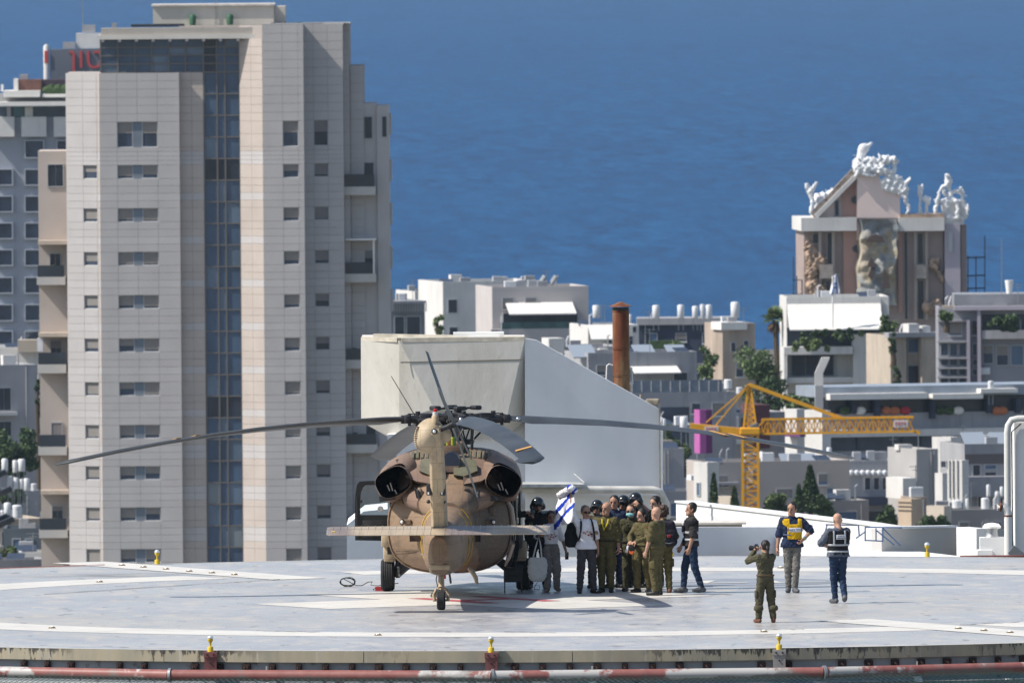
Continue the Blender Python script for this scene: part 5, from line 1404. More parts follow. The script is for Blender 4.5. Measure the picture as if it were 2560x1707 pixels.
# -- woman soldier with glasses
P = person('person in olive uniform with dark hair tied back, glasses and an orange shoulder cord', 1606, 1481, -32, 1.66, 'light', .93, (-.13, -.27, 1.10), (.05, -.29, 1.10), elA=(-.6, .4, -.3), elB=(.6, .4, -.3), footA=(-.10, -.04), footB=(.13, .04), head=(-26, 2), top=olive2, bottom=olive2, hem=.98, sleeve='long', wide=1.5, boots=boot_b, boot_h=.27, hair='pony', seed=11, curlA=1.25, curlB=1.25)
WG = P; belt(P, olive2, 1.02); pockets(P, olive2)
ptube(P, 'orange_cord', [(.17, -.09, 1.40), (.215, -.06, 1.38), (.25, .0, 1.385), (.24, .06, 1.40)], .014, orange_m)
pbox(P, 'sleeve_badge', (.235, -.05, 1.26), (.02, .06, .06), badge_w, .004)
S = SDF(); S.seg((-.07, -.085, .058), (.07, -.085, .058), .0055); S.seg((-.045, -.1, .045), (-.02, -.1, .045), .0055); S.seg((.045, -.1, .045), (.02, -.1, .045), .0055); S.seg((.08, 0, .06), (.07, -.085, .058), .005); P['head_part']('glasses', S, mat('glasses_frame', (.10, .06, .06), .4, .4), .0075)
# -- woman taking a picture with a phone, long dark hair
P = person('person with long dark hair in olive uniform holding up a phone', 1640, 1466, -30, 1.80, 'light', .95, (-.24, -.30, 1.66), (-.12, -.34, 1.64), elA=(-.6, .2, -.8), elB=(.7, .2, -.8), head=(-20, 6), top=olive3, bottom=olive3, hem=.95, sleeve='roll', wide=1.4, boots=boot_b, boot_h=.24, hair='long', hair_m=hair_black, seed=12, curlA=.75, curlB=.75)
PH = P
# -- bald soldier, back three quarter
P = person('person with bald head in olive fatigues turned towards the women soldiers', 1642, 1488, -118, 1.74, 'light', 1.2, (-.27, -.06, .90), (.26, -.10, .9), head=(-10, 4), top=olive2, bottom=olive2, hem=.96, sleeve='roll', wide=1.8, boots=boot_b, boot_h=.2, hair='none', seed=13, footA=(-.12, -.03), footB=(.12, .02))
pockets(P, olive2); pbox(P, 'sleeve_flag_patch', (-.262, .0, 1.30), (.02, .055, .06), badge_w, .004); pbox(P, 'sleeve_badge', (.20, .02, 1.28), (.02, .06, .06), badge_w, .004)
pbox(P, 'shoulder_board', (-.16, .01, 1.512), (.085, .055, .03), mat('shoulder_board_tan', (.38, .30, .22), .7, .2), .008)
# -- curly haired soldier with backpack
P = person('person with curly hair in olive fatigues carrying a dark backpack', 1660, 1482, -165, 1.72, 'light', 1.05, (-.22, -.12, .95), (.24, -.1, .95), head=(-20, 0), top=olive, bottom=olive, hem=.93, sleeve='roll', wide=1.6, boots=boot_br, boot_h=.26, hair='curly', hair_m=hair_brown, seed=14)
CU = P; pockets(P, olive)
# -- vest man in profile
P = person('person in jeans, dark shirt and black reflective vest with a hand in a pocket', 1729, 1482, -80, 1.79, 'tan', 1.18, (-.22, -.16, .92), (.24, -.08, .9), elA=(-.3, .9, 0), elB=(.3, .9, 0), footA=(-.12, -.16), footB=(.10, .17), turnA=-.1, turnB=.15, head=(-4, -4), top=darkshirt, sleeve='mid', bottom=denim, hem=.93, wide=1.15, boots=shoe_g, hair='short', seed=15)
torso_shell(P, 'vest', .040, .98, 1.44, vestb, hole=lambda X, Y, Z: .04 - np.abs(X) - np.maximum(0, Y) * 5 - np.maximum(0, 1.38 - Z) * 3, seed=3, arms=True)
for z in (1.06, 1.20): torso_shell(P, 'reflective_band', .046, z - .026, z + .026, reflect, wr=0)
pbox(P, 'name_strip', (-.10, -.155, 1.36), (.12, .02, .045), badge_w, .004); pbox(P, 'badge_card', (-.03, -.165, 1.23), (.09, .02, .12), badge_w, .004); pbox(P, 'chest_pouch', (.02, -.165, 1.27), (.09, .05, .13), vestb, .015)
pbox(P, 'belt_pouch', (-.14, -.10, 1.0), (.12, .10, .16), vestb, .03)
# -- photographing soldier, back to the camera
P = person('person in olive fatigues and brown boots photographing with a camera', 1914, 1556, 194, 1.56 , 'light', 1.06, (-.03, -.25, 1.57), (.19, -.20, 1.54), elA=(-.55, .25, -1), elB=(.6, .25, -1), footA=(-.17, 0), footB=(.16, 0), head=(14, 2), top=sage, bottom=sage, hem=.99, sleeve='long', wide=2.0, boots=boot_br, boot_h=.24, hair='pony', seed=16, curlA=1.25, curlB=1.25)
CS = P; belt(P, mat('belt_brown', (.085, .06, .035), .7, .2), 1.03); pockets(P, sage)
for sg in (-1, 1):
    an = P['J']['an', sg]; b = MB(); b.lathe(Vector(an) * P['s'] + Vector((0, .0, .20)), [(.06, -.05), (.092, -.03), (.098, .0), (.09, .04), (.07, .06)], 14); b.obj('trouser_cuff', sage, P['o'], 60)
# -- yellow vest man
P = person('person in navy T-shirt and yellow bib vest with a hand on the hip', 1981, 1481, 4, 1.78, 'tan', 1.15, (-.31, -.02, .83), (.21, -.12, 1.05), elA=(-.3, .5, 0), elB=(1, .25, 0), footA=(-.07, .06), footB=(.05, -.06), head=(-30, -2), top=navy, sleeve='mid', bottom=greyj, hem=.90, wide=1.25, boots=shoe_g, hair='short', hair_m=hair_black, seed=17)
YV = P
torso_shell(P, 'bib_vest', .033, 1.06, 1.47, vesty, hole=lambda X, Y, Z: np.maximum(.075 - np.abs(X - .035) - np.maximum(0, 1.40 - Z) * 1.6, (-.15 - X) * 2 + (1.33 - Z) * .6) if False else np.maximum(np.minimum(.08 - np.abs(X - .03) , Z - 1.36), -.10 - X - np.maximum(0, Z - 1.30) * 1.5), seed=3, x1=.20)
pbox(P, 'name_panel', (.045, -.172, 1.25), (.235, .02, .085), badge_w, .004)
lettering('ןוחטב להנמ', .072 * P['s'], ink, Matrix.Translation(Vector((.045, -.184, 1.25)) * P['s']), P['o'])
ptube(P, 'vest_strap', [(-.185, .0, 1.15), (-.15, -.13, 1.155), (-.04, -.172, 1.15)], .014, mat('strap_blue', (.08, .11, .18), .7, .2))
for k, c in enumerate((mat('band_lime', (.35, .55, .1), .6, .2), mat('band_blue', (.04, .2, .5), .6, .2))):
    w, e = np.array(P['J']['wr', 1]), np.array(P['J']['el', 1]); a_ = w + (e - w) * (.12 + .08 * k); b_ = w + (e - w) * (.18 + .08 * k)
    ptube(P, 'wrist_band', [a_, b_], .042, c, 10)
# -- bald man with tablet, back view
P = person('person with shaved head in black reflective vest and jeans looking at a tablet', 2096, 1508, 196, 1.75, 'light', 1.16, (.02, -.25, 1.12), (.14, -.24, 1.12), elA=(-.9, .1, -.4), elB=(.9, .2, -.4), footA=(-.09, .12), footB=(.04, -.10), liftA=.05, head=(10, 14), top=bluegrey, sleeve='mid', bottom=denim, hem=.93, wide=1.2, boots=shoe_g, hair='none', seed=18, curlA=.75, curlB=.75)
BT = P
torso_shell(P, 'vest', .040, .94, 1.45, vestb, hole=lambda X, Y, Z: .06 - np.abs(X) - np.maximum(0, Y + .05) * 5 - np.maximum(0, 1.36 - Z) * 3, seed=3)
for z in (1.035, 1.165): torso_shell(P, 'reflective_band', .046, z - .022, z + .022, reflect, wr=0)
for sg in (-1, 1): torso_shell(P, 'reflective_brace', .046, 1.18, 1.45, reflect, wr=0, x0=sg * .115 - .022, x1=sg * .115 + .022)
pbox(P, 'name_panel', (-.015, .155, 1.325), (.18, .02, .09), badge_w, .004, Euler((R(-6), 0, 0)))
MT = Matrix.Translation(Vector((-.015, .168, 1.345)) * P['s']) @ Matrix.Rotation(PI, 4, 'Z')
lettering('להנמ .ס', .042 * P['s'], ink, MT, P['o'])
lettering('יאופר דועיס', .036 * P['s'], ink, Matrix.Translation(Vector((-.015, .170, 1.300)) * P['s']) @ Matrix.Rotation(PI, 4, 'Z'), P['o'])
# -- person in the helicopter doorway
ploc = G(1279, 1470) ; ploc.y = HB.y + 7.6; ploc.x = W(1281, 1300, ploc.y).x; ploc.z = .48
P = person('person in dark clothes leaning out of the helicopter cabin holding a phone', 0, 0, 62, 1.60, 'dark', .95, (.0, -.30, 1.24), (.24, -.28, 1.18), elA=(-.4, .2, -.8), elB=(.6, .2, -.8), head=(-10, 18), top=flight, bottom=flight, sleeve='long', boots=boot_b, boot_h=.2, hair='bob', seed=19, loc=ploc, curlA=1.25, curlB=.75)
DW = P

# ---- things they hold or carry
def wp(P, p): return world_of(P, p)
# phone in the doorway
def phone(label, P, sg, dz=.10, rz=0.0):
    w, e = np.array(P['J']['wr', sg]), np.array(P['J']['el', sg]); q = w + (w - e) / np.linalg.norm(w - e) * .085 + np.array((0, -.02, dz * .6))
    b = MB(); b.rbox((0, 0, 0), (.078, .011, .155), .012); o = tag(b.obj('phone', phone_m, None, 40, wp(P, q), P['heading'] + rz), label, 'phone')
    c = MB(); c.rbox((.022, .007, .055), (.022, .006, .03), .004); c.obj('camera_bump', strap_m, o)
    return o
phone('black phone held up by the person in the helicopter doorway', DW, 1, .08, R(-60))
phone('dark phone held up by the woman with long dark hair', PH, 1, .12, R(20))
w = np.array(WT['J']['wr', 1])
b = MB(); b.rbox((0, 0, 0), (.075, .012, .15), .012); tag(b.obj('phone', phone_m, None, 40, wp(WT, w + np.array((.02, -.03, -.12))), R(10)), 'dark phone hanging in the lowered hand of the woman with the tote', 'phone')
# tote
hw = wp(WT, np.array(WT['J']['wr', -1]))
tote_m = cloth('tote_canvas', (.62, .62, .60), .07)
t = thing('tote_bag', 'white canvas tote bag hanging from the hand of the woman in grey trousers', 'tote bag', hw + Vector((-.02, -.06, -.02)))
S = SDF()
for zz, w0, w1, rr_ in ((-.46, -.13, .06, .07), (-.55, -.14, .07, .085), (-.65, -.145, .07, .09), (-.75, -.14, .06, .09), (-.84, -.11, .03, .08)): S.seg((w0, 0, zz), (w1, 0, zz), rr_, None, 1.6, .06)
S.cut.append(lambda X, Y, Z: Z + .42)
V, F = S.mesh(.014, 0, .005, 3); link('bag_body', np_mesh('bag_body', V, F, [tote_m]), t)
for y in (-.03, .02): MB().tube([(-.13, y, -.44), (-.07, y, -.2), (-.005, y, .02), (.03, y, -.2), (.05, y, -.44)], .016, 5).obj('bag_handle', tote_m, t, 60)
# flag
fl_w, fl_b = mat('flag_white', (.80, .80, .84), .8, .15, var=(5, .05)), mat('flag_blue', (.012, .045, .42), .8, .15, var=(5, .1))
hp_ = wp(FM, np.array(FM['J']['wr', -1])); FY = hp_.y - .08
TL, TR_, BR_, BL_ = W(1395, 1241, FY + .45), W(1438, 1232, FY - .05), W(1432, 1302, FY - .05), W(1384, 1324, FY + .45)
b = MB(); NU, NV = 22, 30
for j in range(NV + 1):
    for i in range(NU + 1):
        u, v = i / NU, j / NV
        p = (TL * (1 - u) + TR_ * u) * (1 - v) + (BL_ * (1 - u) + BR_ * u) * v
        fold = .045 * math.sin(u * 9 + v * 4) + .03 * math.sin(u * 17 - v * 6 + 1)
        p = p + Vector((.012 * math.sin(v * 14 + u * 3), fold * (.4 + .6 * v), .018 * math.sin(u * 10 + v * 3) * v))
        if v < .12: p = p + Vector((0, 0, .05 * math.sin(u * PI)))
        b.v.append(tuple(p - hp_))
for j in range(NV):
    for i in range(NU):
        u, v = (i + .5) / NU, (j + .5) / NV
        q = v + .32 * u                           # stripes slant up to the hand
        q2 = v + .55 * (u - .5)
        blue = .13 < q2 < .29 or .58 < q2 < .76
        k = j * (NU + 1) + i
        b.f.append((k, k + 1, k + NU + 2, k + NU + 1)); b.m.append(1 if blue else 0)
fg = thing('flag', 'white flag with blue stripes held up by the man in sunglasses', 'flag', hp_)
o = b.obj('flag_cloth', [fl_w, fl_b], fg, 180)
sm_ = o.modifiers.new('thick', 'SOLIDIFY'); sm_.thickness = .006
S = SDF(); q0, q1 = TL - hp_, TR_ - hp_
S.seg(q0 + Vector((.02, -.02, .03)), q1 + Vector((-.08, -.02, .10)), .055, .065, 1, .05); S.seg(q1 + Vector((-.10, -.02, .10)), q1 + Vector((.0, -.02, .05)), .06, .05, 1, .05)
V, F = S.mesh(.014, 0, .008, 2); fc = V[F].mean(1)
dcol = [(1 if (abs(((c[0] - c[2]) * 9) % 1.9 - .9) < .28 and c[0] > (q0.x + q1.x) / 2) else 0) for c in fc]
link('flag_bunch', np_mesh('flag_bunch', V, F, [fl_w, fl_b], dcol), fg)
# star lines on the cloth
b = MB()
def fpt(u, v):
    p = (TL * (1 - u) + TR_ * u) * (1 - v) + (BL_ * (1 - u) + BR_ * u) * v
    fold = .045 * math.sin(u * 9 + v * 4) + .03 * math.sin(u * 17 - v * 6 + 1)
    return p - hp_ + Vector((.012 * math.sin(v * 14 + u * 3), fold * (.4 + .6 * v) - .012, .018 * math.sin(u * 10 + v * 3) * v))
# backpacks
def backpack(label, P, y, x, z0, z1, w, m, accent=None):
    t = thing('backpack', label, 'backpack', P['o'].location, P['heading'])
    s = P['s']; S = SDF(); d = .10
    S.seg((x - w * .32, y, z0 + .08), (x + w * .32, y, z0 + .08), .10, None, 1, .06); S.seg((x - w * .3, y, (z0 + z1) / 2), (x + w * .3, y, (z0 + z1) / 2), .11, None, 1, .1); S.seg((x - w * .22, y, z1 - .09), (x + w * .22, y, z1 - .09), .09, None, 1, .08)
    V, F = S.mesh(.016, 0, .003, 5); link('pack_body', np_mesh('pack_body', V * s, F, [m]), t)
    S = SDF(); S.seg((x - w * .22, y + .085, z0 + .10), (x + w * .22, y + .085, z0 + .10), .055, None, 1, .05); S.seg((x - w * .2, y + .085, z0 + .2), (x + w * .2, y + .085, z0 + .2), .05, None, 1, .05)
    V, F = S.mesh(.015); link('front_pocket', np_mesh('front_pocket', V * s, F, [m]), t)
    for sg in (-1, 1):
        MB().tube([Vector(p) * s for p in ((sg * .10 + x * .3, y - .06, z1 - .05), (sg * .11, .02, 1.50), (sg * .115, -.10, 1.44), (sg * .13, -.148, 1.30), (sg * .155, -.12, 1.14), (sg * .17, -.02, 1.08))], .022 * s, 6).obj('strap', strap_m, t, 60)
    if accent: 
        b = MB(); b.rbox(Vector((x, y + .135, z0 + .2)) * s, (.07, .03, .05), .01); b.obj('pack_badge', accent, t)
        MB().tube([Vector((x - w * .3, y + .12, z0 + .08)) * s, Vector((x, y + .142, z0 + .05)) * s, Vector((x + w * .3, y + .12, z0 + .08)) * s], .007, 5).obj('piping', reflect, t, 60)
    return t
backpack('black backpack slung behind the man raising the flag', FM, .17, -.20, .95, 1.44, .34, cloth('pack_black', (.012, .015, .017)))
backpack('dark grey backpack with red badge on the curly haired soldier', CU, .20, -.02, .98, 1.50, .36, cloth('pack_grey', (.028, .026, .034)), mat('pack_red', (.4, .03, .03), .6, .2))
# camera of the photographing soldier
cw = (np.array(CS['J']['wr', -1]) + np.array(CS['J']['wr', 1])) / 2
cpos = wp(CS, np.array((.13, -.25, 1.615)))
t = thing('photo_camera', 'black camera with a large lens held to the eye of the photographing soldier', 'camera', cpos, CS['heading'] + R(48))
b = MB(); b.rbox((0, 0, 0), (.14, .07, .10), .012); b.rbox((0, 0, .06), (.06, .06, .04), .012); b.obj('camera_body', phone_m, t, 40)
b = MB(); b.lathe((0, 0, 0), [(.04, -.03), (.042, -.08), (.048, -.09), (.05, -.14), (.045, -.142), (.03, -.13)], 16, 0, 'Y'); b.obj('lens', strap_m, t, 40)
# tablet
q = wp(BT, (np.array(BT['J']['wr', -1]) + np.array(BT['J']['wr', 1])) / 2 + np.array((.12, -.10, .06)))
t = thing('tablet', 'black tablet held by the man with the shaved head', 'tablet', q, BT['heading'])
b = MB(); b.rbox((0, 0, 0), (.22, .15, .012), .006, Euler((R(-35), R(-10), 0))); b.obj('tablet_body', phone_m, t, 40)
# small device hanging from the glasses soldier
q = wp(WG, (np.array(WG['J']['wr', -1]) + np.array(WG['J']['wr', 1])) / 2 + np.array((-.02, -.05, -.14)))
t = thing('headset', 'dark headset with orange rim hanging from the hands of the soldier with glasses', 'headset', q, R(-20))
b = MB(); b.lathe((0, 0, 0), [(.03, -.03), (.065, -.02), (.07, .0), (.065, .03), (.03, .035)], 14, 0, 'Y'); b.obj('ear_cup', strap_m, t, 50)
b = MB(); b.lathe((0, -.0, -.07), [(.05, -.02), (.06, 0), (.05, .02)], 14, 0, 'Y'); b.obj('rim', orange_m, t, 50)
b = MB(); b.rbox((-.09, 0, -.02), (.06, .04, .15), .02, Euler((0, R(20), 0))); b.obj('clear_pouch', badge_w, t, 40)
# thin cord from crew to deck
p0 = G(1338, 1474)
b = MB(); b.tube([(.17, .02, 1.0), (.17, .0, .6), (.12, -.05, .3), (.02, -.1, .12), (-.03, -.1, .03), (.08, -.1, .012), (.1, 0, .08), (.0, .0, .1), (-.02, -.1, .02), (.09, -.14, .012)], .006, 5); tag(b.obj('cable', strap_m, None, 60, p0), 'thin black cord looping down beside the tote bag to the deck', 'cord')
# ------------------------------------------------------------------ the city beyond
def plaster(name, c, st=.5):
    n = nodes_of(name, .8, .2)
    f1 = n.noise(.35, (1, 1, 1), 5); f2 = n.noise(1.6, (1, 1, .10), 6, (3, 1, 0), .65); f3 = n.noise(.8, (1, 1, 1), 7, (9, 2, 4), .65)
    k = n.ramp(f1, [(.3, tuple(x * .88 for x in c)), (.7, tuple(min(1, x * 1.06) for x in c))])
    k = n.mix(n.math('MULTIPLY', n.ramp(f2, [(.52, 0.0), (.70, 1.0)]), st), k, tuple(x * .55 for x in c))
    k = n.mix(n.math('MULTIPLY', n.ramp(f3, [(.58, 0.0), (.64, 1.0)]), st * .5), k, tuple(x * .78 for x in c))
    n.base(k); n.bump(f3, .15, .03); return n.m
plaster_w = plaster('plaster_white', (.60, .59, .57), .35)
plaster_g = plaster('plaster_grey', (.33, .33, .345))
plaster_b = plaster('plaster_beige', (.43, .37, .30), .6)
plaster_l = mat('plaster_lilac', (.38, .35, .40), .8, .2, var=(.3, .08))
navy_wall = mat('navy_wall', (.045, .055, .085), .7, .2, var=(.3, .2))
stained = mat('stained_plaster', (.40, .33, .27), .85, .2, var=(.5, .38, (1, 1, .22)))
win_blue = mat('window_blue', (.040, .058, .095), .2, .5, var=(.5, .4)); win_dark = mat('window_dark', (.022, .030, .046), .25, .5, var=(.5, .4)); win_sky = mat('window_sky', (.09, .14, .22), .18, .5, var=(.4, .3))
shutter_m = mat('roller_shutter', (.23, .215, .20), .7, .2, var=(2, .06)); shutter_d = mat('roller_shutter_dim', (.21, .20, .20), .7, .2, var=(2, .06))
frame_m = mat('window_frame_alu', (.38, .39, .41), .5, .3); awn = mat('awning_cream', (.70, .68, .64), .8, .2, var=(2.5, .05, (1, 1, .1)))
tank_m = mat('tank_white', (.66, .67, .68), .5, .3, var=(2, .08)); solar_m = mat('solar_glass', (.045, .060, .09), .35, .3); roofing = mat('roof_felt', (.34, .33, .31), .85, .2, var=(.4, .25))
LM = {'w': win_blue, 'd': win_dark, 's': win_sky, 'b': shutter_m}

class Front:
    """an upright plane through a photo point: local x along it, y into it, z up; origin at x0 on that plane, z = 0 of the world"""
    def __init__(s, px, D, rz=0.0, py=1000):
        p = W(px, py, D); s.o = Vector((p.x, p.y, 0)); s.rz = R(rz)
        s.M = Matrix.Translation(s.o) @ Matrix.Rotation(s.rz, 4, 'Z'); s.I = s.M.inverted()
    def at(s, px, py, dy=0.0):
        r = ray(px, py); c = Vector((0, 0, CAM_H))
        a = s.I @ c; d = s.I.to_3x3() @ r
        t = (dy - a.y) / d.y
        return a + d * t
def window(parent, x0, x1, z0, z1, kind='w', y=0.0, fr=.07, depth=.07, name='window', sill=False, shut=0.0, fm=None, split=1):
    b = MB(); f = fr
    b.box(x0, x0 + f, y - depth, y + .02, z0, z1); b.box(x1 - f, x1, y - depth, y + .02, z0, z1); b.box(x0 + f, x1 - f, y - depth, y + .02, z1 - f, z1); b.box(x0 + f, x1 - f, y - depth, y + .02, z0, z0 + f)
    o = b.obj(name, fm or frame_m, parent)
    n_ = split; wd = (x1 - x0 - 2 * f) / n_
    for k in range(n_):
        xa = x0 + f + k * wd
        MB().box(xa + (.03 if k else 0), xa + wd, y - .02, y - .008, z0 + f, z1 - f).obj('pane', LM[kind], o)
    if shut > 0: MB().box(x0 + f + .01, x1 - f - .01, y - .045, y - .022, z1 - f - (z1 - z0 - 2 * f) * shut, z1 - f).obj('shutter', shutter_m if kind != 'd' else shutter_d, o)
    if sill: MB().box(x0 - .05, x1 + .05, y - .14, y - depth - .003, z0 - .07, z0 + .02).obj('sill', plaster_w, o)
    return o
def house(label, x0, x1, yt, D, depth=8, m=None, rz=16, wins=(), parapet=.35, zb=None, group=None, cat='building', name='apartment_house', roof=None, auto=True):
    F = Front(x0, D, rz, yt)
    t = thing(name, label, cat, F.o, F.rz, group)
    w = F.at(x1, yt).x; zt = F.at((x0 + x1) / 2, yt).z
    zb = zb if zb is not None else GROUND_Z - 6 - max(0, (D - 1500) * .006)
    b = MB(); b.box(0, w, 0, depth, zb, zt - parapet); wl = b.obj('wall', m or plaster_w, t)
    if parapet:
        b = MB()
        for q in ((0, w, -.004, .2), (0, w, depth - .2, depth)): b.box(q[0], q[1], q[2], q[3], zt - parapet + .002, zt)
        b.box(-.004, .2, .21, depth - .21, zt - parapet + .002, zt); b.box(w - .2, w, .21, depth - .21, zt - parapet + .002, zt); b.obj('parapet', m or plaster_w, t)
        MB().box(.2, w - .2, .2, depth - .2, zt - parapet + .001, zt - parapet + .03).obj('roof', roof or roofing, t)
    for q in wins:
        a, c = F.at(q[0], q[1]), F.at(q[2], q[3]); kind = q[4] if len(q) > 4 else 'w'; kw = q[5] if len(q) > 5 else {}
        window(t, a.x, c.x, c.z, a.z, kind, 0, **kw)
    r_ = random.Random(int(x0 * 7 + yt))
    if cat == 'building' and name == 'apartment_house' and parapet and depth > 2:
        for k in range(min(7, int(w * .55) + 2)):
            x, y = r_.uniform(.4, max(.5, w - .8)), r_.uniform(.4, min(depth - .6, 4)); z = zt - parapet + .03; q = r_.random()
            if q < .35: MB().rbox((x, y, z + .42), (r_.uniform(.6, 1.1), .45, r_.uniform(.6, .85)), .04).obj('cooling_unit', r_.choice((tank_m, frame_m, plaster_g)), t)
            elif q < .55: MB().tube([(x, y, z), (x, y, z + r_.uniform(.6, 1.2)), (x + .2, y, z + 1.2)], .07, 6).obj('vent_pipe', r_.choice((steel, tank_m)), t)
            elif q < .72:
                b = MB(); hh_ = r_.uniform(1.2, 2.6); b.bar((x, y, z), (x, y, z + hh_), .05); b.bar((x - .5, y, z + hh_ - .1), (x + .5, y, z + hh_ - .1), .04); b.bar((x - .3, y, z + hh_ - .35), (x + .3, y, z + hh_ - .35), .04); b.obj('aerial', steel, t)
            elif q < .86: MB().obox((x, y, z + .35), (1.3, .9, .06), Euler((R(28), 0, R(r_.uniform(-20, 20))))).obj('solar_panel', solar_m, t)
            else: MB().box(x - .6, x + .5, y, y + .9, z - .01, z + r_.uniform(.4, 1.0)).obj('roof_hut', r_.choice((plaster_w, plaster_b, plaster_g)), t)
        taken = [(F.at(q[0], q[1]).x, F.at(q[2], q[3]).x, F.at(q[2], q[3]).z, F.at(q[0], q[1]).z) for q in wins]
        def free(xa, xc, za, zc): return all(xc < q[0] - .15 or xa > q[1] + .15 or zc < q[2] - .15 or za > q[3] + .15 for q in taken)
        for fl in range(3):
            zc = zt - parapet - .7 - fl * 3.0; x = r_.uniform(.6, 1.6)
            while x < w - 1.2:
                ww, hw = r_.choice((.8, 1.1, 1.5)), r_.choice((.9, 1.1, 1.3)); q = r_.random()
                if q < .62 and auto and free(x, x + ww, zc - hw, zc): window(t, x, x + ww, zc - hw, zc, r_.choice('wds'), 0, .06, .08, shut=r_.choice((0, 0, .4, .7, .9)), sill=True); taken.append((x, x + ww, zc - hw, zc))
                elif q < .74 and free(x, x + .8, zc - 1.6, zc - 1.0): MB().rbox((x + .4, -.2, zc - 1.3), (.8, .36, .58), .04).obj('cooling_unit', tank_m, t); taken.append((x, x + .8, zc - 1.6, zc - 1.0))
                x += ww + r_.uniform(.7, 2.2)
        for k in range(2):
            x = r_.uniform(.2, w - .2)
            if free(x - .1, x + .1, zt - 8, zt): MB().tube([(x, -.07, zt - .2), (x, -.07, zt - 9)], .05, 5).obj('drain_pipe', r_.choice((steel, plaster_g)), t)
    return t, F, w, zt
def add_box(t, F, name, x0, y0, x1, y1, d0, d1, m):
    a, c = F.at(x0, y0, d0), F.at(x1, y1, d0)
    return MB().box(a.x, c.x, d0, d1, c.z, a.z).obj(name, m, t)
def tank(label, px, y0, y1, D, wpx=None, solar=False, group='white rooftop water tanks'):
    s = F_PX / D; p = W(px, y1, D); h = (y1 - y0) / s; r = (wpx or (y1 - y0) * .62) / s / 2
    t = thing('water_tank', label, 'water tank', p, 0, group)
    b = MB(); b.lathe((0, 0, 0), [(r * .86, 0), (r, h * .05), (r, h * .93), (r * .8, h), (.01, h * 1.02)], 14); b.obj('tank_body', tank_m, t, 40)
    for sx in (-1, 1): MB().bar((sx * r * .7, 0, -1.2), (sx * r * .7, 0, .0), .06).obj('leg', steel, t)
    if solar:
        b = MB(); b.obox((-r * 2.6, -.4, -.35), (1.6, 1.0, .07), Euler((R(-25), R(-24), 0))); b.obj('solar_panel', solar_m, t)
    return t

# ---------------------------------------------------------------- tower
stone_a = mat('cladding_stone', (.445, .425, .415), .7, .25, var=(.6, .06), bump=(9, .1)); stone_b = mat('cladding_stone_pale', (.465, .445, .435), .7, .25, var=(.6, .06)); stone_c = mat('cladding_stone_rose', (.455, .40, .36), .7, .25, var=(.6, .07))
joint = mat('joint_backing', (.36, .325, .30), .9, .1)  # plain backing colour seen between the stone panels
TF = Front(252, 1220, 0, 700)
tower = thing('apartment_tower', 'tall stone clad apartment tower with a dark glass strip and rows of shuttered windows', 'tower', TF.o, 0)
def TX(px, dy=0.0, py=700): return TF.at(px, py, dy).x
def TZ(py, px=450): return TF.at(px, py, 0).z
FLOORS = [336, 429, 537, 646, 754, 862, 971, 1078, 1181, 1284, 1388]
wz = []
for i, yc in enumerate(FLOORS):
    hpx = 64 if i == 0 else 34
    wz.append((TZ(yc + hpx / 2), TZ(yc - hpx / 2)))
def rows(z0, z1):
    cuts = [z1]
    if z1 > wz[0][1] + .3:
        n_ = max(1, round((z1 - wz[0][1]) / .60)); cuts += [z1 - (z1 - wz[0][1]) * k / n_ for k in range(1, n_)]
    for i, (a, c) in enumerate(wz):
        if c < z1: cuts.append(c)
        if i == 0: cuts.append((a + c) / 2)
        if a < z1: cuts.append(a)
        nx_ = wz[i + 1][1] if i + 1 < len(wz) else z0
        for k in range(1, 4):
            z = a - (a - nx_) * k / 4
            if z < z1: cuts.append(z)
    cuts = sorted(set(round(z, 3) for z in cuts if z > z0) | {round(z0, 3)})
    return cuts
panels = []
def facet(A, B_, z0, z1, holes=(), colw=1.46, tone=0, first=False):
    """cladding from plan point A to B_; holes = (u0, u1, z0, z1)"""
    A, B_ = Vector(A), Vector(B_); L = (B_ - A).length; d = (B_ - A) / L; nv = Vector((d.y, -d.x))
    us = [0, L]
    hu = sorted(set([round(h_[0], 3) for h_ in holes] + [round(h_[1], 3) for h_ in holes]))
    us += hu
    us = sorted(set(us))
    full = [us[0]]
    for a, c in zip(us[:-1], us[1:]):
        n_ = max(1, round((c - a) / colw)); full += [a + (c - a) * k / n_ for k in range(1, n_ + 1)]
    zs = rows(z0, z1)
    for za, zc in zip(zs[:-1], zs[1:]):
        zm = (za + zc) / 2
        tone_r = tone
        for i, (wa, wc) in enumerate(wz):
            nxt = wz[i + 1][1] if i + 1 < len(wz) else z0
            if nxt < zm < wa and abs(zm - (wa - (wa - nxt) * .62)) < .50: tone_r = 1
        for ua, uc in zip(full[:-1], full[1:]):
            um = (ua + uc) / 2
            if any(h_[0] < um < h_[1] and h_[2] < zm < h_[3] for h_ in holes): continue
            g = .008
            p0, p1 = A + d * (ua + g), A + d * (uc - g); q = -nv * .22
            vs = [(p0.x, p0.y, za + g), (p1.x, p1.y, za + g), (p1.x + q.x, p1.y + q.y, za + g), (p0.x + q.x, p0.y + q.y, za + g), (p0.x, p0.y, zc - g), (p1.x, p1.y, zc - g), (p1.x + q.x, p1.y + q.y, zc - g), (p0.x + q.x, p0.y + q.y, zc - g)]
            panels.append(((uc - ua) * (zc - za) * (1 if first else .5), vs, tone_r))
    q = -nv * .20
    return A, d, nv, L
zb_t = TZ(1440)
y0_, yR, yP, yW, yN = 0.0, .55, -1.0, 1.2, 2.6
def holes_px(A, B_, px_list, dyf, skip=()):
    """turn photo columns into u ranges of the facet"""
    A, B_ = Vector(A), Vector(B_); L = (B_ - A).length; out = []
    for xa, xc in px_list:
        ua = (TX(xa, dyf) - A.x) / (B_.x - A.x) * L; uc = (TX(xc, dyf) - A.x) / (B_.x - A.x) * L
        out.append((ua, uc))
    return out
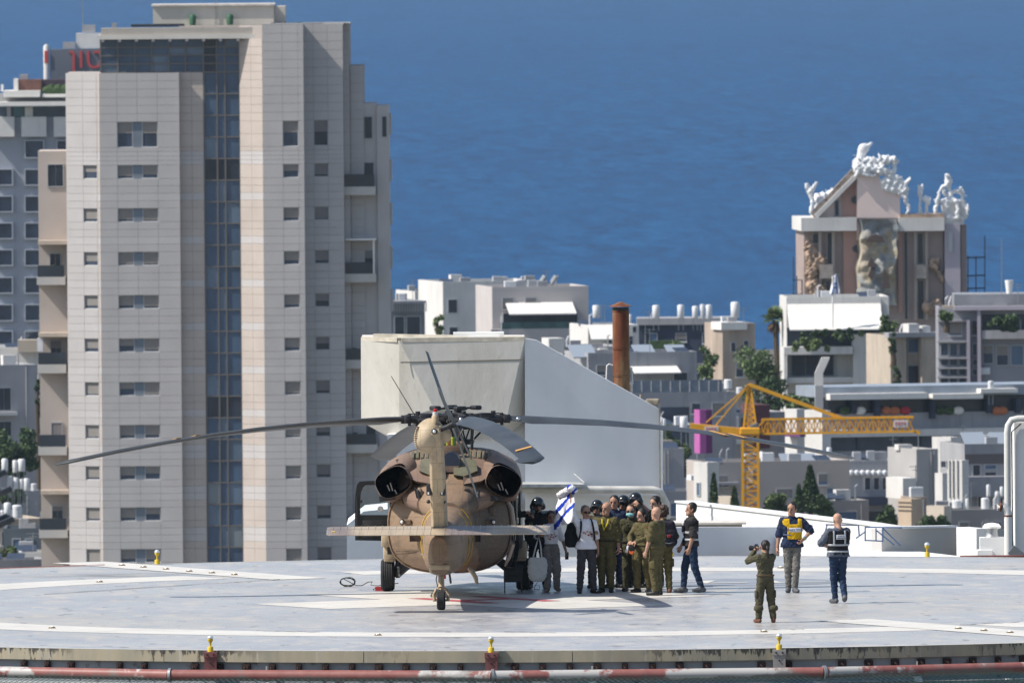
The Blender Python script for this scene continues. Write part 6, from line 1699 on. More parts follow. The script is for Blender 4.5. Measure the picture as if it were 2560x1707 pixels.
shade_list = [.78, .86, .8, .9, .55, .74, .95, .7, .85, .5, .9, .78]
def shuttered(x0, x1, z0, z1, y, i, dim=False):
    k = shade_list[(i * 5 + int(abs(x0) * 3)) % 12]
    return window(tower, x0, x1, z0, z1, 'd' if dim else 'w', y, .05, .06, sill=True, shut=k if z1 - z0 < 1.4 else .45)
# main front
A, B_ = (TX(252), y0_), (TX(452), y0_)
ztop = TZ(182)
hs = []
for i, (a, c) in enumerate(wz):
    hs.append((TX(296) - A[0], TX(397) - A[0], a, c))
facet(A, B_, zb_t, ztop, hs, 1.46, 0, True)
for i, (a, c) in enumerate(wz):
    shuttered(TX(296), TX(335), a, c, .20, i); shuttered(TX(358), TX(397), a, c, .20, i + 3)
    MB().box(TX(335) + .01, TX(358) - .01, .14, .22, a, c).obj('mullion_panel', mat('mullion_blue_grey', (.16, .19, .23), .5, .3, var=(1, .1)), tower)
# left strip and facet
A2, B2 = (TX(248, .14), .14), A
facet(A2, B2, zb_t, ztop, (), 1.0, 2)
A3, B3 = (TX(168, 1.4), 1.4), A2
hp2 = holes_px(A3, B3, [(210, 245)], .7)
facet(A3, B3, zb_t, ztop, [(u0, u1, a, c) for (u0, u1) in hp2 for (a, c) in wz[1:]], 1.2, 0, True)
ang3 = math.atan2(B3[1] - A3[1], B3[0] - A3[0])
for i, (a, c) in enumerate(wz[1:]):
    for (u0, u1) in hp2:
        o = shuttered(u0, u1, a, c, .20, i + 1)
        o.location = (A3[0], A3[1], 0); o.rotation_euler.z = ang3
# right return, recess, pier, right block
A4, B4 = (TX(452.5, yR), yR), (TX(513, yR), yR)
facet(A4, B4, zb_t, TZ(182), (), 1.0, 2)
A5, B5 = (TX(603, yR), yR), (TX(660, yP), yP)
facet(A5, B5, zb_t, TZ(98), (), 1.1, 2, True)
A6, B6 = B5, (TX(763, yP), yP)
h6 = [(TX(710, yP) - A6[0], TX(749, yP) - A6[0], a, c) for a, c in wz]
facet(A6, B6, zb_t, TZ(64), h6, 1.3, 0, True)
for i, (a, c) in enumerate(wz): shuttered(TX(710, yP), TX(749, yP), a, c, yP + .20, i + 5)
A7, B7 = (TX(763.5, yW), yW), (TX(862, yW), yW)
h7 = [(TX(787, yW) - A7[0], TX(823, yW) - A7[0], a, c) for a, c in wz]
facet(A7, B7, zb_t, TZ(63), h7, 1.25, 0, True)
for i, (a, c) in enumerate(wz): shuttered(TX(787, yW), TX(823, yW), a, c, yW + .20, i + 7, True)
A8, B8 = (TX(862.5, yN), yN), (TX(878, yN), yN); facet(A8, B8, zb_t, TZ(62), (), .6, 0)
A9, B9 = (TX(879, 3.4), 3.4), (TX(913, 3.4), 3.4); facet(A9, B9, zb_t, TZ(169), (), 1, 0)
# backing walls
b = MB()
zt1 = ztop - .05
b.prism([(p[0], p[1], zb_t) for p in ((A3[0], A3[1] + .26), (A2[0] - .05, A2[1] + .28), (A[0], A[1] + .24), (B_[0] - .02, B_[1] + .24), (B_[0] - .02, 14), (A3[0], 14))], (0, 0, zt1 - zb_t))
b.prism([(p[0], p[1], zb_t) for p in ((B_[0] + .0, yR + .24), (B4[0], yR + .24), (A5[0], yR + .24), (A6[0] + .15, yP + .28), (B6[0] - .02, yP + .24), (B6[0] - .02, yW + .24), (B7[0], yW + .24), (B7[0], 14), (B_[0], 14))], (0, 0, TZ(66) - zb_t - .02))
b.prism([(p[0], p[1], zb_t) for p in ((B7[0] + .01, yN + .24), (B8[0], yN + .24), (B8[0], 14), (B7[0] + .01, 14))], (0, 0, TZ(63) - zb_t - .02))
b.prism([(p[0], p[1], zb_t) for p in ((B8[0] + .01, 3.65), (B9[0], 3.65), (B9[0], 13), (B8[0] + .01, 13))], (0, 0, TZ(170) - zb_t))
b.obj('core_wall', joint, tower)
b = MB(); b.box(B_[0] - .22, B_[0] + .0, .02, yR, zb_t, ztop); b.obj('return_wall', stone_c, tower)
b = MB(); b.box(B6[0] - .22, B6[0], yP + .02, yW, zb_t, TZ(64)); b.obj('return_wall', stone_a, tower)
panels.sort(key=lambda q: -q[0])
for ar, vs, tn in panels[:300]:
    MB().add(vs, MB.BF).obj('stone_panel', (stone_a, stone_b, stone_c)[tn], tower)
b = MB()
for ar, vs, tn in panels[300:]: b.add(vs, MB.BF, tn)
o = b.obj('stone_panel', [stone_a, stone_b, stone_c], tower); o['kind'] = 'stuff'
# glass strip
gx = [TX(x, yR) for x in (513.5, 546, 566, 602.5)]
g_m = [mat('strip_glass_a', (.055, .092, .150), .12, .5, var=(.4, .3)), mat('strip_glass_b', (.095, .14, .20), .15, .6, var=(.4, .3)), mat('strip_glass_c', (.16, .19, .21), .3, .5, var=(.4, .2)), win_dark]
zz_ = TZ(182); zl = [zz_]
while zl[-1] > zb_t: zl.append(zl[-1] - (TZ(0) - TZ(108)) / 2)
mull = mat('mullion_bronze', (.14, .13, .12), .5, .3)
def glazing(xs_, zs_, y, name='glass_bay'):
    for x in xs_: MB().box(x - .05, x + .05, y - .10, y + .05, zs_[-1], zs_[0]).obj('mullion', mull, tower)
    for z in zs_: MB().box(xs_[0] + .051, xs_[-1] - .051, y - .085, y + .04, z - .045, z + .045).obj('transom', mull, tower)
    for i, (xa, xc) in enumerate(zip(xs_[:-1], xs_[1:])):
        for j, (zc, za) in enumerate(zip(zs_[:-1], zs_[1:])):
            k = (i * 7 + j * 5 + i * j) % 11
            m_ = g_m[1] if k in (1, 4) else (g_m[2] if (k == 7 and j % 2 and xc - xa > .8 and len(zs_) > 8) else (g_m[3] if k == 9 else g_m[0]))
            MB().box(xa + .05, xc - .05, y - .01, y + .01, za + .045, zc - .045).obj('pane', m_, tower)
glazing(gx, zl, yR + .1)
gx2 = [TX(x, yR) for x in (256, 299, 342, 384, 427, 468, 513, 546, 566, 602)]
glazing(gx2, [TZ(98), TZ(119), TZ(139), TZ(160), TZ(181)], yR + .12)
b = MB(); b.box(TX(250), TX(661), -.15, 3, TZ(98), TZ(87)); b.obj('roof_slab', mat('roof_slab_paint', (.60, .57, .52), .7, .2, var=(.6, .08)), tower)
b = MB(); b.box(TX(258), TX(660), -.02, 2.5, TZ(86.9), TZ(70)); b.obj('roof_parapet', mat('roof_parapet_paint', (.42, .385, .34), .75, .2, var=(.7, .10)), tower)
for k, x in enumerate((262, 304, 346, 388, 430, 472, 514, 556, 600)):
    MB().box(TX(x) - .10, TX(x) + .10, -.12, .5, TZ(104), TZ(98.3)).obj('slab_rib', stone_b, tower)
# roof rooms
b = MB(); b.box(TX(388, 5), TX(690, 5), 5, 11, TZ(66), TZ(18)); b.box(TX(690, 5) + .01, TX(718, 5), 6, 11, TZ(66), TZ(20)); b.obj('roof_room', mat('roof_room_plaster', (.50, .475, .42), .8, .2, var=(.5, .12, (1, 1, .3))), tower)
b = MB(); b.box(TX(384, 5), TX(692, 5), 4.8, 11.2, TZ(18) + .01, TZ(13)); b.obj('roof_room_coping', mat('coping_worn', (.56, .53, .49), .85, .2, var=(2, .25)), tower)
for x in (487, 580):
    b = MB(); b.lathe((TX(x, 4.6), 4.6, TZ(55)), [(.22, -.3), (.26, .3), (.16, .45), (.02, .5)], 10); b.obj('roof_fan', mat('fan_green', (.035, .10, .055), .6, .3), tower, 50)
for x0, x1, y in ((333, 466, 61), (682, 812, 60)): MB().box(TX(x0, 2), TX(x1, 2), 2, 3.4, TZ(y + 7), TZ(y)).obj('roof_panel', win_dark, tower)
MB().bar((TX(545, 5), 4.9, TZ(66)), (TX(545, 5), 4.9, TZ(-5)), .06).obj('roof_pole', steel, tower)
MB().box(TX(284), TX(296), 1, 1.5, TZ(70), TZ(57)).obj('roof_vent', steel, tower)
b = MB(); b.box(TX(660), TX(763), yP, .4, TZ(64) + .01, TZ(61)); b.box(TX(763) + .01, TX(876), yW, 2.8, TZ(63) + .01, TZ(60)); b.obj('roof_edge', stone_b, tower)
# balcony wings
rail_g = mat('balcony_glass', (.030, .040, .055), .12, .6, var=(.5, .3)); slab_m = mat('balcony_slab', (.50, .48, .45), .75, .2, var=(.8, .08))
def wing(x0, x1, ytop, levels, y, side, yside, back_tone):
    b = MB(); b.box(TX(x0, y), TX(x1, y), y + .6, y + 7, zb_t, TZ(ytop)); b.obj('wing_wall', stone_c if back_tone else stone_a, tower)
    for k, (yr0, yr1, ys) in enumerate(levels):
        bal = MB().box(TX(x0, y) - .12, TX(x1, y) - .12, y - .9, y + .6, TZ(ys), TZ(yr1)).obj('balcony', slab_m, tower)
        MB().box(TX(x0, y) - .06, TX(x1, y) - .2, y - .86, y - .82, TZ(yr1), TZ(yr0)).obj('railing', rail_g, bal)
        MB().box(TX(x0, y) - .06, TX(x0, y) - .02, y - .8, y + .55, TZ(yr1), TZ(yr0)).obj('railing', rail_g, bal)
        xa, xc = (TX(x0, y) + (.75 if side < 0 else .3)), TX(x1, y) - (.45 if side < 0 else .2)
        window(tower, xa, xc, TZ(yr1) + .02, TZ(yr0 - 30), 'd', y + .6, .06, .08, name='balcony_door', shut=(.0, .35, .9, .2, .0)[k % 5], split=2)
        if k in (0, 2, 3): MB().rbox((xa + .3, y - .4, TZ(yr1) + .45), (.35, .3, .8), .08).obj('balcony_plant', mat('balcony_green', (.05, .085, .03), .8, .2, var=(3, .4)), bal)
wing(97, 168.5, 378, [(663, 692, 712), (881, 911, 933), (1087, 1117, 1138), (1296, 1325, 1345)], 3.4, -1, 0, 1)
wing(864, 945, 264, [(441, 472, 493), (661, 690, 711), (877, 905, 927), (1090, 1117, 1138), (1298, 1326, 1346)], 3.0, 1, 0, 0)
b = MB(); b.box(TX(945, 3.6) + .01, TX(976, 3.6), 3.4, 10, zb_t, TZ(270)); b.obj('wing_wall', stone_a, tower)
for yc in (320, 436, 545, 655, 762, 870): MB().box(TX(976, 3.6) + .0, TX(976, 3.6) + .15, 4.2, 9, TZ(yc + 24), TZ(yc - 28)).obj('side_ledge', stone_b, tower)
window(tower, TX(893, 3.4), TX(935, 3.4), TZ(354), TZ(296), 'd', 3.6, .06, .08, name='balcony_door', split=2)
window(tower, TX(957, 3.4), TX(971, 3.4), TZ(350), TZ(296), 'd', 3.4, .05, .06)
window(tower, TX(120, 4), TX(162, 4), TZ(468), TZ(410), 'd', 4.0, .06, .08, name='balcony_door', split=2)
b = MB(); b.box(TX(864, 2.0), TX(942, 2.0), 1.9, 3.6, TZ(606), TZ(602)); b.bar((TX(935, 2), 2.1, TZ(690)), (TX(935, 2), 2.1, TZ(606)), .12); b.obj('balcony_pergola', white, tower)
for x0, x1, y in ((95, 168, 838), (97, 168, 1232), (96, 168, 607)): MB().box(TX(x0, 2.6), TX(x1, 2.6), 2.4, 4.0, TZ(y + 4), TZ(y - 6)).obj('balcony_awning', mat('awning_tan', (.50, .42, .34), .8, .2, var=(2, .1)), tower)
b = MB(); b.box(TX(92, 2.8), TX(106, 2.8), 2.6, 3.4, TZ(878), TZ(845)); b.obj('cooling_unit', tank_m, tower)

# ---------------------------------------------------------------- hotel at the left edge
hotel_m = mat('hotel_concrete', (.30, .32, .36), .8, .2, var=(.2, .08))
wl = []
for i, (y0, y1) in enumerate(((350, 396), (422, 464), (489, 531), (556, 598), (623, 665), (692, 734), (760, 803), (826, 862))):
    for x0, x1 in ((-12, 33), (61, 111), (141, 185)):
        if i == 0 and x0 < 0: continue
        wl.append((x0, y0, x1, y1, 'w', dict(fr=.12, depth=.5, fm=mat('hotel_frame', (.36, .39, .44), .7, .2))))
t, HF, w_, zt_ = house('grey hotel block with rows of deep square windows and white panels at its top', -60, 190, 294, 1900, 14, hotel_m, 0, wl, 0, name='hotel_building')
hotel = t
for x0, x1 in ((-30, 36), (53, 116), (134, 190)): add_box(t, HF, 'top_panel', x0, 293, x1, 342, -.9, 6, plaster_w)
add_box(t, HF, 'glass_band', -60, 268, 190, 292.6, .8, 10, win_blue)
for x0, x1, m_ in ((17, 27, frame_m), (62, 82, white), (34, 60, mat('band_teal', (.05, .13, .14), .3, .4))): add_box(t, HF, 'band_panel', x0, 268, x1, 292, .5, .79, m_)
add_box(t, HF, 'terrace_slab', -20, 256, 190, 264, -2.2, 6, awn); add_box(t, HF, 'terrace_slab', 8, 228, 100, 243, -1.4, 6, awn); add_box(t, HF, 'terrace_slab', 106, 236, 190, 243, -1.0, 6, awn)
add_box(t, HF, 'terrace_wall', -60, 236, 190, 257, 1.5, 6, plaster_g); add_box(t, HF, 'terrace_wall', 46, 200, 104, 231, 1.2, 6, mat('terrace_rust', (.17, .085, .065), .8, .2, var=(.6, .3))); add_box(t, HF, 'terrace_wall', 104.5, 200, 190, 231, 1.6, 6, mat('terrace_dark', (.07, .05, .065), .8, .2)); add_box(t, HF, 'terrace_wall', 34, 198, 45.5, 231, 1.0, 4, awn)
for k in range(9):
    a = HF.at(116 + 6 * k, 226); MB().ell((a.x, .6, a.z), (.5, .4, .45 + .12 * (k % 3)), 8, 5).obj('planter_shrub', MATS['balcony_green'], t)
add_box(t, HF, 'roof_unit', 49, 187, 70, 199, 3, 5, plaster_g); add_box(t, HF, 'roof_unit', 2, 212, 8, 229, 1, 2, white)
t = thing('hotel_sign', 'dark roof sign with large red Hebrew letters beside the tower', 'sign', HF.o)
add_box(t, HF, 'sign_wall', 125, 124, 300, 215, 6, 9, mat('sign_grey', (.13, .145, .175), .7, .2, var=(.3, .1)))
a, c = HF.at(109, 205, 6), HF.at(123, 118, 6)
b = MB(); b.lathe(((a.x + c.x) / 2, 6.2, 0), [(.33, a.z), (.33, c.z), (.2, c.z + .25), (.02, c.z + .3)], 12); sc = b.obj('sign_column', plaster_w, t, 40)
a2, c2 = HF.at(109, 160, 6), HF.at(123, 126, 6); MB().rbox(((a.x + c.x) / 2, 5.86, (a2.z + c2.z) / 2), (.45, .1, 1.4), .15).obj('sign_emblem', mat('sign_red', (.42, .06, .06), .6, .3), sc)
p = HF.at(216, 149, 5.9); lettering('לןוט'[1:2] + 'וט', 3.2, MATS['sign_red'], Matrix.Translation(p), t, .1)
add_box(t, HF, 'sign_roof_box', 190, 84, 300, 121, 7, 10, plaster_w); add_box(t, HF, 'sign_roof_box', 205, 63, 238, 82, 7.5, 9, plaster_g); add_box(t, HF, 'sign_roof_box', 157, 106, 188, 122, 6.5, 8, plaster_g)
MB().bar(HF.at(206.5, 82, 8), HF.at(206.5, -10, 8), .10).obj('roof_mast', steel, t)

# ---------------------------------------------------------------- houses at the lower left
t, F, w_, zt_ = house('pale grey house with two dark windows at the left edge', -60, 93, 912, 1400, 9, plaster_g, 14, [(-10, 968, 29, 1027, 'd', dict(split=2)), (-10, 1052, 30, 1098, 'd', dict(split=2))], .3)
add_box(t, F, 'ledge', -20, 1030, 44, 1038, -.9, .0, plaster_w)
t, F, w_, zt_ = house('far low house with a beige roof room beside the tower base', -40, 96, 868, 1700, 9, plaster_w, 0, [], .3); add_box(t, F, 'roof_room', 44, 850, 96, 880, -2, 1, plaster_b)
t, F, w_, zt_ = house('dark grey low house with blue windows at the lower left', 8, 120, 1320, 1262, 6, mat('slate_wall', (.10, .12, .14), .7, .2, var=(.5, .2)), 0, [(30, 1345, 52, 1376, 's'), (62, 1345, 84, 1376, 's')], .25)
t, F, w_, zt_ = house('flat cream roof house behind the dark grey low house', -20, 110, 1296, 1290, 7, plaster_b, 14, [], .25)
t, F, w_, zt_ = house('low white wall house in front of the dark grey low house', 46, 130, 1379, 1248, 4, plaster_w, 0, [], .2)
t, F, w_, zt_ = house('bottom left grey roof house by the deck rail', -40, 120, 1398, 1242, 4, plaster_g, 14, [], .2)
t, F, w_, zt_ = house('flat roof house carrying the row of white tanks at the lower left', -40, 100, 1226, 1300, 6, plaster_g, 14, [], .2)
where = ['upper row by the dark tree, first from the picture edge', 'upper row by the dark tree, second', 'upper row by the dark tree, third', 'lower row under the dark tree, first from the picture edge', 'lower row under the dark tree, second', 'lower row under the dark tree, third', 'lower row under the dark tree, fourth', 'lower row under the dark tree, fifth beside the tower', 'above the dark grey low house, first', 'above the dark grey low house, second']
for k, (x, y0, y1, w_) in enumerate(((12, 1146, 1177, 16), (38, 1150, 1181, 13), (54, 1147, 1178, 18), (25, 1189, 1219, 15), (40, 1194, 1222, 14), (54, 1197, 1222, 10), (67, 1195, 1226, 15), (84, 1208, 1227, 16), (19, 1256, 1287, 18), (42, 1262, 1294, 24))):
    tank('white water tank, ' + where[k], x, y0, y1, 1285 if k < 8 else 1270, w_, k in (0, 3, 8, 9))

# ---------------------------------------------------------------- houses in the middle
t, F, w_, zt_ = house('dark grey house with a slatted pergola fringe beside the tower', 974, 1062, 752, 1580, 8, mat('slate_wall2', (.17, .19, .21), .75, .2, var=(.4, .2)), 14, [(985, 790, 1012, 838, 'd'), (1015, 790, 1052, 838, 'd')], .2)
pg = add_box(t, F, 'pergola', 970, 753, 1066, 758, -1.4, 1, plaster_g)
for k in range(15):
    a, c = F.at(972 + 6.6 * k, 758, -1.4), F.at(972 + 6.6 * k, 779, -1.4); MB().box(a.x, a.x + .08, -1.4, -1.3, c.z, a.z).obj('slat', plaster_g, pg)
t, F, w_, zt_ = house('white house of two heights with small square windows near the sea', 1107, 1350, 703, 1640, 10, plaster_w, 14, [(1119, 748, 1144, 783, 'd'), (1194, 746, 1217, 782, 'd'), (1122, 817, 1145, 850, 'd'), (1206, 824, 1226, 850, 'd')], .4)
t, F, w_, zt_ = house('low cream house left of the white house near the sea', 1037, 1118, 728, 1690, 8, plaster_w, 14, [], .3)
t, F, w_, zt_ = house('pale house with a broad cream awning over a dark terrace', 1230, 1471, 716, 1600, 9, mat('plaster_mauve', (.46, .43, .42), .8, .2, var=(.4, .07)), 10, [(1255, 782, 1444, 826, 'd', dict(depth=.3))], .3)
a = F.at(1264, 757, 0); c = F.at(1431, 781, 0)
b = MB(); b.prism([(a.x, 0, a.z), (a.x, -2.2, c.z), (a.x, -2.2, c.z - .12), (a.x, 0, a.z - .12)], (c.x - a.x, 0, 0)); b.obj('awning', awn, t)
add_box(t, F, 'terrace_rail', 1250, 806, 1462, 823, -1.6, -1.5, mat('rail_teal_glass', (.05, .11, .11), .2, .5, var=(1, .3))); add_box(t, F, 'terrace_wall', 1228, 823, 1472, 900, -1.7, -.1, MATS['plaster_mauve']); add_box(t, F, 'terrace_post', 1252, 790, 1255, 840, -1.75, -1.65, white)
for x, y0 in ((1362, 690), (1390, 690)): MB().tube([F.at(x - 14, 712, 1), F.at(x, y0, 1)], .25, 6).obj('roof_dish', steel, t)
t, F, w_, zt_ = house('white stepped annex with laundry awnings left of the rusty chimney', 1470, 1597, 812, 1560, 8, plaster_w, 12, [(1515, 838, 1530, 860, 'd'), (1580, 815, 1592, 832, 'd')], .3)
a, c = F.at(1472, 812, -.5), F.at(1535, 846, -.5); b = MB(); b.prism([(a.x, 0, a.z), (a.x, -1.6, c.z), (a.x, -1.6, c.z - .1), (a.x, 0, a.z - .1)], (c.x - a.x, 0, 0)); b.obj('awning', awn, t)
t, F, w_, zt_ = house('white block with small cubes on a grey roof below the annex', 1412, 1560, 866, 1500, 8, plaster_g, 12, [], .3)
for x0, x1, y0, y1 in ((1372, 1411, 846, 882),): add_box(t, F, 'roof_cube', x0, y0, x1, y1, -2, 1, plaster_w)
for x0, x1 in ((1482, 1493), (1500, 1522)): add_box(t, F, 'roof_cube', x0, 872, x1, 893, -1.2, 0, plaster_w)
t, F, w_, zt_ = house('dark navy house with water tanks on its roof', 1596, 1806, 806, 1660, 9, navy_wall, 0, [], .3, roof=plaster_g); add_box(t, F, 'roof_edge', 1592, 796, 1810, 811, -.3, 5, plaster_g)
add_box(t, F, 'garden_wall', 1620, 852, 1680, 880, -3, -2, MATS['balcony_green'])
for k, (x, y0, y1, w_) in enumerate(((1640, 763, 795, 18), (1702, 762, 795, 17), (1738, 765, 795, 15), (1756, 761, 797, 12), (1772, 762, 797, 16), (1838, 755, 795, 22), (1491, 763, 795, 19), (1575, 786, 812, 9))):
    tank('white water tank on the ' + ('roof of the navy house, %s from the rusty chimney' % ordn[k] if k < 5 else ('stand above the stained tan block' if k == 5 else ('post right of the broad cream awning house' if k == 6 else 'roof just behind the rusty chimney'))), x, y0, y1, 1655, w_)
t, F, w_, zt_ = house('narrow stained tan block right of the navy house', 1806, 1888, 808, 1640, 6, stained, 16, [(1826, 855, 1840, 880, 'd'), (1858, 850, 1872, 872, 'd')], .2)
add_box(t, F, 'roof_slab', 1803, 806, 1868, 824, -.4, 3, awn)
t, F, w_, zt_ = house('low house with a rounded grey parapet and cream awning right of the rusty chimney', 1470, 1742, 880, 1420, 8, plaster_g, 14, [(1682, 930, 1720, 960, 'd')], .3)
a = F.at(1576, 916, 0); c = F.at(1692, 929, 0); b = MB(); b.prism([(a.x, 0, a.z), (a.x, -1.5, c.z), (a.x, -1.5, c.z - .1), (a.x, 0, a.z - .1)], (c.x - a.x, 0, 0)); b.obj('awning', awn, t)
for x0, x1 in ((1430, 1490), (1590, 1640), (1672, 1720)): b = MB(); a = F.at(x0, 885, 1); c = F.at(x1, 872, 1); b.obox(((a.x + c.x) / 2, 1.5, (a.z + c.z) / 2), (c.x - a.x, 2.4, .1), Euler((R(24), 0, 0))); b.obj('solar_panel', mat('solar_pale', (.25, .29, .34), .4, .3), t)
t, F, w_, zt_ = house('grey terrace house with a glass rail below the rounded parapet', 1560, 1840, 980, 1380, 8, plaster_g, 14, [], .2); add_box(t, F, 'terrace_rail', 1578, 952, 1806, 980, .1, .16, mat('rail_pale_glass', (.16, .20, .25), .25, .5, var=(1, .3)))
for k in range(10): a = F.at(1580 + 24 * k, 952, .0); c = F.at(1580, 982, 0); MB().box(a.x, a.x + .05, -.02, .08, c.z, a.z).obj('rail_post', frame_m, t)
add_box(t, F, 'window_band', 1652, 1018, 1725, 1110, -.06, .0, win_blue)
# ---------------------------------------------------------------- the fantastic house by the sea
CF = Front(2010, 1800, 4, 600)
ch_ = thing('sculpted_house', 'pink seaside block of flats covered with white sculptures and a rocky front', 'building', CF.o, CF.rz)
pink, salmon = mat('pink_plaster', (.74, .60, .55), .8, .2, var=(.3, .06)), mat('salmon_plaster', (.42, .26, .215), .8, .2, var=(.4, .12))
mauve = mat('mauve_plaster', (.33, .265, .24), .8, .2, var=(.3, .15))
b = MB(); a = CF.at(2012, 578); c = CF.at(2360, 578); b.box(a.x, c.x, 1.2, 11, -50, a.z); b.obj('wall', mauve, ch_)
for x0, x1 in ((2003, 2142), (2246, 2361)): add_box(ch_, CF, 'roof_band', x0, 545, x1, 577, -.4, 11, plaster_w)
add_box(ch_, CF, 'wall_strip', 2108, 578, 2143, 760, .9, 1.25, salmon); add_box(ch_, CF, 'wall_strip', 2245, 578, 2258, 780, .9, 1.25, salmon)
for x0, y0, x1, y1 in ((2066, 580, 2082, 662), (2062, 700, 2078, 760), (2112, 692, 2142, 760), (2258, 578, 2272, 800), (2292, 582, 2310, 662), (2292, 700, 2312, 800), (2030, 582, 2048, 610)): 
    a, c = CF.at(x0, y0, 1), CF.at(x1, y1, 1); window(ch_, a.x, c.x, c.z, a.z, 'd', 1.2, .1, .2, fm=mat('pale_pillar', (.38, .33, .29), .8, .2))
for x in (2050, 2083, 2288, 2316): a, c = CF.at(x, 580, .6), CF.at(x, 800, .6); MB().tube([(a.x, .6, c.z), (a.x, .6, a.z)], .17, 8).obj('pillar', MATS['pale_pillar'], ch_)
add_box(ch_, CF, 'side_wall', 2362, 560, 2402, 800, .2, 10, plaster_l); add_box(ch_, CF, 'side_wall', 2402.5, 562, 2418, 800, 1.6, 10, mauve); add_box(ch_, CF, 'side_window', 2371, 580, 2382, 630, .05, .2, frame_m)
b = MB(); b.prism([CF.at(*p, 0) for p in ((2143, 545), (2143, 432), (2192, 420), (2208, 478), (2250, 480), (2250, 545))], (0, 6, 0)); b.obj('gable', pink, ch_)
b = MB(); b.prism([CF.at(*p, 1) for p in ((2106, 545), (2106, 468), (2143, 434), (2143, 545))], (0, 5, 0)); b.obj('gable', salmon, ch_)
b = MB(); b.prism([CF.at(*p, 1.4) for p in ((2035, 545), (2106, 478), (2106, 545))], (0, 5, 0)); b.obj('gable', pink, ch_)
b = MB(); b.bar(CF.at(2038, 542, .4), CF.at(2139, 440, .4), 1.2, .45); b.obj('roof_beam', plaster_w, ch_)
b = MB(); b.bar(CF.at(2030, 538, .9), CF.at(2135, 428, .9), 1.4, .6); b.obj('tile_strip', mat('mottled_tile', (.20, .17, .15), .9, .2, var=(2, .6)), ch_)
for x, y in ((2137, 500), (2140, 622)): a = CF.at(x, y, .85); MB().lathe((a.x, .87, a.z), [(.34, 0), (.38, -.06), (.1, -.05), (.02, -.05)], 14, 0, 'Y').obj('round_window', win_dark, ch_)
a, c = CF.at(2085, 500, 1.3), CF.at(2099, 542, 1.3); window(ch_, a.x, c.x, c.z, a.z, 'd', 1.38, .1, .1)
# rocky front
n = nodes_of('rock_face', .9, .2); f1 = n.noise(.28, (1, 1, 1), 4, (2, 0, 1), .5); f2 = n.noise(1.4, (1, 1, 1), 6, (0, 0, 5))
n.base(n.mix(n.ramp(f2, [(.45, 0.0), (.7, .6)]), n.ramp(f1, [(.40, (.20, .22, .23)), (.47, (.33, .34, .33)), (.52, (.40, .34, .24)), (.60, (.42, .37, .29))]), (.16, .13, .10))); n.bump(f2, .7, .3)
rock_m = n.m
import mathutils.noise as mn
b = MB(); NX, NZ = 16, 40
for j in range(NZ + 1):
    for i in range(NX + 1):
        k = j / NZ; wv = 3 * math.sin(k * 19) + 4 * math.sin(k * 7)
        x = 2143 + 101 * i / NX + (wv if 0 < i < NX else wv * .8); y = 548 + 215 * k
        p = CF.at(x, y, 0); d = .9 * mn.noise((p.x * .5, 3, p.z * .5)) + .5 * mn.noise((p.x * 1.3, 7, p.z * 1.3))
        b.v.append((p.x, -.9 + d + (1.6 if i in (0, NX) else 0), p.z))
for j in range(NZ):
    for i in range(NX): q = j * (NX + 1) + i; b.f.append((q, q + NX + 1, q + NX + 2, q + 1)); b.m.append(0)
b.obj('rock_front', rock_m, ch_, 50)
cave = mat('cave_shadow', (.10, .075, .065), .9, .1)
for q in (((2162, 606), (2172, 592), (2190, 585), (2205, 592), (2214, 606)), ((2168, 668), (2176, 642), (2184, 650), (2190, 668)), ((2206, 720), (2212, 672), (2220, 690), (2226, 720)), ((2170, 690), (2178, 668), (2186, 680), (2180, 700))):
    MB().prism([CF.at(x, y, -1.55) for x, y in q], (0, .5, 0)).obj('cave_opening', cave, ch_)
add_box(ch_, CF, 'wall_strip', 2142.5, 536, 2246, 600, .3, 1.2, pink)
def blob(name, pts, m, k=.5, wr=.12, h=.15, seed=0, y=0.0):
    """pts: photo x, y, radius in photo pixels"""
    S = SDF(); sc_ = F_PX / 1800
    for q in pts:
        a = CF.at(q[0], q[1], y); c = CF.at(q[2], q[3], y); S.seg((a.x, y, a.z), (c.x, y, c.z), q[4] / sc_, (q[5] if len(q) > 5 else q[4]) / sc_, 1, k)
    def ex(d, X, Y, Z): return d + wr * np.sin(X * 2.1 + seed) * np.sin(Z * 2.4 + 2 * np.sin(X * .9)) * np.sin(Y * 2.2 + 1) + wr * 1.1 * np.sin(X * 9 + 2 * np.sin(Z * 4)) * np.sin(Z * 8 + seed + Y * 5) + wr * .5 * np.sin(X * 5 + 3 * np.sin(Z * 2)) * np.sin(Z * 5.5 + seed)
    V, F_ = S.mesh(h, extra=ex); return link(name, np_mesh(name, V, F_, [m]), ch_)
add_box(ch_, CF, 'side_parapet', 2362, 500, 2410, 562, .3, 3, plaster_w)
sculpt = mat('sculpture_white', (.70, .71, .72), .7, .2, var=(.6, .08))
blob('sculpture', [(2150, 396, 2158, 372, 10, 12), (2158, 372, 2180, 358, 9, 3)], sculpt, .4, .05, seed=1, y=1)
blob('sculpture', [(2142, 405, 2146, 430, 9), (2150, 420, 2185, 424, 16, 13), (2155, 400, 2188, 402, 8), (2205, 405, 2232, 400, 12, 9), (2205, 425, 2230, 432, 14, 8), (2235, 398, 2238, 430, 6, 4)], sculpt, .3, .16, seed=2, y=0)
blob('sculpture', [(2215, 455, 2240, 450, 12, 8), (2212, 472, 2262, 474, 10), (2240, 458, 2272, 452, 10, 4), (2255, 470, 2258, 485, 8)], sculpt, .3, .16, seed=3, y=0)
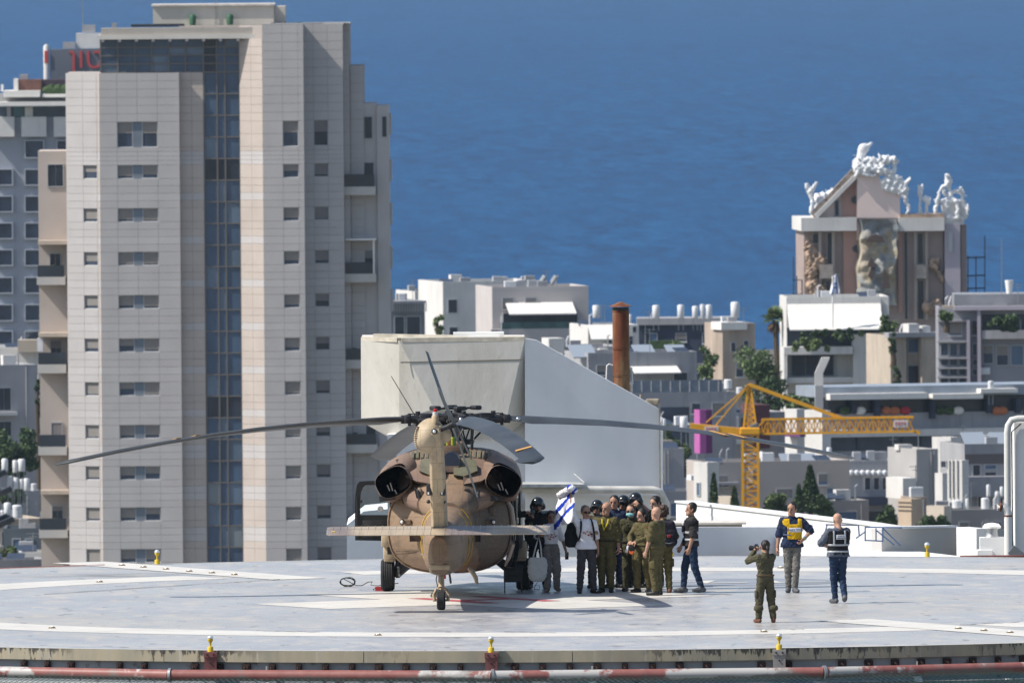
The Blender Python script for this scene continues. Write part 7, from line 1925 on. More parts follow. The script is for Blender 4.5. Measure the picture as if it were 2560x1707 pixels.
for k, q in enumerate(((2140, 440, 2150, 415, 5, 4), (2148, 400, 2136, 388, 4, 2), (2236, 402, 2240, 388, 4, 2), (2200, 396, 2196, 382, 5, 2), (2160, 436, 2190, 440, 6, 4))): blob('sculpture', [q], sculpt, .2, .08, seed=32 + k, y=-.4)
blob('sculpture', [(2262, 462, 2276, 446, 5, 2), (2225, 440, 2250, 446, 6, 5), (2266, 486, 2272, 540, 6, 3), (2250, 484, 2262, 500, 6, 4)], sculpt, .2, .14, seed=13, y=-.2)
for k, q in enumerate(((2342, 500, 2338, 540, 5, 4), (2392, 505, 2395, 545, 8, 4), (2352, 470, 2346, 500, 5, 4), (2405, 470, 2416, 488, 3), (2416, 490, 2420, 540, 3, 2), (2366, 440, 2376, 430, 4, 2))): blob('sculpture', [q], sculpt, .2, .1, seed=14 + k, y=.1)
blob('sculpture', [(2366, 545, 2410, 545, 9, 7), (2362, 520, 2366, 555, 9, 8)], sculpt, .2, .1, seed=15, y=.6)
blob('sculpture', [(2020, 468, 2014, 458, 3, 2), (2034, 470, 2044, 458, 3, 2), (2052, 505, 2090, 475, 8, 6), (2060, 520, 2068, 500, 6, 5)], sculpt, .2, .12, seed=16, y=.8)
blob('sculpture', [(2030, 535, 2028, 480, 5, 7), (2028, 478, 2018, 462, 6, 5), (2028, 478, 2040, 462, 6, 4)], sculpt, .3, .12, seed=4, y=.5)
blob('sculpture', [(2046, 500, 2082, 478, 12, 10), (2040, 520, 2060, 500, 8, 12)], sculpt, .3, .16, seed=5, y=1.5)
blob('sculpture', [(2300, 535, 2300, 485, 4, 5), (2300, 485, 2294, 462, 4, 3), (2300, 485, 2308, 463, 4, 3)], sculpt, .25, .08, seed=6, y=.5)
blob('sculpture', [(2318, 505, 2312, 498, 8), (2318, 510, 2318, 540, 4), (2322, 494, 2352, 506, 4), (2375, 500, 2372, 460, 8, 6), (2372, 455, 2370, 440, 8, 5), (2362, 485, 2358, 470, 6, 5), (2358, 470, 2366, 462, 5), (2385, 480, 2400, 474, 5), (2400, 474, 2410, 500, 5, 4), (2412, 500, 2414, 545, 4), (2366, 505, 2360, 540, 11, 7), (2380, 500, 2408, 505, 7, 5)], sculpt, .25, .1, seed=7, y=.5)
rock_b = mat('rock_tan', (.40, .29, .21), .9, .2, var=(.8, .3), bump=(2, .5, .2))
blob('rock_relief', [(2020, 600, 2026, 640, 5, 9), (2028, 645, 2030, 690, 14, 12), (2048, 650, 2054, 670, 14, 10), (2034, 712, 2042, 735, 19, 14), (2052, 720, 2056, 730, 12)], rock_b, .3, .22, seed=8, y=.6)
blob('rock_relief', [(2325, 655, 2345, 650, 8, 7), (2330, 665, 2338, 668, 9), (2338, 668, 2356, 700, 5)], rock_b, .3, .2, seed=9, y=.8)
blob('rock_relief', [(2318, 770, 2342, 765, 14, 13)], rock_b, .3, .2, seed=10, y=.2)
for x0, x1 in ((2050, 2083), (2290, 2316)): add_box(ch_, CF, 'pale_balcony', x0, 662, x1, 696, -.2, 1.2, mat('rough_plaster', (.33, .29, .26), .9, .2, var=(2, .2)))
add_box(ch_, CF, 'tile_ledge', 2250, 536, 2360, 545, -.3, 4, rock_b)
scf = mat('scaffold_steel', (.03, .035, .05), .6, .3)
t = thing('scaffold', 'thin dark scaffold standing right of the sculpted house', 'scaffold', CF.o, CF.rz)
for x in (2420, 2440, 2462): MB().tube([CF.at(x, 800, 3), CF.at(x, 590 if x > 2450 else 640, 3)], .06, 5).obj('upright', scf, t)
for y in (645, 690, 722): MB().tube([CF.at(2400, y, 3), CF.at(2464, y - 2, 3)], .08, 5).obj('crossbar', scf, t)
t = thing('scaffold', 'thin dark mast lattice left of the sculpted house', 'scaffold', CF.o, CF.rz)
for x, y in ((1984, 640), (1992, 690), (2005, 700)): MB().tube([CF.at(x, 800, 3), CF.at(x, y, 3)], .06, 5).obj('upright', scf, t)
for y in (700, 735): MB().tube([CF.at(1980, y, 3), CF.at(2010, y, 3)], .05, 5).obj('crossbar', scf, t)

# ---------------------------------------------------------------- right: white terraced house, modern houses, long terrace
t, F, w_, zt_ = house('white terraced house with a wide cream awning and planted balcony', 1966, 2222, 742, 1500, 9, plaster_w, 3, [(1976, 886, 2086, 940, 'd', dict(depth=.3, split=3)), (2168, 884, 2191, 942, 'd', dict(depth=.15))], .3, zb=-45)
a, c = F.at(1968, 760, 0), F.at(2202, 819, 0)
b = MB(); mid = F.at(2000, 780, 0).z; b.prism([(a.x, -.02, a.z), (a.x, -.6, mid), (a.x, -3.0, c.z), (a.x, -3.0, c.z - .1), (a.x, -.55, mid - .12), (a.x, -.02, a.z - .12)], (c.x - a.x, 0, 0)); b.obj('awning', awn, t)
add_box(t, F, 'terrace_recess', 1967, 819, 2222, 868, -.05, .02, win_dark); add_box(t, F, 'terrace_wall', 1960, 868, 2132, 885, -2.4, -.06, plaster_w); add_box(t, F, 'upper_wall', 2132.5, 836, 2224, 965, -1.9, -.06, plaster_w)
window(t, F.at(2169, 884, -1.9).x, F.at(2191, 884, -1.9).x, F.at(2169, 942, -1.9).z, F.at(2169, 884, -1.9).z, 'd', -1.91)
add_box(t, F, 'balcony_ledge', 1962, 944, 2136, 956, -1.6, -.02, plaster_w); add_box(t, F, 'side_fin', 1960, 870, 1967, 1010, -2.3, 0, plaster_w)
rooft = t; RF = F
p = F.at(2082, 820, -3.2); q = F.at(2082, 690, -3.2); MB().tube([p, q], .07, 8).obj('flag_pole', white, t, 60)
FO = F.M @ q
ft = thing('pole_flag', 'small white and blue flag hanging from a roof pole above the cream awning', 'flag', FO, F.rz)
b = MB()
for j in range(11):
    for i in range(7):
        u, v = i / 6, j / 10; b.v.append((.05 + u * (.25 + .6 * v) * (1 - .35 * v) - .35 * v * (1 - u), .12 * math.sin(u * 8 + v * 3), -.05 - v * 1.55 + .25 * u * (1 - v)))
for j in range(10):
    for i in range(6): k = j * 7 + i; b.f.append((k, k + 7, k + 8, k + 1)); b.m.append(1 if i in (1, 4) or (i in (2, 3) and j in (4, 6)) else 0)
o = b.obj('flag_cloth', [fl_w, mat('flag_sky', (.07, .16, .42), .8, .1)], ft, 180); sm_ = o.modifiers.new('thick', 'SOLIDIFY'); sm_.thickness = .02
t, F, w_, zt_ = house('beige house with a deep shaded window bay beside the white terraced house', 2226, 2352, 838, 1470, 8, plaster_b, 14, [(2268, 846, 2300, 882, 's'), (2268, 912, 2302, 962, 'd')], .3)
add_box(t, F, 'bay_pier', 2226, 842, 2266, 975, -.8, 0, plaster_b); add_box(t, F, 'bay_pier', 2304, 842, 2345, 975, -1.2, 0, plaster_b); add_box(t, F, 'roof_box', 2272, 810, 2298, 836, -1, 1, plaster_w); add_box(t, F, 'roof_box', 2306, 815, 2326, 836, -.8, 1, plaster_w); add_box(t, F, 'roof_edge', 2222, 832, 2350, 842, -1.5, 0, plaster_g)
wl = [(x0, y0, x1, y1, 'w', dict(fr=.05)) for (y0, y1) in ((857, 890), (897, 914), (921, 938), (944, 966)) for (x0, x1) in ((2351, 2371), (2374, 2394), (2397, 2416))] + [(2430, 857, 2444, 890), (2430, 897, 2444, 914), (2430, 921, 2444, 938), (2456, 862, 2484, 910, 'w', dict(shut=.45)), (2490, 862, 2522, 914, 'w', dict(shut=.5)), (2526, 862, 2560, 914, 's')]
t, F, w_, zt_ = house('grey modern house with lilac columns and a grid of windows', 2346, 2640, 770, 1440, 10, mat('modern_grey', (.26, .26, .29), .75, .2, var=(.3, .1)), 0, wl, .3)
for x0, x1, y0 in ((2417, 2426, 800), (2443, 2453, 770)): add_box(t, F, 'lilac_column', x0, y0, x1, 990, -1.0, -.02, plaster_l)
add_box(t, F, 'roof_beam', 2385, 766, 2640, 774, -1.1, 0, plaster_l); add_box(t, F, 'roof_room', 2385, 736, 2640, 766, 1, 7, mat('roof_room_grey', (.24, .25, .27), .8, .2, var=(.6, .2)));
for y in (800, 852, 893, 918, 941, 970): add_box(t, F, 'ledge', 2344, y, 2418, y + 4, -.8, -.02, plaster_g)
add_box(t, F, 'ledge', 2454, 826, 2640, 846, -.9, -.02, plaster_g); add_box(t, F, 'terrace_recess', 2455, 786, 2640, 826, -.03, .02, win_dark)
b = MB(); b.lathe(F.at(2523, 724, 2), [(.22, -.5), (.34, .6), (.36, .8), (.1, .8)], 10); b.obj('roof_horn', white, t, 50)
MB().bar(F.at(2504, 740, 3), F.at(2504, 596, 3), .07).obj('roof_mast', steel, t)
t, F, w_, zt_ = house('long terraced house with awning strips and glazed gallery behind the crane jib', 2070, 2640, 1030, 1390, 9, plaster_g, 14, [], .0)
for x0, x1, y0, y1, d0, d1, m_, nm in ((2040, 2640, 968, 984, -.4, 6, mat('zinc_roof', (.26, .30, .35), .5, .4, var=(.5, .2)), 'roof_sheet'), (2075, 2320, 985, 996, -1.6, 0, awn, 'awning'), (2332, 2458, 985, 996, -1.6, 0, awn, 'awning'), (2452, 2545, 972, 981, -1.7, 0, awn, 'awning'), (2070, 2640, 997, 1031, .6, 5, win_dark, 'gallery'), (2060, 2640, 1076, 1084, -1.2, -.02, plaster_w, 'ledge'), (2060, 2420, 1086, 1122, -.08, 0.0, win_blue, 'glass_gallery')):
    add_box(t, F, nm, x0, y0, x1, y1, d0, d1, m_)
for x in (2130, 2188, 2326, 2468, 2540): add_box(t, F, 'gallery_pier', x, 997, x + 13, 1046 if x in (2326, 2188) else 1032, -.5, .5, navy_wall)
for x in (2140, 2252, 2300): add_box(t, F, 'gallery_pier', x, 1086, x + 5, 1122, -.16, -.09, navy_wall)
for k, x in enumerate((2112, 2150, 2215, 2236, 2262, 2350, 2372, 2395, 2490, 2505)):
    a = F.at(x, 1026, 0); MB().ell((a.x, -.1, a.z), (.5, .3, .35), 8, 5).obj('balcony_flower', [MATS['balcony_green'], mat('flower_red', (.45, .04, .05), .7, .2), mat('flower_orange', (.5, .17, .07), .7, .2), white][(k * 3 + k // 3) % 4], t)
tank('white water tank on the zinc roof of the long terraced house', 2477, 952, 975, 1392, 14)
p = W(2048, 1060, 1380)
t = thing('white_duct', 'tall white square duct with its top bent over in front of the terraced house', 'duct', p)
z1_, z2_ = W(2048, 932, 1380).z - p.z, W(2048, 893, 1380).z - p.z
b = MB(); b.loft([[Vector((x + dx, y, z + dz)) for x, y in ((-.33, -.5), (.33, -.5), (.33, .5), (-.33, .5))] for dx, z, dz in ((0, -3, 0), (0, z1_, 0), (.45, z2_ - .3, 0), (.55, z2_, 0))]); b.obj('duct_body', plaster_w, t)
MB().box(-.31, .33, -.53, -.5, -2, z1_ - 1).obj('duct_seam', plaster_g, t)
# ---------------------------------------------------------------- crane
CR = Front(1875, 1250, 0, 1000)
crn = thing('tower_crane', 'yellow tower crane with a long lattice jib and short counter jib', 'crane', CR.o, 0)
cy_m = mat('crane_yellow', (.70, .34, .012), .5, .35, var=(1.2, .10)); cy_d = mat('crane_plate_white', (.62, .58, .56), .6, .3)
def lattice(name, p0, p1, w, h, nseg, th=.10, flat=False, mm=None):
    p0, p1 = Vector(p0), Vector(p1); t_ = (p1 - p0).normalized(); up = Vector((0, 0, 1)) if abs(t_.z) < .8 else Vector((0, 1, 0)); sd = t_.cross(up).normalized(); up = sd.cross(t_)
    cs = [(-w / 2, -h / 2), (w / 2, -h / 2), (w / 2, h / 2), (-w / 2, h / 2)] if not flat else [(-w / 2, -h / 2), (w / 2, -h / 2), (0, h / 2)]
    b = MB()
    def pt(k, c): return p0 + (p1 - p0) * (k / nseg) + sd * c[0] + up * c[1]
    for c in cs: b.bar(pt(0, c), pt(nseg, c), th)
    b.obj(name + '_chord', mm or cy_m, crn)
    b = MB()
    for k in range(nseg):
        for i in range(len(cs)):
            c, d = cs[i], cs[(i + 1) % len(cs)]
            b.bar(pt(k, c), pt(k + (1 if True else 0), d if k % 2 else d), th * .55) if k % 2 == 0 else b.bar(pt(k, d), pt(k + 1, c), th * .55)
            b.bar(pt(k, c), pt(k, d), th * .5)
    o = b.obj(name + '_bracing', mm or cy_m, crn); o['kind'] = 'stuff'
mx0 = CR.at(1875, 1079)
base = Vector((mx0.x, 0, -42)); top_ = Vector((mx0.x, 0, mx0.z - .1))
lattice('mast', base, top_, 1.12, 1.12, 24, .19)
ap = CR.at(1873, 960)
for sx in (-1, 1):
    for sy in (-1, 1): MB().bar((mx0.x + sx * .48, sy * .45, mx0.z + .2), (ap.x + sx * .08, sy * .08, ap.z), .13).obj('head_leg', cy_m, crn)
b = MB()
for k in range(8):
    f0, f1 = 1 - k / 8.5, 1 - (k + 1) / 8.5; z0_, z1_ = mx0.z + .2 + (ap.z - mx0.z) * k / 8.5, mx0.z + .2 + (ap.z - mx0.z) * (k + 1) / 8.5
    for sy in (-1, 1): b.bar((mx0.x - .48 * f0, sy * .45 * f0, z0_), (mx0.x + .48 * f1, sy * .45 * f1, z1_), .07); b.bar((mx0.x + .48 * f0, sy * .45 * f0, z0_), (mx0.x - .48 * f1, sy * .45 * f1, z1_), .07); b.bar((mx0.x - .48 * f0, sy * .45 * f0, z0_), (mx0.x + .48 * f0, sy * .45 * f0, z0_), .07)
o = b.obj('head_bracing', cy_m, crn); o['kind'] = 'stuff'
b = MB(); b.rbox((mx0.x, 0, mx0.z + .05), (1.5, 1.5, .55), .1); b.obj('slewing_ring', cy_m, crn)
j0, j1 = CR.at(1905, 1066), CR.at(2284, 1060)
lattice('jib', (j0.x, 0, j0.z), (j1.x, 0, j1.z), 1.0, 1.05, 26, .14)
q0, q1 = CR.at(1880, 1079), CR.at(1912, 1050); b = MB()
for sy in (-.5, .5): b.bar((q0.x, sy, q0.z), (q1.x, sy, q1.z), .12); b.bar((q0.x, sy, q0.z), (j0.x + .2, sy, q0.z + .02), .12)
b.obj('jib_root', cy_m, crn)
e = CR.at(2300, 1082); MB().bar((j1.x, 0, j1.z - .5), (e.x, 0, e.z), .25).obj('jib_nose', cy_m, crn)
b = MB(); c0, c1 = CR.at(1725, 1066), CR.at(1868, 1080); b.bar((c0.x, 0, c0.z), (c1.x, 0, c1.z), 1.1, .50); b.obj('counter_jib', cy_m, crn)
for (xa, ya, xb, yb, th) in ((1873, 961, 2112, 1048, .24), (1873, 962, 1765, 1056, .09), (1872, 962, 1790, 1062, .09)):
    p_, q_ = CR.at(xa, ya), CR.at(xb, yb)
    for sy in (-.25, .25): MB().bar(p_ + Vector((0, sy, 0)), q_ + Vector((0, sy, 0)), th).obj('pendant', cy_m, crn)
def plate(x0, y0, x1, y1, dy):
    o = add_box(crn, CR, 'name_plate', x0, y0, x1, y1, dy - .05, dy, cy_d); a, c = CR.at(x0, y0, dy - .06), CR.at(x1, y1, dy - .06)
    n_ = 4
    for k in range(n_):
        xa = a.x + (c.x - a.x) * (.12 + .2 * k); ww = (c.x - a.x) * .13; za, zc = c.z + (a.z - c.z) * .25, c.z + (a.z - c.z) * .75
        b = MB(); b.box(xa, xa + ww * .3, dy - .08, dy - .055, za, zc); b.box(xa + ww * .31, xa + ww, dy - .08, dy - .055, zc - (zc - za) * .25, zc)
        if k % 2: b.box(xa + ww * .31, xa + ww, dy - .08, dy - .055, za, za + (zc - za) * .25)
        b.obj('plate_mark', mat('plate_red', (.5, .08, .08), .6, .3), o)
plate(1761, 1066, 1796, 1078, -.56); plate(2234, 1050, 2270, 1068, -.55)
b = MB(); b.rbox(CR.at(1886, 1066, -.3), (.7, .6, .45), .1, Euler((0, R(-25), 0))); b.obj('cabin', mat('crane_cab', (.12, .13, .14), .5, .3), crn)
MB().box(mx0.x - .18, mx0.x + .18, -.1, .1, CR.at(1873, 1205).z, CR.at(1873, 1168).z).obj('mast_sign', white, crn)
# ---------------------------------------------------------------- lower right houses
p = W(1758, 1133, 1360)
t = thing('magenta_banner', 'tall magenta banner box hung beside the crane', 'banner', p, R(20)); zt_ = W(1758, 1024, 1360).z - p.z
mg = mat('magenta_cloth', (.40, .11, .32), .7, .2, var=(.8, .12)); MB().box(-.25, .78, 0, 1.2, 0, zt_).obj('banner_face', mat('magenta_dark', (.15, .035, .13), .7, .2, var=(.8, .12)), t); MB().box(-.29, -.254, -.02, 1.22, 0, zt_).obj('banner_face', mg, t); MB().box(-.25, .25, -.04, -.003, 0, zt_).obj('banner_face', mg, t)
t, F, w_, zt_ = house('dark red and grey house with white vents behind the crane mast', 1800, 1965, 1030, 1400, 8, plaster_g, 14, [(1850, 1042, 1868, 1075, 'd')], .3)
add_box(t, F, 'red_wall', 1886, 1012, 1925, 1120, -.4, 4, mat('maroon_wall', (.11, .045, .055), .8, .2)); add_box(t, F, 'white_pier', 1825, 1042, 1836, 1100, -.8, 0, plaster_w); add_box(t, F, 'white_pier', 1838, 1042, 1848, 1085, -.8, 0, plaster_w); add_box(t, F, 'white_wall', 1779, 1070, 1810, 1120, -1.2, 0, plaster_w)
t, F, w_, zt_ = house('bright white slab house edge beside the crane jib', 1997, 2055, 1025, 1350, 0.9, plaster_w, -50, [], .2)
t, F, w_, zt_ = house('narrow white house with a purple ledge right of the crane mast', 1962, 1992, 1022, 1345, 0.8, plaster_w, -50, [], .2); add_box(t, F, 'purple_ledge', 1960, 1080, 2000, 1092, -.6, 0, mat('purple_paint', (.12, .05, .14), .7, .2))
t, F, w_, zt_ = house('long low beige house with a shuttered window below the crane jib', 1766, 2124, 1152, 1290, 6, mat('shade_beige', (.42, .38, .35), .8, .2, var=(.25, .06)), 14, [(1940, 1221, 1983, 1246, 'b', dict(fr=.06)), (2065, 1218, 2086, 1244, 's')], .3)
add_box(t, F, 'porch_post', 1806, 1212, 1809, 1250, -.5, -.4, steel); add_box(t, F, 'porch_roof', 1790, 1206, 1850, 1212, -.9, 0, plaster_g)
add_box(t, F, 'ac_unit', 1728, 1188, 1752, 1200, -1.2, .2, tank_m)
for x0, x1 in ((1958, 2000), (2003, 2047)): a, c = F.at(x0, 1168, 2), F.at(x1, 1138, 2); MB().obox(((a.x + c.x) / 2, 2.5, (a.z + c.z) / 2), (c.x - a.x, 2.0, .1), Euler((R(32), 0, 0))).obj('solar_panel', MATS['solar_pale'], t)
for k, (x, y0, y1, w_) in enumerate(((1904, 1128, 1148, 10), (1912, 1146, 1165, 22), (1943, 1148, 1166, 10), (2073, 1118, 1146, 13))): tank('white water tank on the long low beige house, %s from the crane mast' % ordn[k], x, y0, y1, 1300, w_)
t, F, w_, zt_ = house('grey house with a row of dark windows under the glazed gallery', 2122, 2300, 1150, 1330, 7, plaster_g, 10, [(2160, 1192, 2178, 1225, 'd'), (2182, 1192, 2200, 1225, 'd'), (2204, 1192, 2222, 1225, 'd'), (2230, 1168, 2252, 1192, 'd')], .2); add_box(t, F, 'balcony_wall', 2120, 1242, 2250, 1262, -1.4, 0, navy_wall)
for k in range(7): a = F.at(2128 + 14 * k, 1182, -.3); MB().ell((a.x, -.3, a.z), (.25, .2, .25), 7, 5).obj('awning_lamp', tank_m, t)
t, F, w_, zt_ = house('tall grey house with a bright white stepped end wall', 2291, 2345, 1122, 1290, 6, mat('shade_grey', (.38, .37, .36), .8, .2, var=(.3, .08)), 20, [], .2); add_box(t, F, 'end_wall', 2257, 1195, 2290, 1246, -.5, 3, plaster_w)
t, F, w_, zt_ = house('white cubic roof room above the grey stepped house', 2330, 2377, 1092, 1320, 1.2, plaster_w, -46, [], .2)
t, F, w_, zt_ = house('white cubic house with a slanted top right of the roof room', 2379, 2416, 1104, 1312, 1.0, plaster_w, -46, [], .2)
t, F, w_, zt_ = house('white narrow wall house between the grey houses', 2337, 2356, 1182, 1282, 0.6, plaster_w, -50, [], .1)
t, F, w_, zt_ = house('white wall house with drain pipes above the roof tanks', 2368, 2405, 1150, 1278, 0.8, plaster_w, -40, [(2352, 1150, 2368, 1170, 'd')], .1)
for x in (2372, 2381, 2392): add_box(t, F, 'drain_pipe', x, 1150, x + 2, 1245, -.12, -.02, steel)
t, F, w_, zt_ = house('grey house with a dark terrace and solar panels by the tall white wall', 2411, 2620, 1108, 1300, 7, plaster_g, 14, [(2430, 1160, 2452, 1190, 'd'), (2460, 1160, 2492, 1174, 's'), (2460, 1178, 2492, 1190, 'd')], .3); add_box(t, F, 'terrace_recess', 2413, 1135, 2516, 1158, -.05, 0, mat('recess_taupe', (.14, .12, .12), .8, .2)); add_box(t, F, 'terrace_ledge', 2406, 1192, 2520, 1240, -1.2, -.02, plaster_g)
for x0, x1 in ((2412, 2468), (2482, 2540)): a, c = F.at(x0, 1108, 2), F.at(x1, 1086, 2); MB().obox(((a.x + c.x) / 2, 2.6, (a.z + c.z) / 2), (c.x - a.x, 1.7, .1), Euler((R(32), 0, 0))).obj('solar_panel', MATS['solar_pale'], t)
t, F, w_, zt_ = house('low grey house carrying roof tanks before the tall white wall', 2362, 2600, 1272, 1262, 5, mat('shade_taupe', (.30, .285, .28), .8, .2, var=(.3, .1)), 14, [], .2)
for k, (x, y0, y1, w_) in enumerate(((2418, 1246, 1272, 9), (2463, 1244, 1272, 20), (2471, 1211, 1240, 10), (2493, 1228, 1262, 11), (2505, 1216, 1240, 10), (2392, 1250, 1270, 24))): tank('white roof tank on the low grey house, %s counted from the beige pillar' % ordn[k], x, y0, y1, 1264, w_)
t, F, w_, zt_ = house('beige stone pillar house with a banded top between two hedges', 2245, 2278, 1246, 1256, 1.2, mat('pillar_beige', (.50, .40, .30), .85, .2, var=(.5, .15)), -45, [], .2)
for y in (1252, 1262, 1272): add_box(t, F, 'stone_band', 2243, y, 2280, y + 3, -.1, .0, stained)
t, F, w_, zt_ = house('small cream wall house above the right hedge', 2316, 2360, 1264, 1254, 0.8, mat('wall_cream', (.52, .46, .39), .85, .2, var=(.6, .12)), -45, [], .1)
t, F, w_, zt_ = house('grey brown wall house between the beige pillar and the cream wall', 2279, 2318, 1242, 1260, 3, stained, 14, [], .1)
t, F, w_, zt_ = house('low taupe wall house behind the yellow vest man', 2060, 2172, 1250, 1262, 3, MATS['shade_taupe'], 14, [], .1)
t, F, w_, zt_ = house('white house with an air unit behind the white gable', 1734, 1768, 1155, 1282, 1.2, plaster_w, -46, [(1742, 1205, 1752, 1240, 's')], .2)
t, F, w_, zt_ = house('cream low wall house between the two slim cypresses', 1790, 1832, 1240, 1262, 0.8, MATS['wall_cream'], -40, [], .1)
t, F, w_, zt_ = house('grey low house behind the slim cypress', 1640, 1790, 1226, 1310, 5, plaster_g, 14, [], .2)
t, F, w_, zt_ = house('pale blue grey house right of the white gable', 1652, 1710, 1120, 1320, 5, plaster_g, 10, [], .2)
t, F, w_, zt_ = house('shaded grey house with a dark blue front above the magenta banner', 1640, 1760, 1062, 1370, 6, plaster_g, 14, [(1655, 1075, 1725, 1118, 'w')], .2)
for k, (x, y0, y1, w_) in enumerate(((1660, 1046, 1070, 10), (1709, 1042, 1075, 18))): tank('white water tank beside the magenta banner, %s from the white gable' % ordn[k], x, y0, y1, 1340, w_)
for k, (x, y0, y1, w_) in enumerate(((1820, 948, 972, 20), (1848, 968, 984, 18))): tank('white roof tank left of the crane head, ' + ('upper one' if k == 0 else 'lower one'), x, y0, y1, 1375, w_)

# ---------------------------------------------------------------- trees
leafs = [mat('leaf_dark', (.055, .090, .042), .7, .2), mat('leaf_mid', (.095, .140, .058), .7, .2), mat('leaf_light', (.155, .20, .08), .7, .2)]
bark = mat('bark', (.075, .058, .042), .9, .1)
def tree(label, x0, x1, y0, y1, D, shape='round', tone=0, n_=900, name='tree', group=None, seed=0, leaf=.34, roof=False):
    r_ = random.Random(seed + int(x0)); s = F_PX / D
    p = W((x0 + x1) / 2, y1, D); w = (x1 - x0) / s / 2; h = (y1 - y0) / s
    gz = p.z - .5 if roof else GROUND_Z - (2 if D < 1350 else 4); n_ = int(n_ * 1.5)
    t = thing(name, label, 'tree' if name != 'hedge' else 'hedge', (p.x, p.y, gz), 0, group); z0 = p.z - gz
    b = MB()
    if shape != 'hedge':
        b.tube([(0, 0, -.5), (.1, 0, z0 * .5), (-.05, 0, z0 + h * .35), (.0, 0, z0 + h * .75)], [.3, .22, .15, .05], 7)
        for k in range(5):
            a = r_.uniform(0, 6.28); zz = z0 + h * r_.uniform(.05, .4); b.tube([(0, 0, zz), (w * .5 * math.cos(a), w * .5 * math.sin(a), zz + h * .22)], [.1, .03], 5)
        b.obj('trunk', bark, t)
    cl = []
    if shape in ('round', 'hedge'):
        for k in range(13): 
            a = r_.uniform(0, 6.28); q = r_.uniform(.2, .8); zz = r_.uniform(.12, .85)
            if shape == 'round': q *= math.sqrt(max(.15, 1 - (2 * zz - 1.0) ** 2))
            cl.append((w * q * math.cos(a), w * q * math.sin(a) * (.8 if shape == 'round' else .3), z0 + h * zz, r_.uniform(.22, .38) * min(w, h * .7)))
    b = MB()
    for k in range(n_):
        if shape == 'cypress':
            u = r_.random() ** .8; rad = w * min(1, (1 - u) * 1.6 + .08) * min(1, .45 + u * 4); a = r_.uniform(0, 6.28); q = r_.uniform(.75, 1.05)
            c = Vector((rad * q * math.cos(a), rad * q * math.sin(a), z0 + h * u))
        else:
            cx, cy, cz, rr_ = cl[r_.randrange(len(cl))]
            v = Vector((r_.gauss(0, 1), r_.gauss(0, 1), r_.gauss(0, 1))).normalized() * rr_ * r_.uniform(.55, 1.25)
            c = Vector((cx, cy, cz)) + v
            c.z = min(max(c.z, z0), z0 + h * 1.03); c.x = max(-w * 1.05, min(w * 1.05, c.x))
        sz = leaf * r_.uniform(.6, 1.3)
        a, bb = Vector((r_.gauss(0, 1), r_.gauss(0, 1), r_.gauss(0, 1))).normalized(), Vector((r_.gauss(0, 1), r_.gauss(0, 1), r_.gauss(0, 1))).normalized()
        b.add([c - a * sz * .5, c + bb * sz * .35, c + a * sz * .5, c - bb * sz * .35 + a * sz * .1], [(0, 1, 2, 3)], min(2, max(0, tone + r_.choice((-1, 0, 0, 0, 1)))))
    o = b.obj('crown' if name != 'hedge' else 'leaves', leafs, t)
    return t
tree('dense dark green tree beside the lower left white tanks', -30, 98, 1066, 1200, 1330, 'round', 0, 2200)
tree('round green bush tree below the row of white tanks at the left', -30, 70, 1222, 1262, 1288, 'round', 0, 700)
tree('low green bush tree before the dark grey low house', -20, 50, 1365, 1398, 1255, 'round', 1, 500)
tree('thin dark tree squeezed between the pale grey house and the tower', 86, 104, 930, 1060, 1390, 'round', 0, 400)
tree('yellow green tree between the pergola house and the white house', 1078, 1110, 780, 840, 1560, 'round', 2, 400, roof=True)
tree('large mixed green tree mass below the palm', 1822, 1968, 868, 1010, 1480, 'round', 1, 2600)
tree('dark tree behind the crane head', 1878, 1960, 930, 1050, 1440, 'round', 0, 1300)
tree('green tree in front of the navy house', 1742, 1800, 862, 920, 1560, 'round', 1, 700)
tree('bright green tree beside the grey low house awning', 1740, 1790, 900, 955, 1400, 'round', 2, 700)
tree('green bush tree at the foot of the navy wall', 1660, 1720, 845, 880, 1640, 'round', 1, 400, roof=True)
tree('dark tree clump between the white gable and the magenta banner', 1650, 1735, 1092, 1190, 1345, 'round', 0, 1500)
tree('blue green tree right of the white gable top', 1652, 1690, 1055, 1110, 1350, 'round', 0, 500)
tree('slim dark cypress left of the crane mast, taller one', 1776, 1794, 1183, 1275, 1258, 'cypress', 0, 700, 'cypress_tree', 'slim cypresses', leaf=.3)
tree('short slim cypress right beside the crane mast', 1828, 1845, 1218, 1280, 1258, 'cypress', 0, 600, 'cypress_tree', 'slim cypresses', leaf=.3)
tree('big dark cypress before the long low beige house', 2006, 2046, 1164, 1280, 1262, 'cypress', 0, 1500, 'cypress_tree', leaf=.34)
tree('small cypress beside the big dark cypress', 1985, 2010, 1212, 1290, 1258, 'cypress', 0, 600, 'cypress_tree', leaf=.3)
tree('low green bush right of the crane mast', 1892, 1972, 1228, 1292, 1255, 'round', 1, 1300)
tree('green bush behind the yellow vest man', 2034, 2100, 1226, 1306, 1252, 'round', 1, 1300)
tree('clipped dark green hedge left of the beige pillar', 2168, 2246, 1262, 1335, 1258, 'hedge', 0, 1800, 'hedge', leaf=.35)
tree('green hedge below the cream wall right of the beige pillar', 2288, 2384, 1292, 1340, 1250, 'hedge', 0, 1600, 'hedge', leaf=.35)
tree('green tree on the roof terrace at the awning corner', 2196, 2246, 786, 850, 1490, 'round', 1, 700, roof=True)
tree('dark plants hanging over the terrace under the cream awning', 1966, 2200, 822, 850, 1493, 'hedge', 0, 900, 'hedge')
tree('flowering planter hedge on the white terraced house', 1962, 2132, 846, 880, 1491, 'hedge', 2, 1100, 'hedge')
tree('round shrub on the roof of the window grid house', 2340, 2390, 775, 802, 1436, 'round', 1, 500, roof=True)
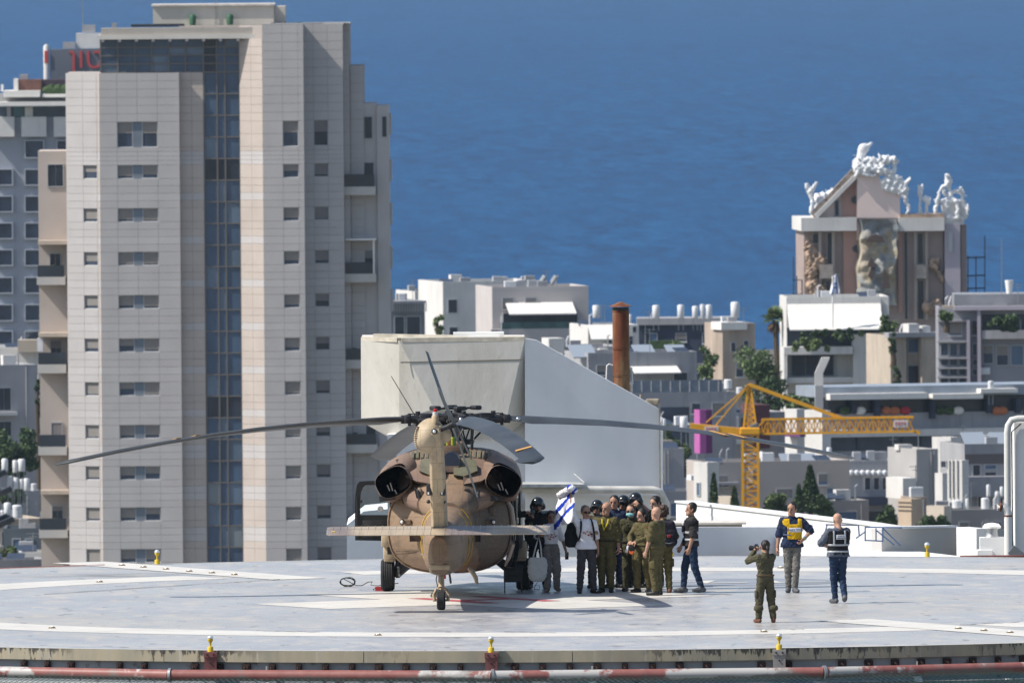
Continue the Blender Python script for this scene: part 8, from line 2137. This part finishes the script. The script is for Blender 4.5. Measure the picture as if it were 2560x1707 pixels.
tree('dark planting on the top terrace of the grey modern house', 2456, 2570, 788, 828, 1436, 'hedge', 0, 900, 'hedge')
tree('dark climbing tree between the white terraced house and the beige house', 2222, 2242, 826, 890, 1466, 'round', 0, 400, roof=True)
tree('small tree at the foot of the beige house', 2228, 2256, 905, 972, 1460, 'round', 0, 400)
tree('green clump below the terraced house behind the white duct', 1940, 2060, 985, 1030, 1420, 'round', 1, 900)
# palm
p = W(1938, 850, 1505); gz = -40
t = thing('palm_tree', 'fan palm with a shaggy skirt of dead fronds before the sea', 'palm tree', (p.x, p.y, gz)); zc = W(1938, 800, 1505).z - gz
b = MB(); b.tube([(0, 0, 0), (.2, 0, zc * .6), (0, 0, zc)], [.3, .24, .22], 8); b.obj('trunk', bark, t)
r_ = random.Random(5)
def frond(b, el, az, L, mi, dr):
    pts = []; d = Vector((math.cos(az) * math.cos(el), math.sin(az) * math.cos(el), math.sin(el))); sd = d.cross(Vector((0, 0, 1))).normalized()
    for i in range(9):
        a = (i - 4) * .26; q = (d * math.cos(a) + sd * math.sin(a)) * L * (.55 + .45 * math.cos(a)); root = Vector((0, 0, zc)) + d * L * .35
        m_ = root + q * .45; e = root + q * .8 + Vector((0, 0, -dr * L)); w_ = d.cross(q).cross(q).normalized() * .07 * L
        b.add([root, m_ + w_, e, m_ - w_], [(0, 1, 2, 3)], mi)
b = MB()
for k in range(46): frond(b, r_.uniform(-.2, 1.45), r_.uniform(0, 6.28), r_.uniform(1.0, 1.4), r_.choice((0, 1, 1, 2)), r_.uniform(.05, .25))
b.obj('crown', leafs, t)
b = MB()
for k in range(20): frond(b, r_.uniform(-1.3, -.7), r_.uniform(0, 6.28), r_.uniform(.7, 1.1), 0, .3)
b.obj('dead_fronds', mat('dead_frond', (.17, .12, .08), .9, .1), t)

# ---------------------------------------------------------------- haze over city and sea
hz = nodes_of('haze_air'); nt = hz.nt
pv = nt.nodes.new('ShaderNodeVolumePrincipled'); pv.inputs['Color'].default_value = (.62, .80, 1.0, 1); pv.inputs['Density'].default_value = HAZE
pv.inputs['Anisotropy'].default_value = 0.2
for l in list(nt.links):
    if l.to_socket == nt.nodes['Material Output'].inputs['Surface']: nt.links.remove(l)
nt.links.new(pv.outputs[0], nt.nodes['Material Output'].inputs['Volume'])
if HAZE > 0:
    tag(MB().box(-6000, 6000, -700, 33000, -64, 20).obj('haze', hz.m), 'thin blue sea haze over the city', None, None, 'stuff')
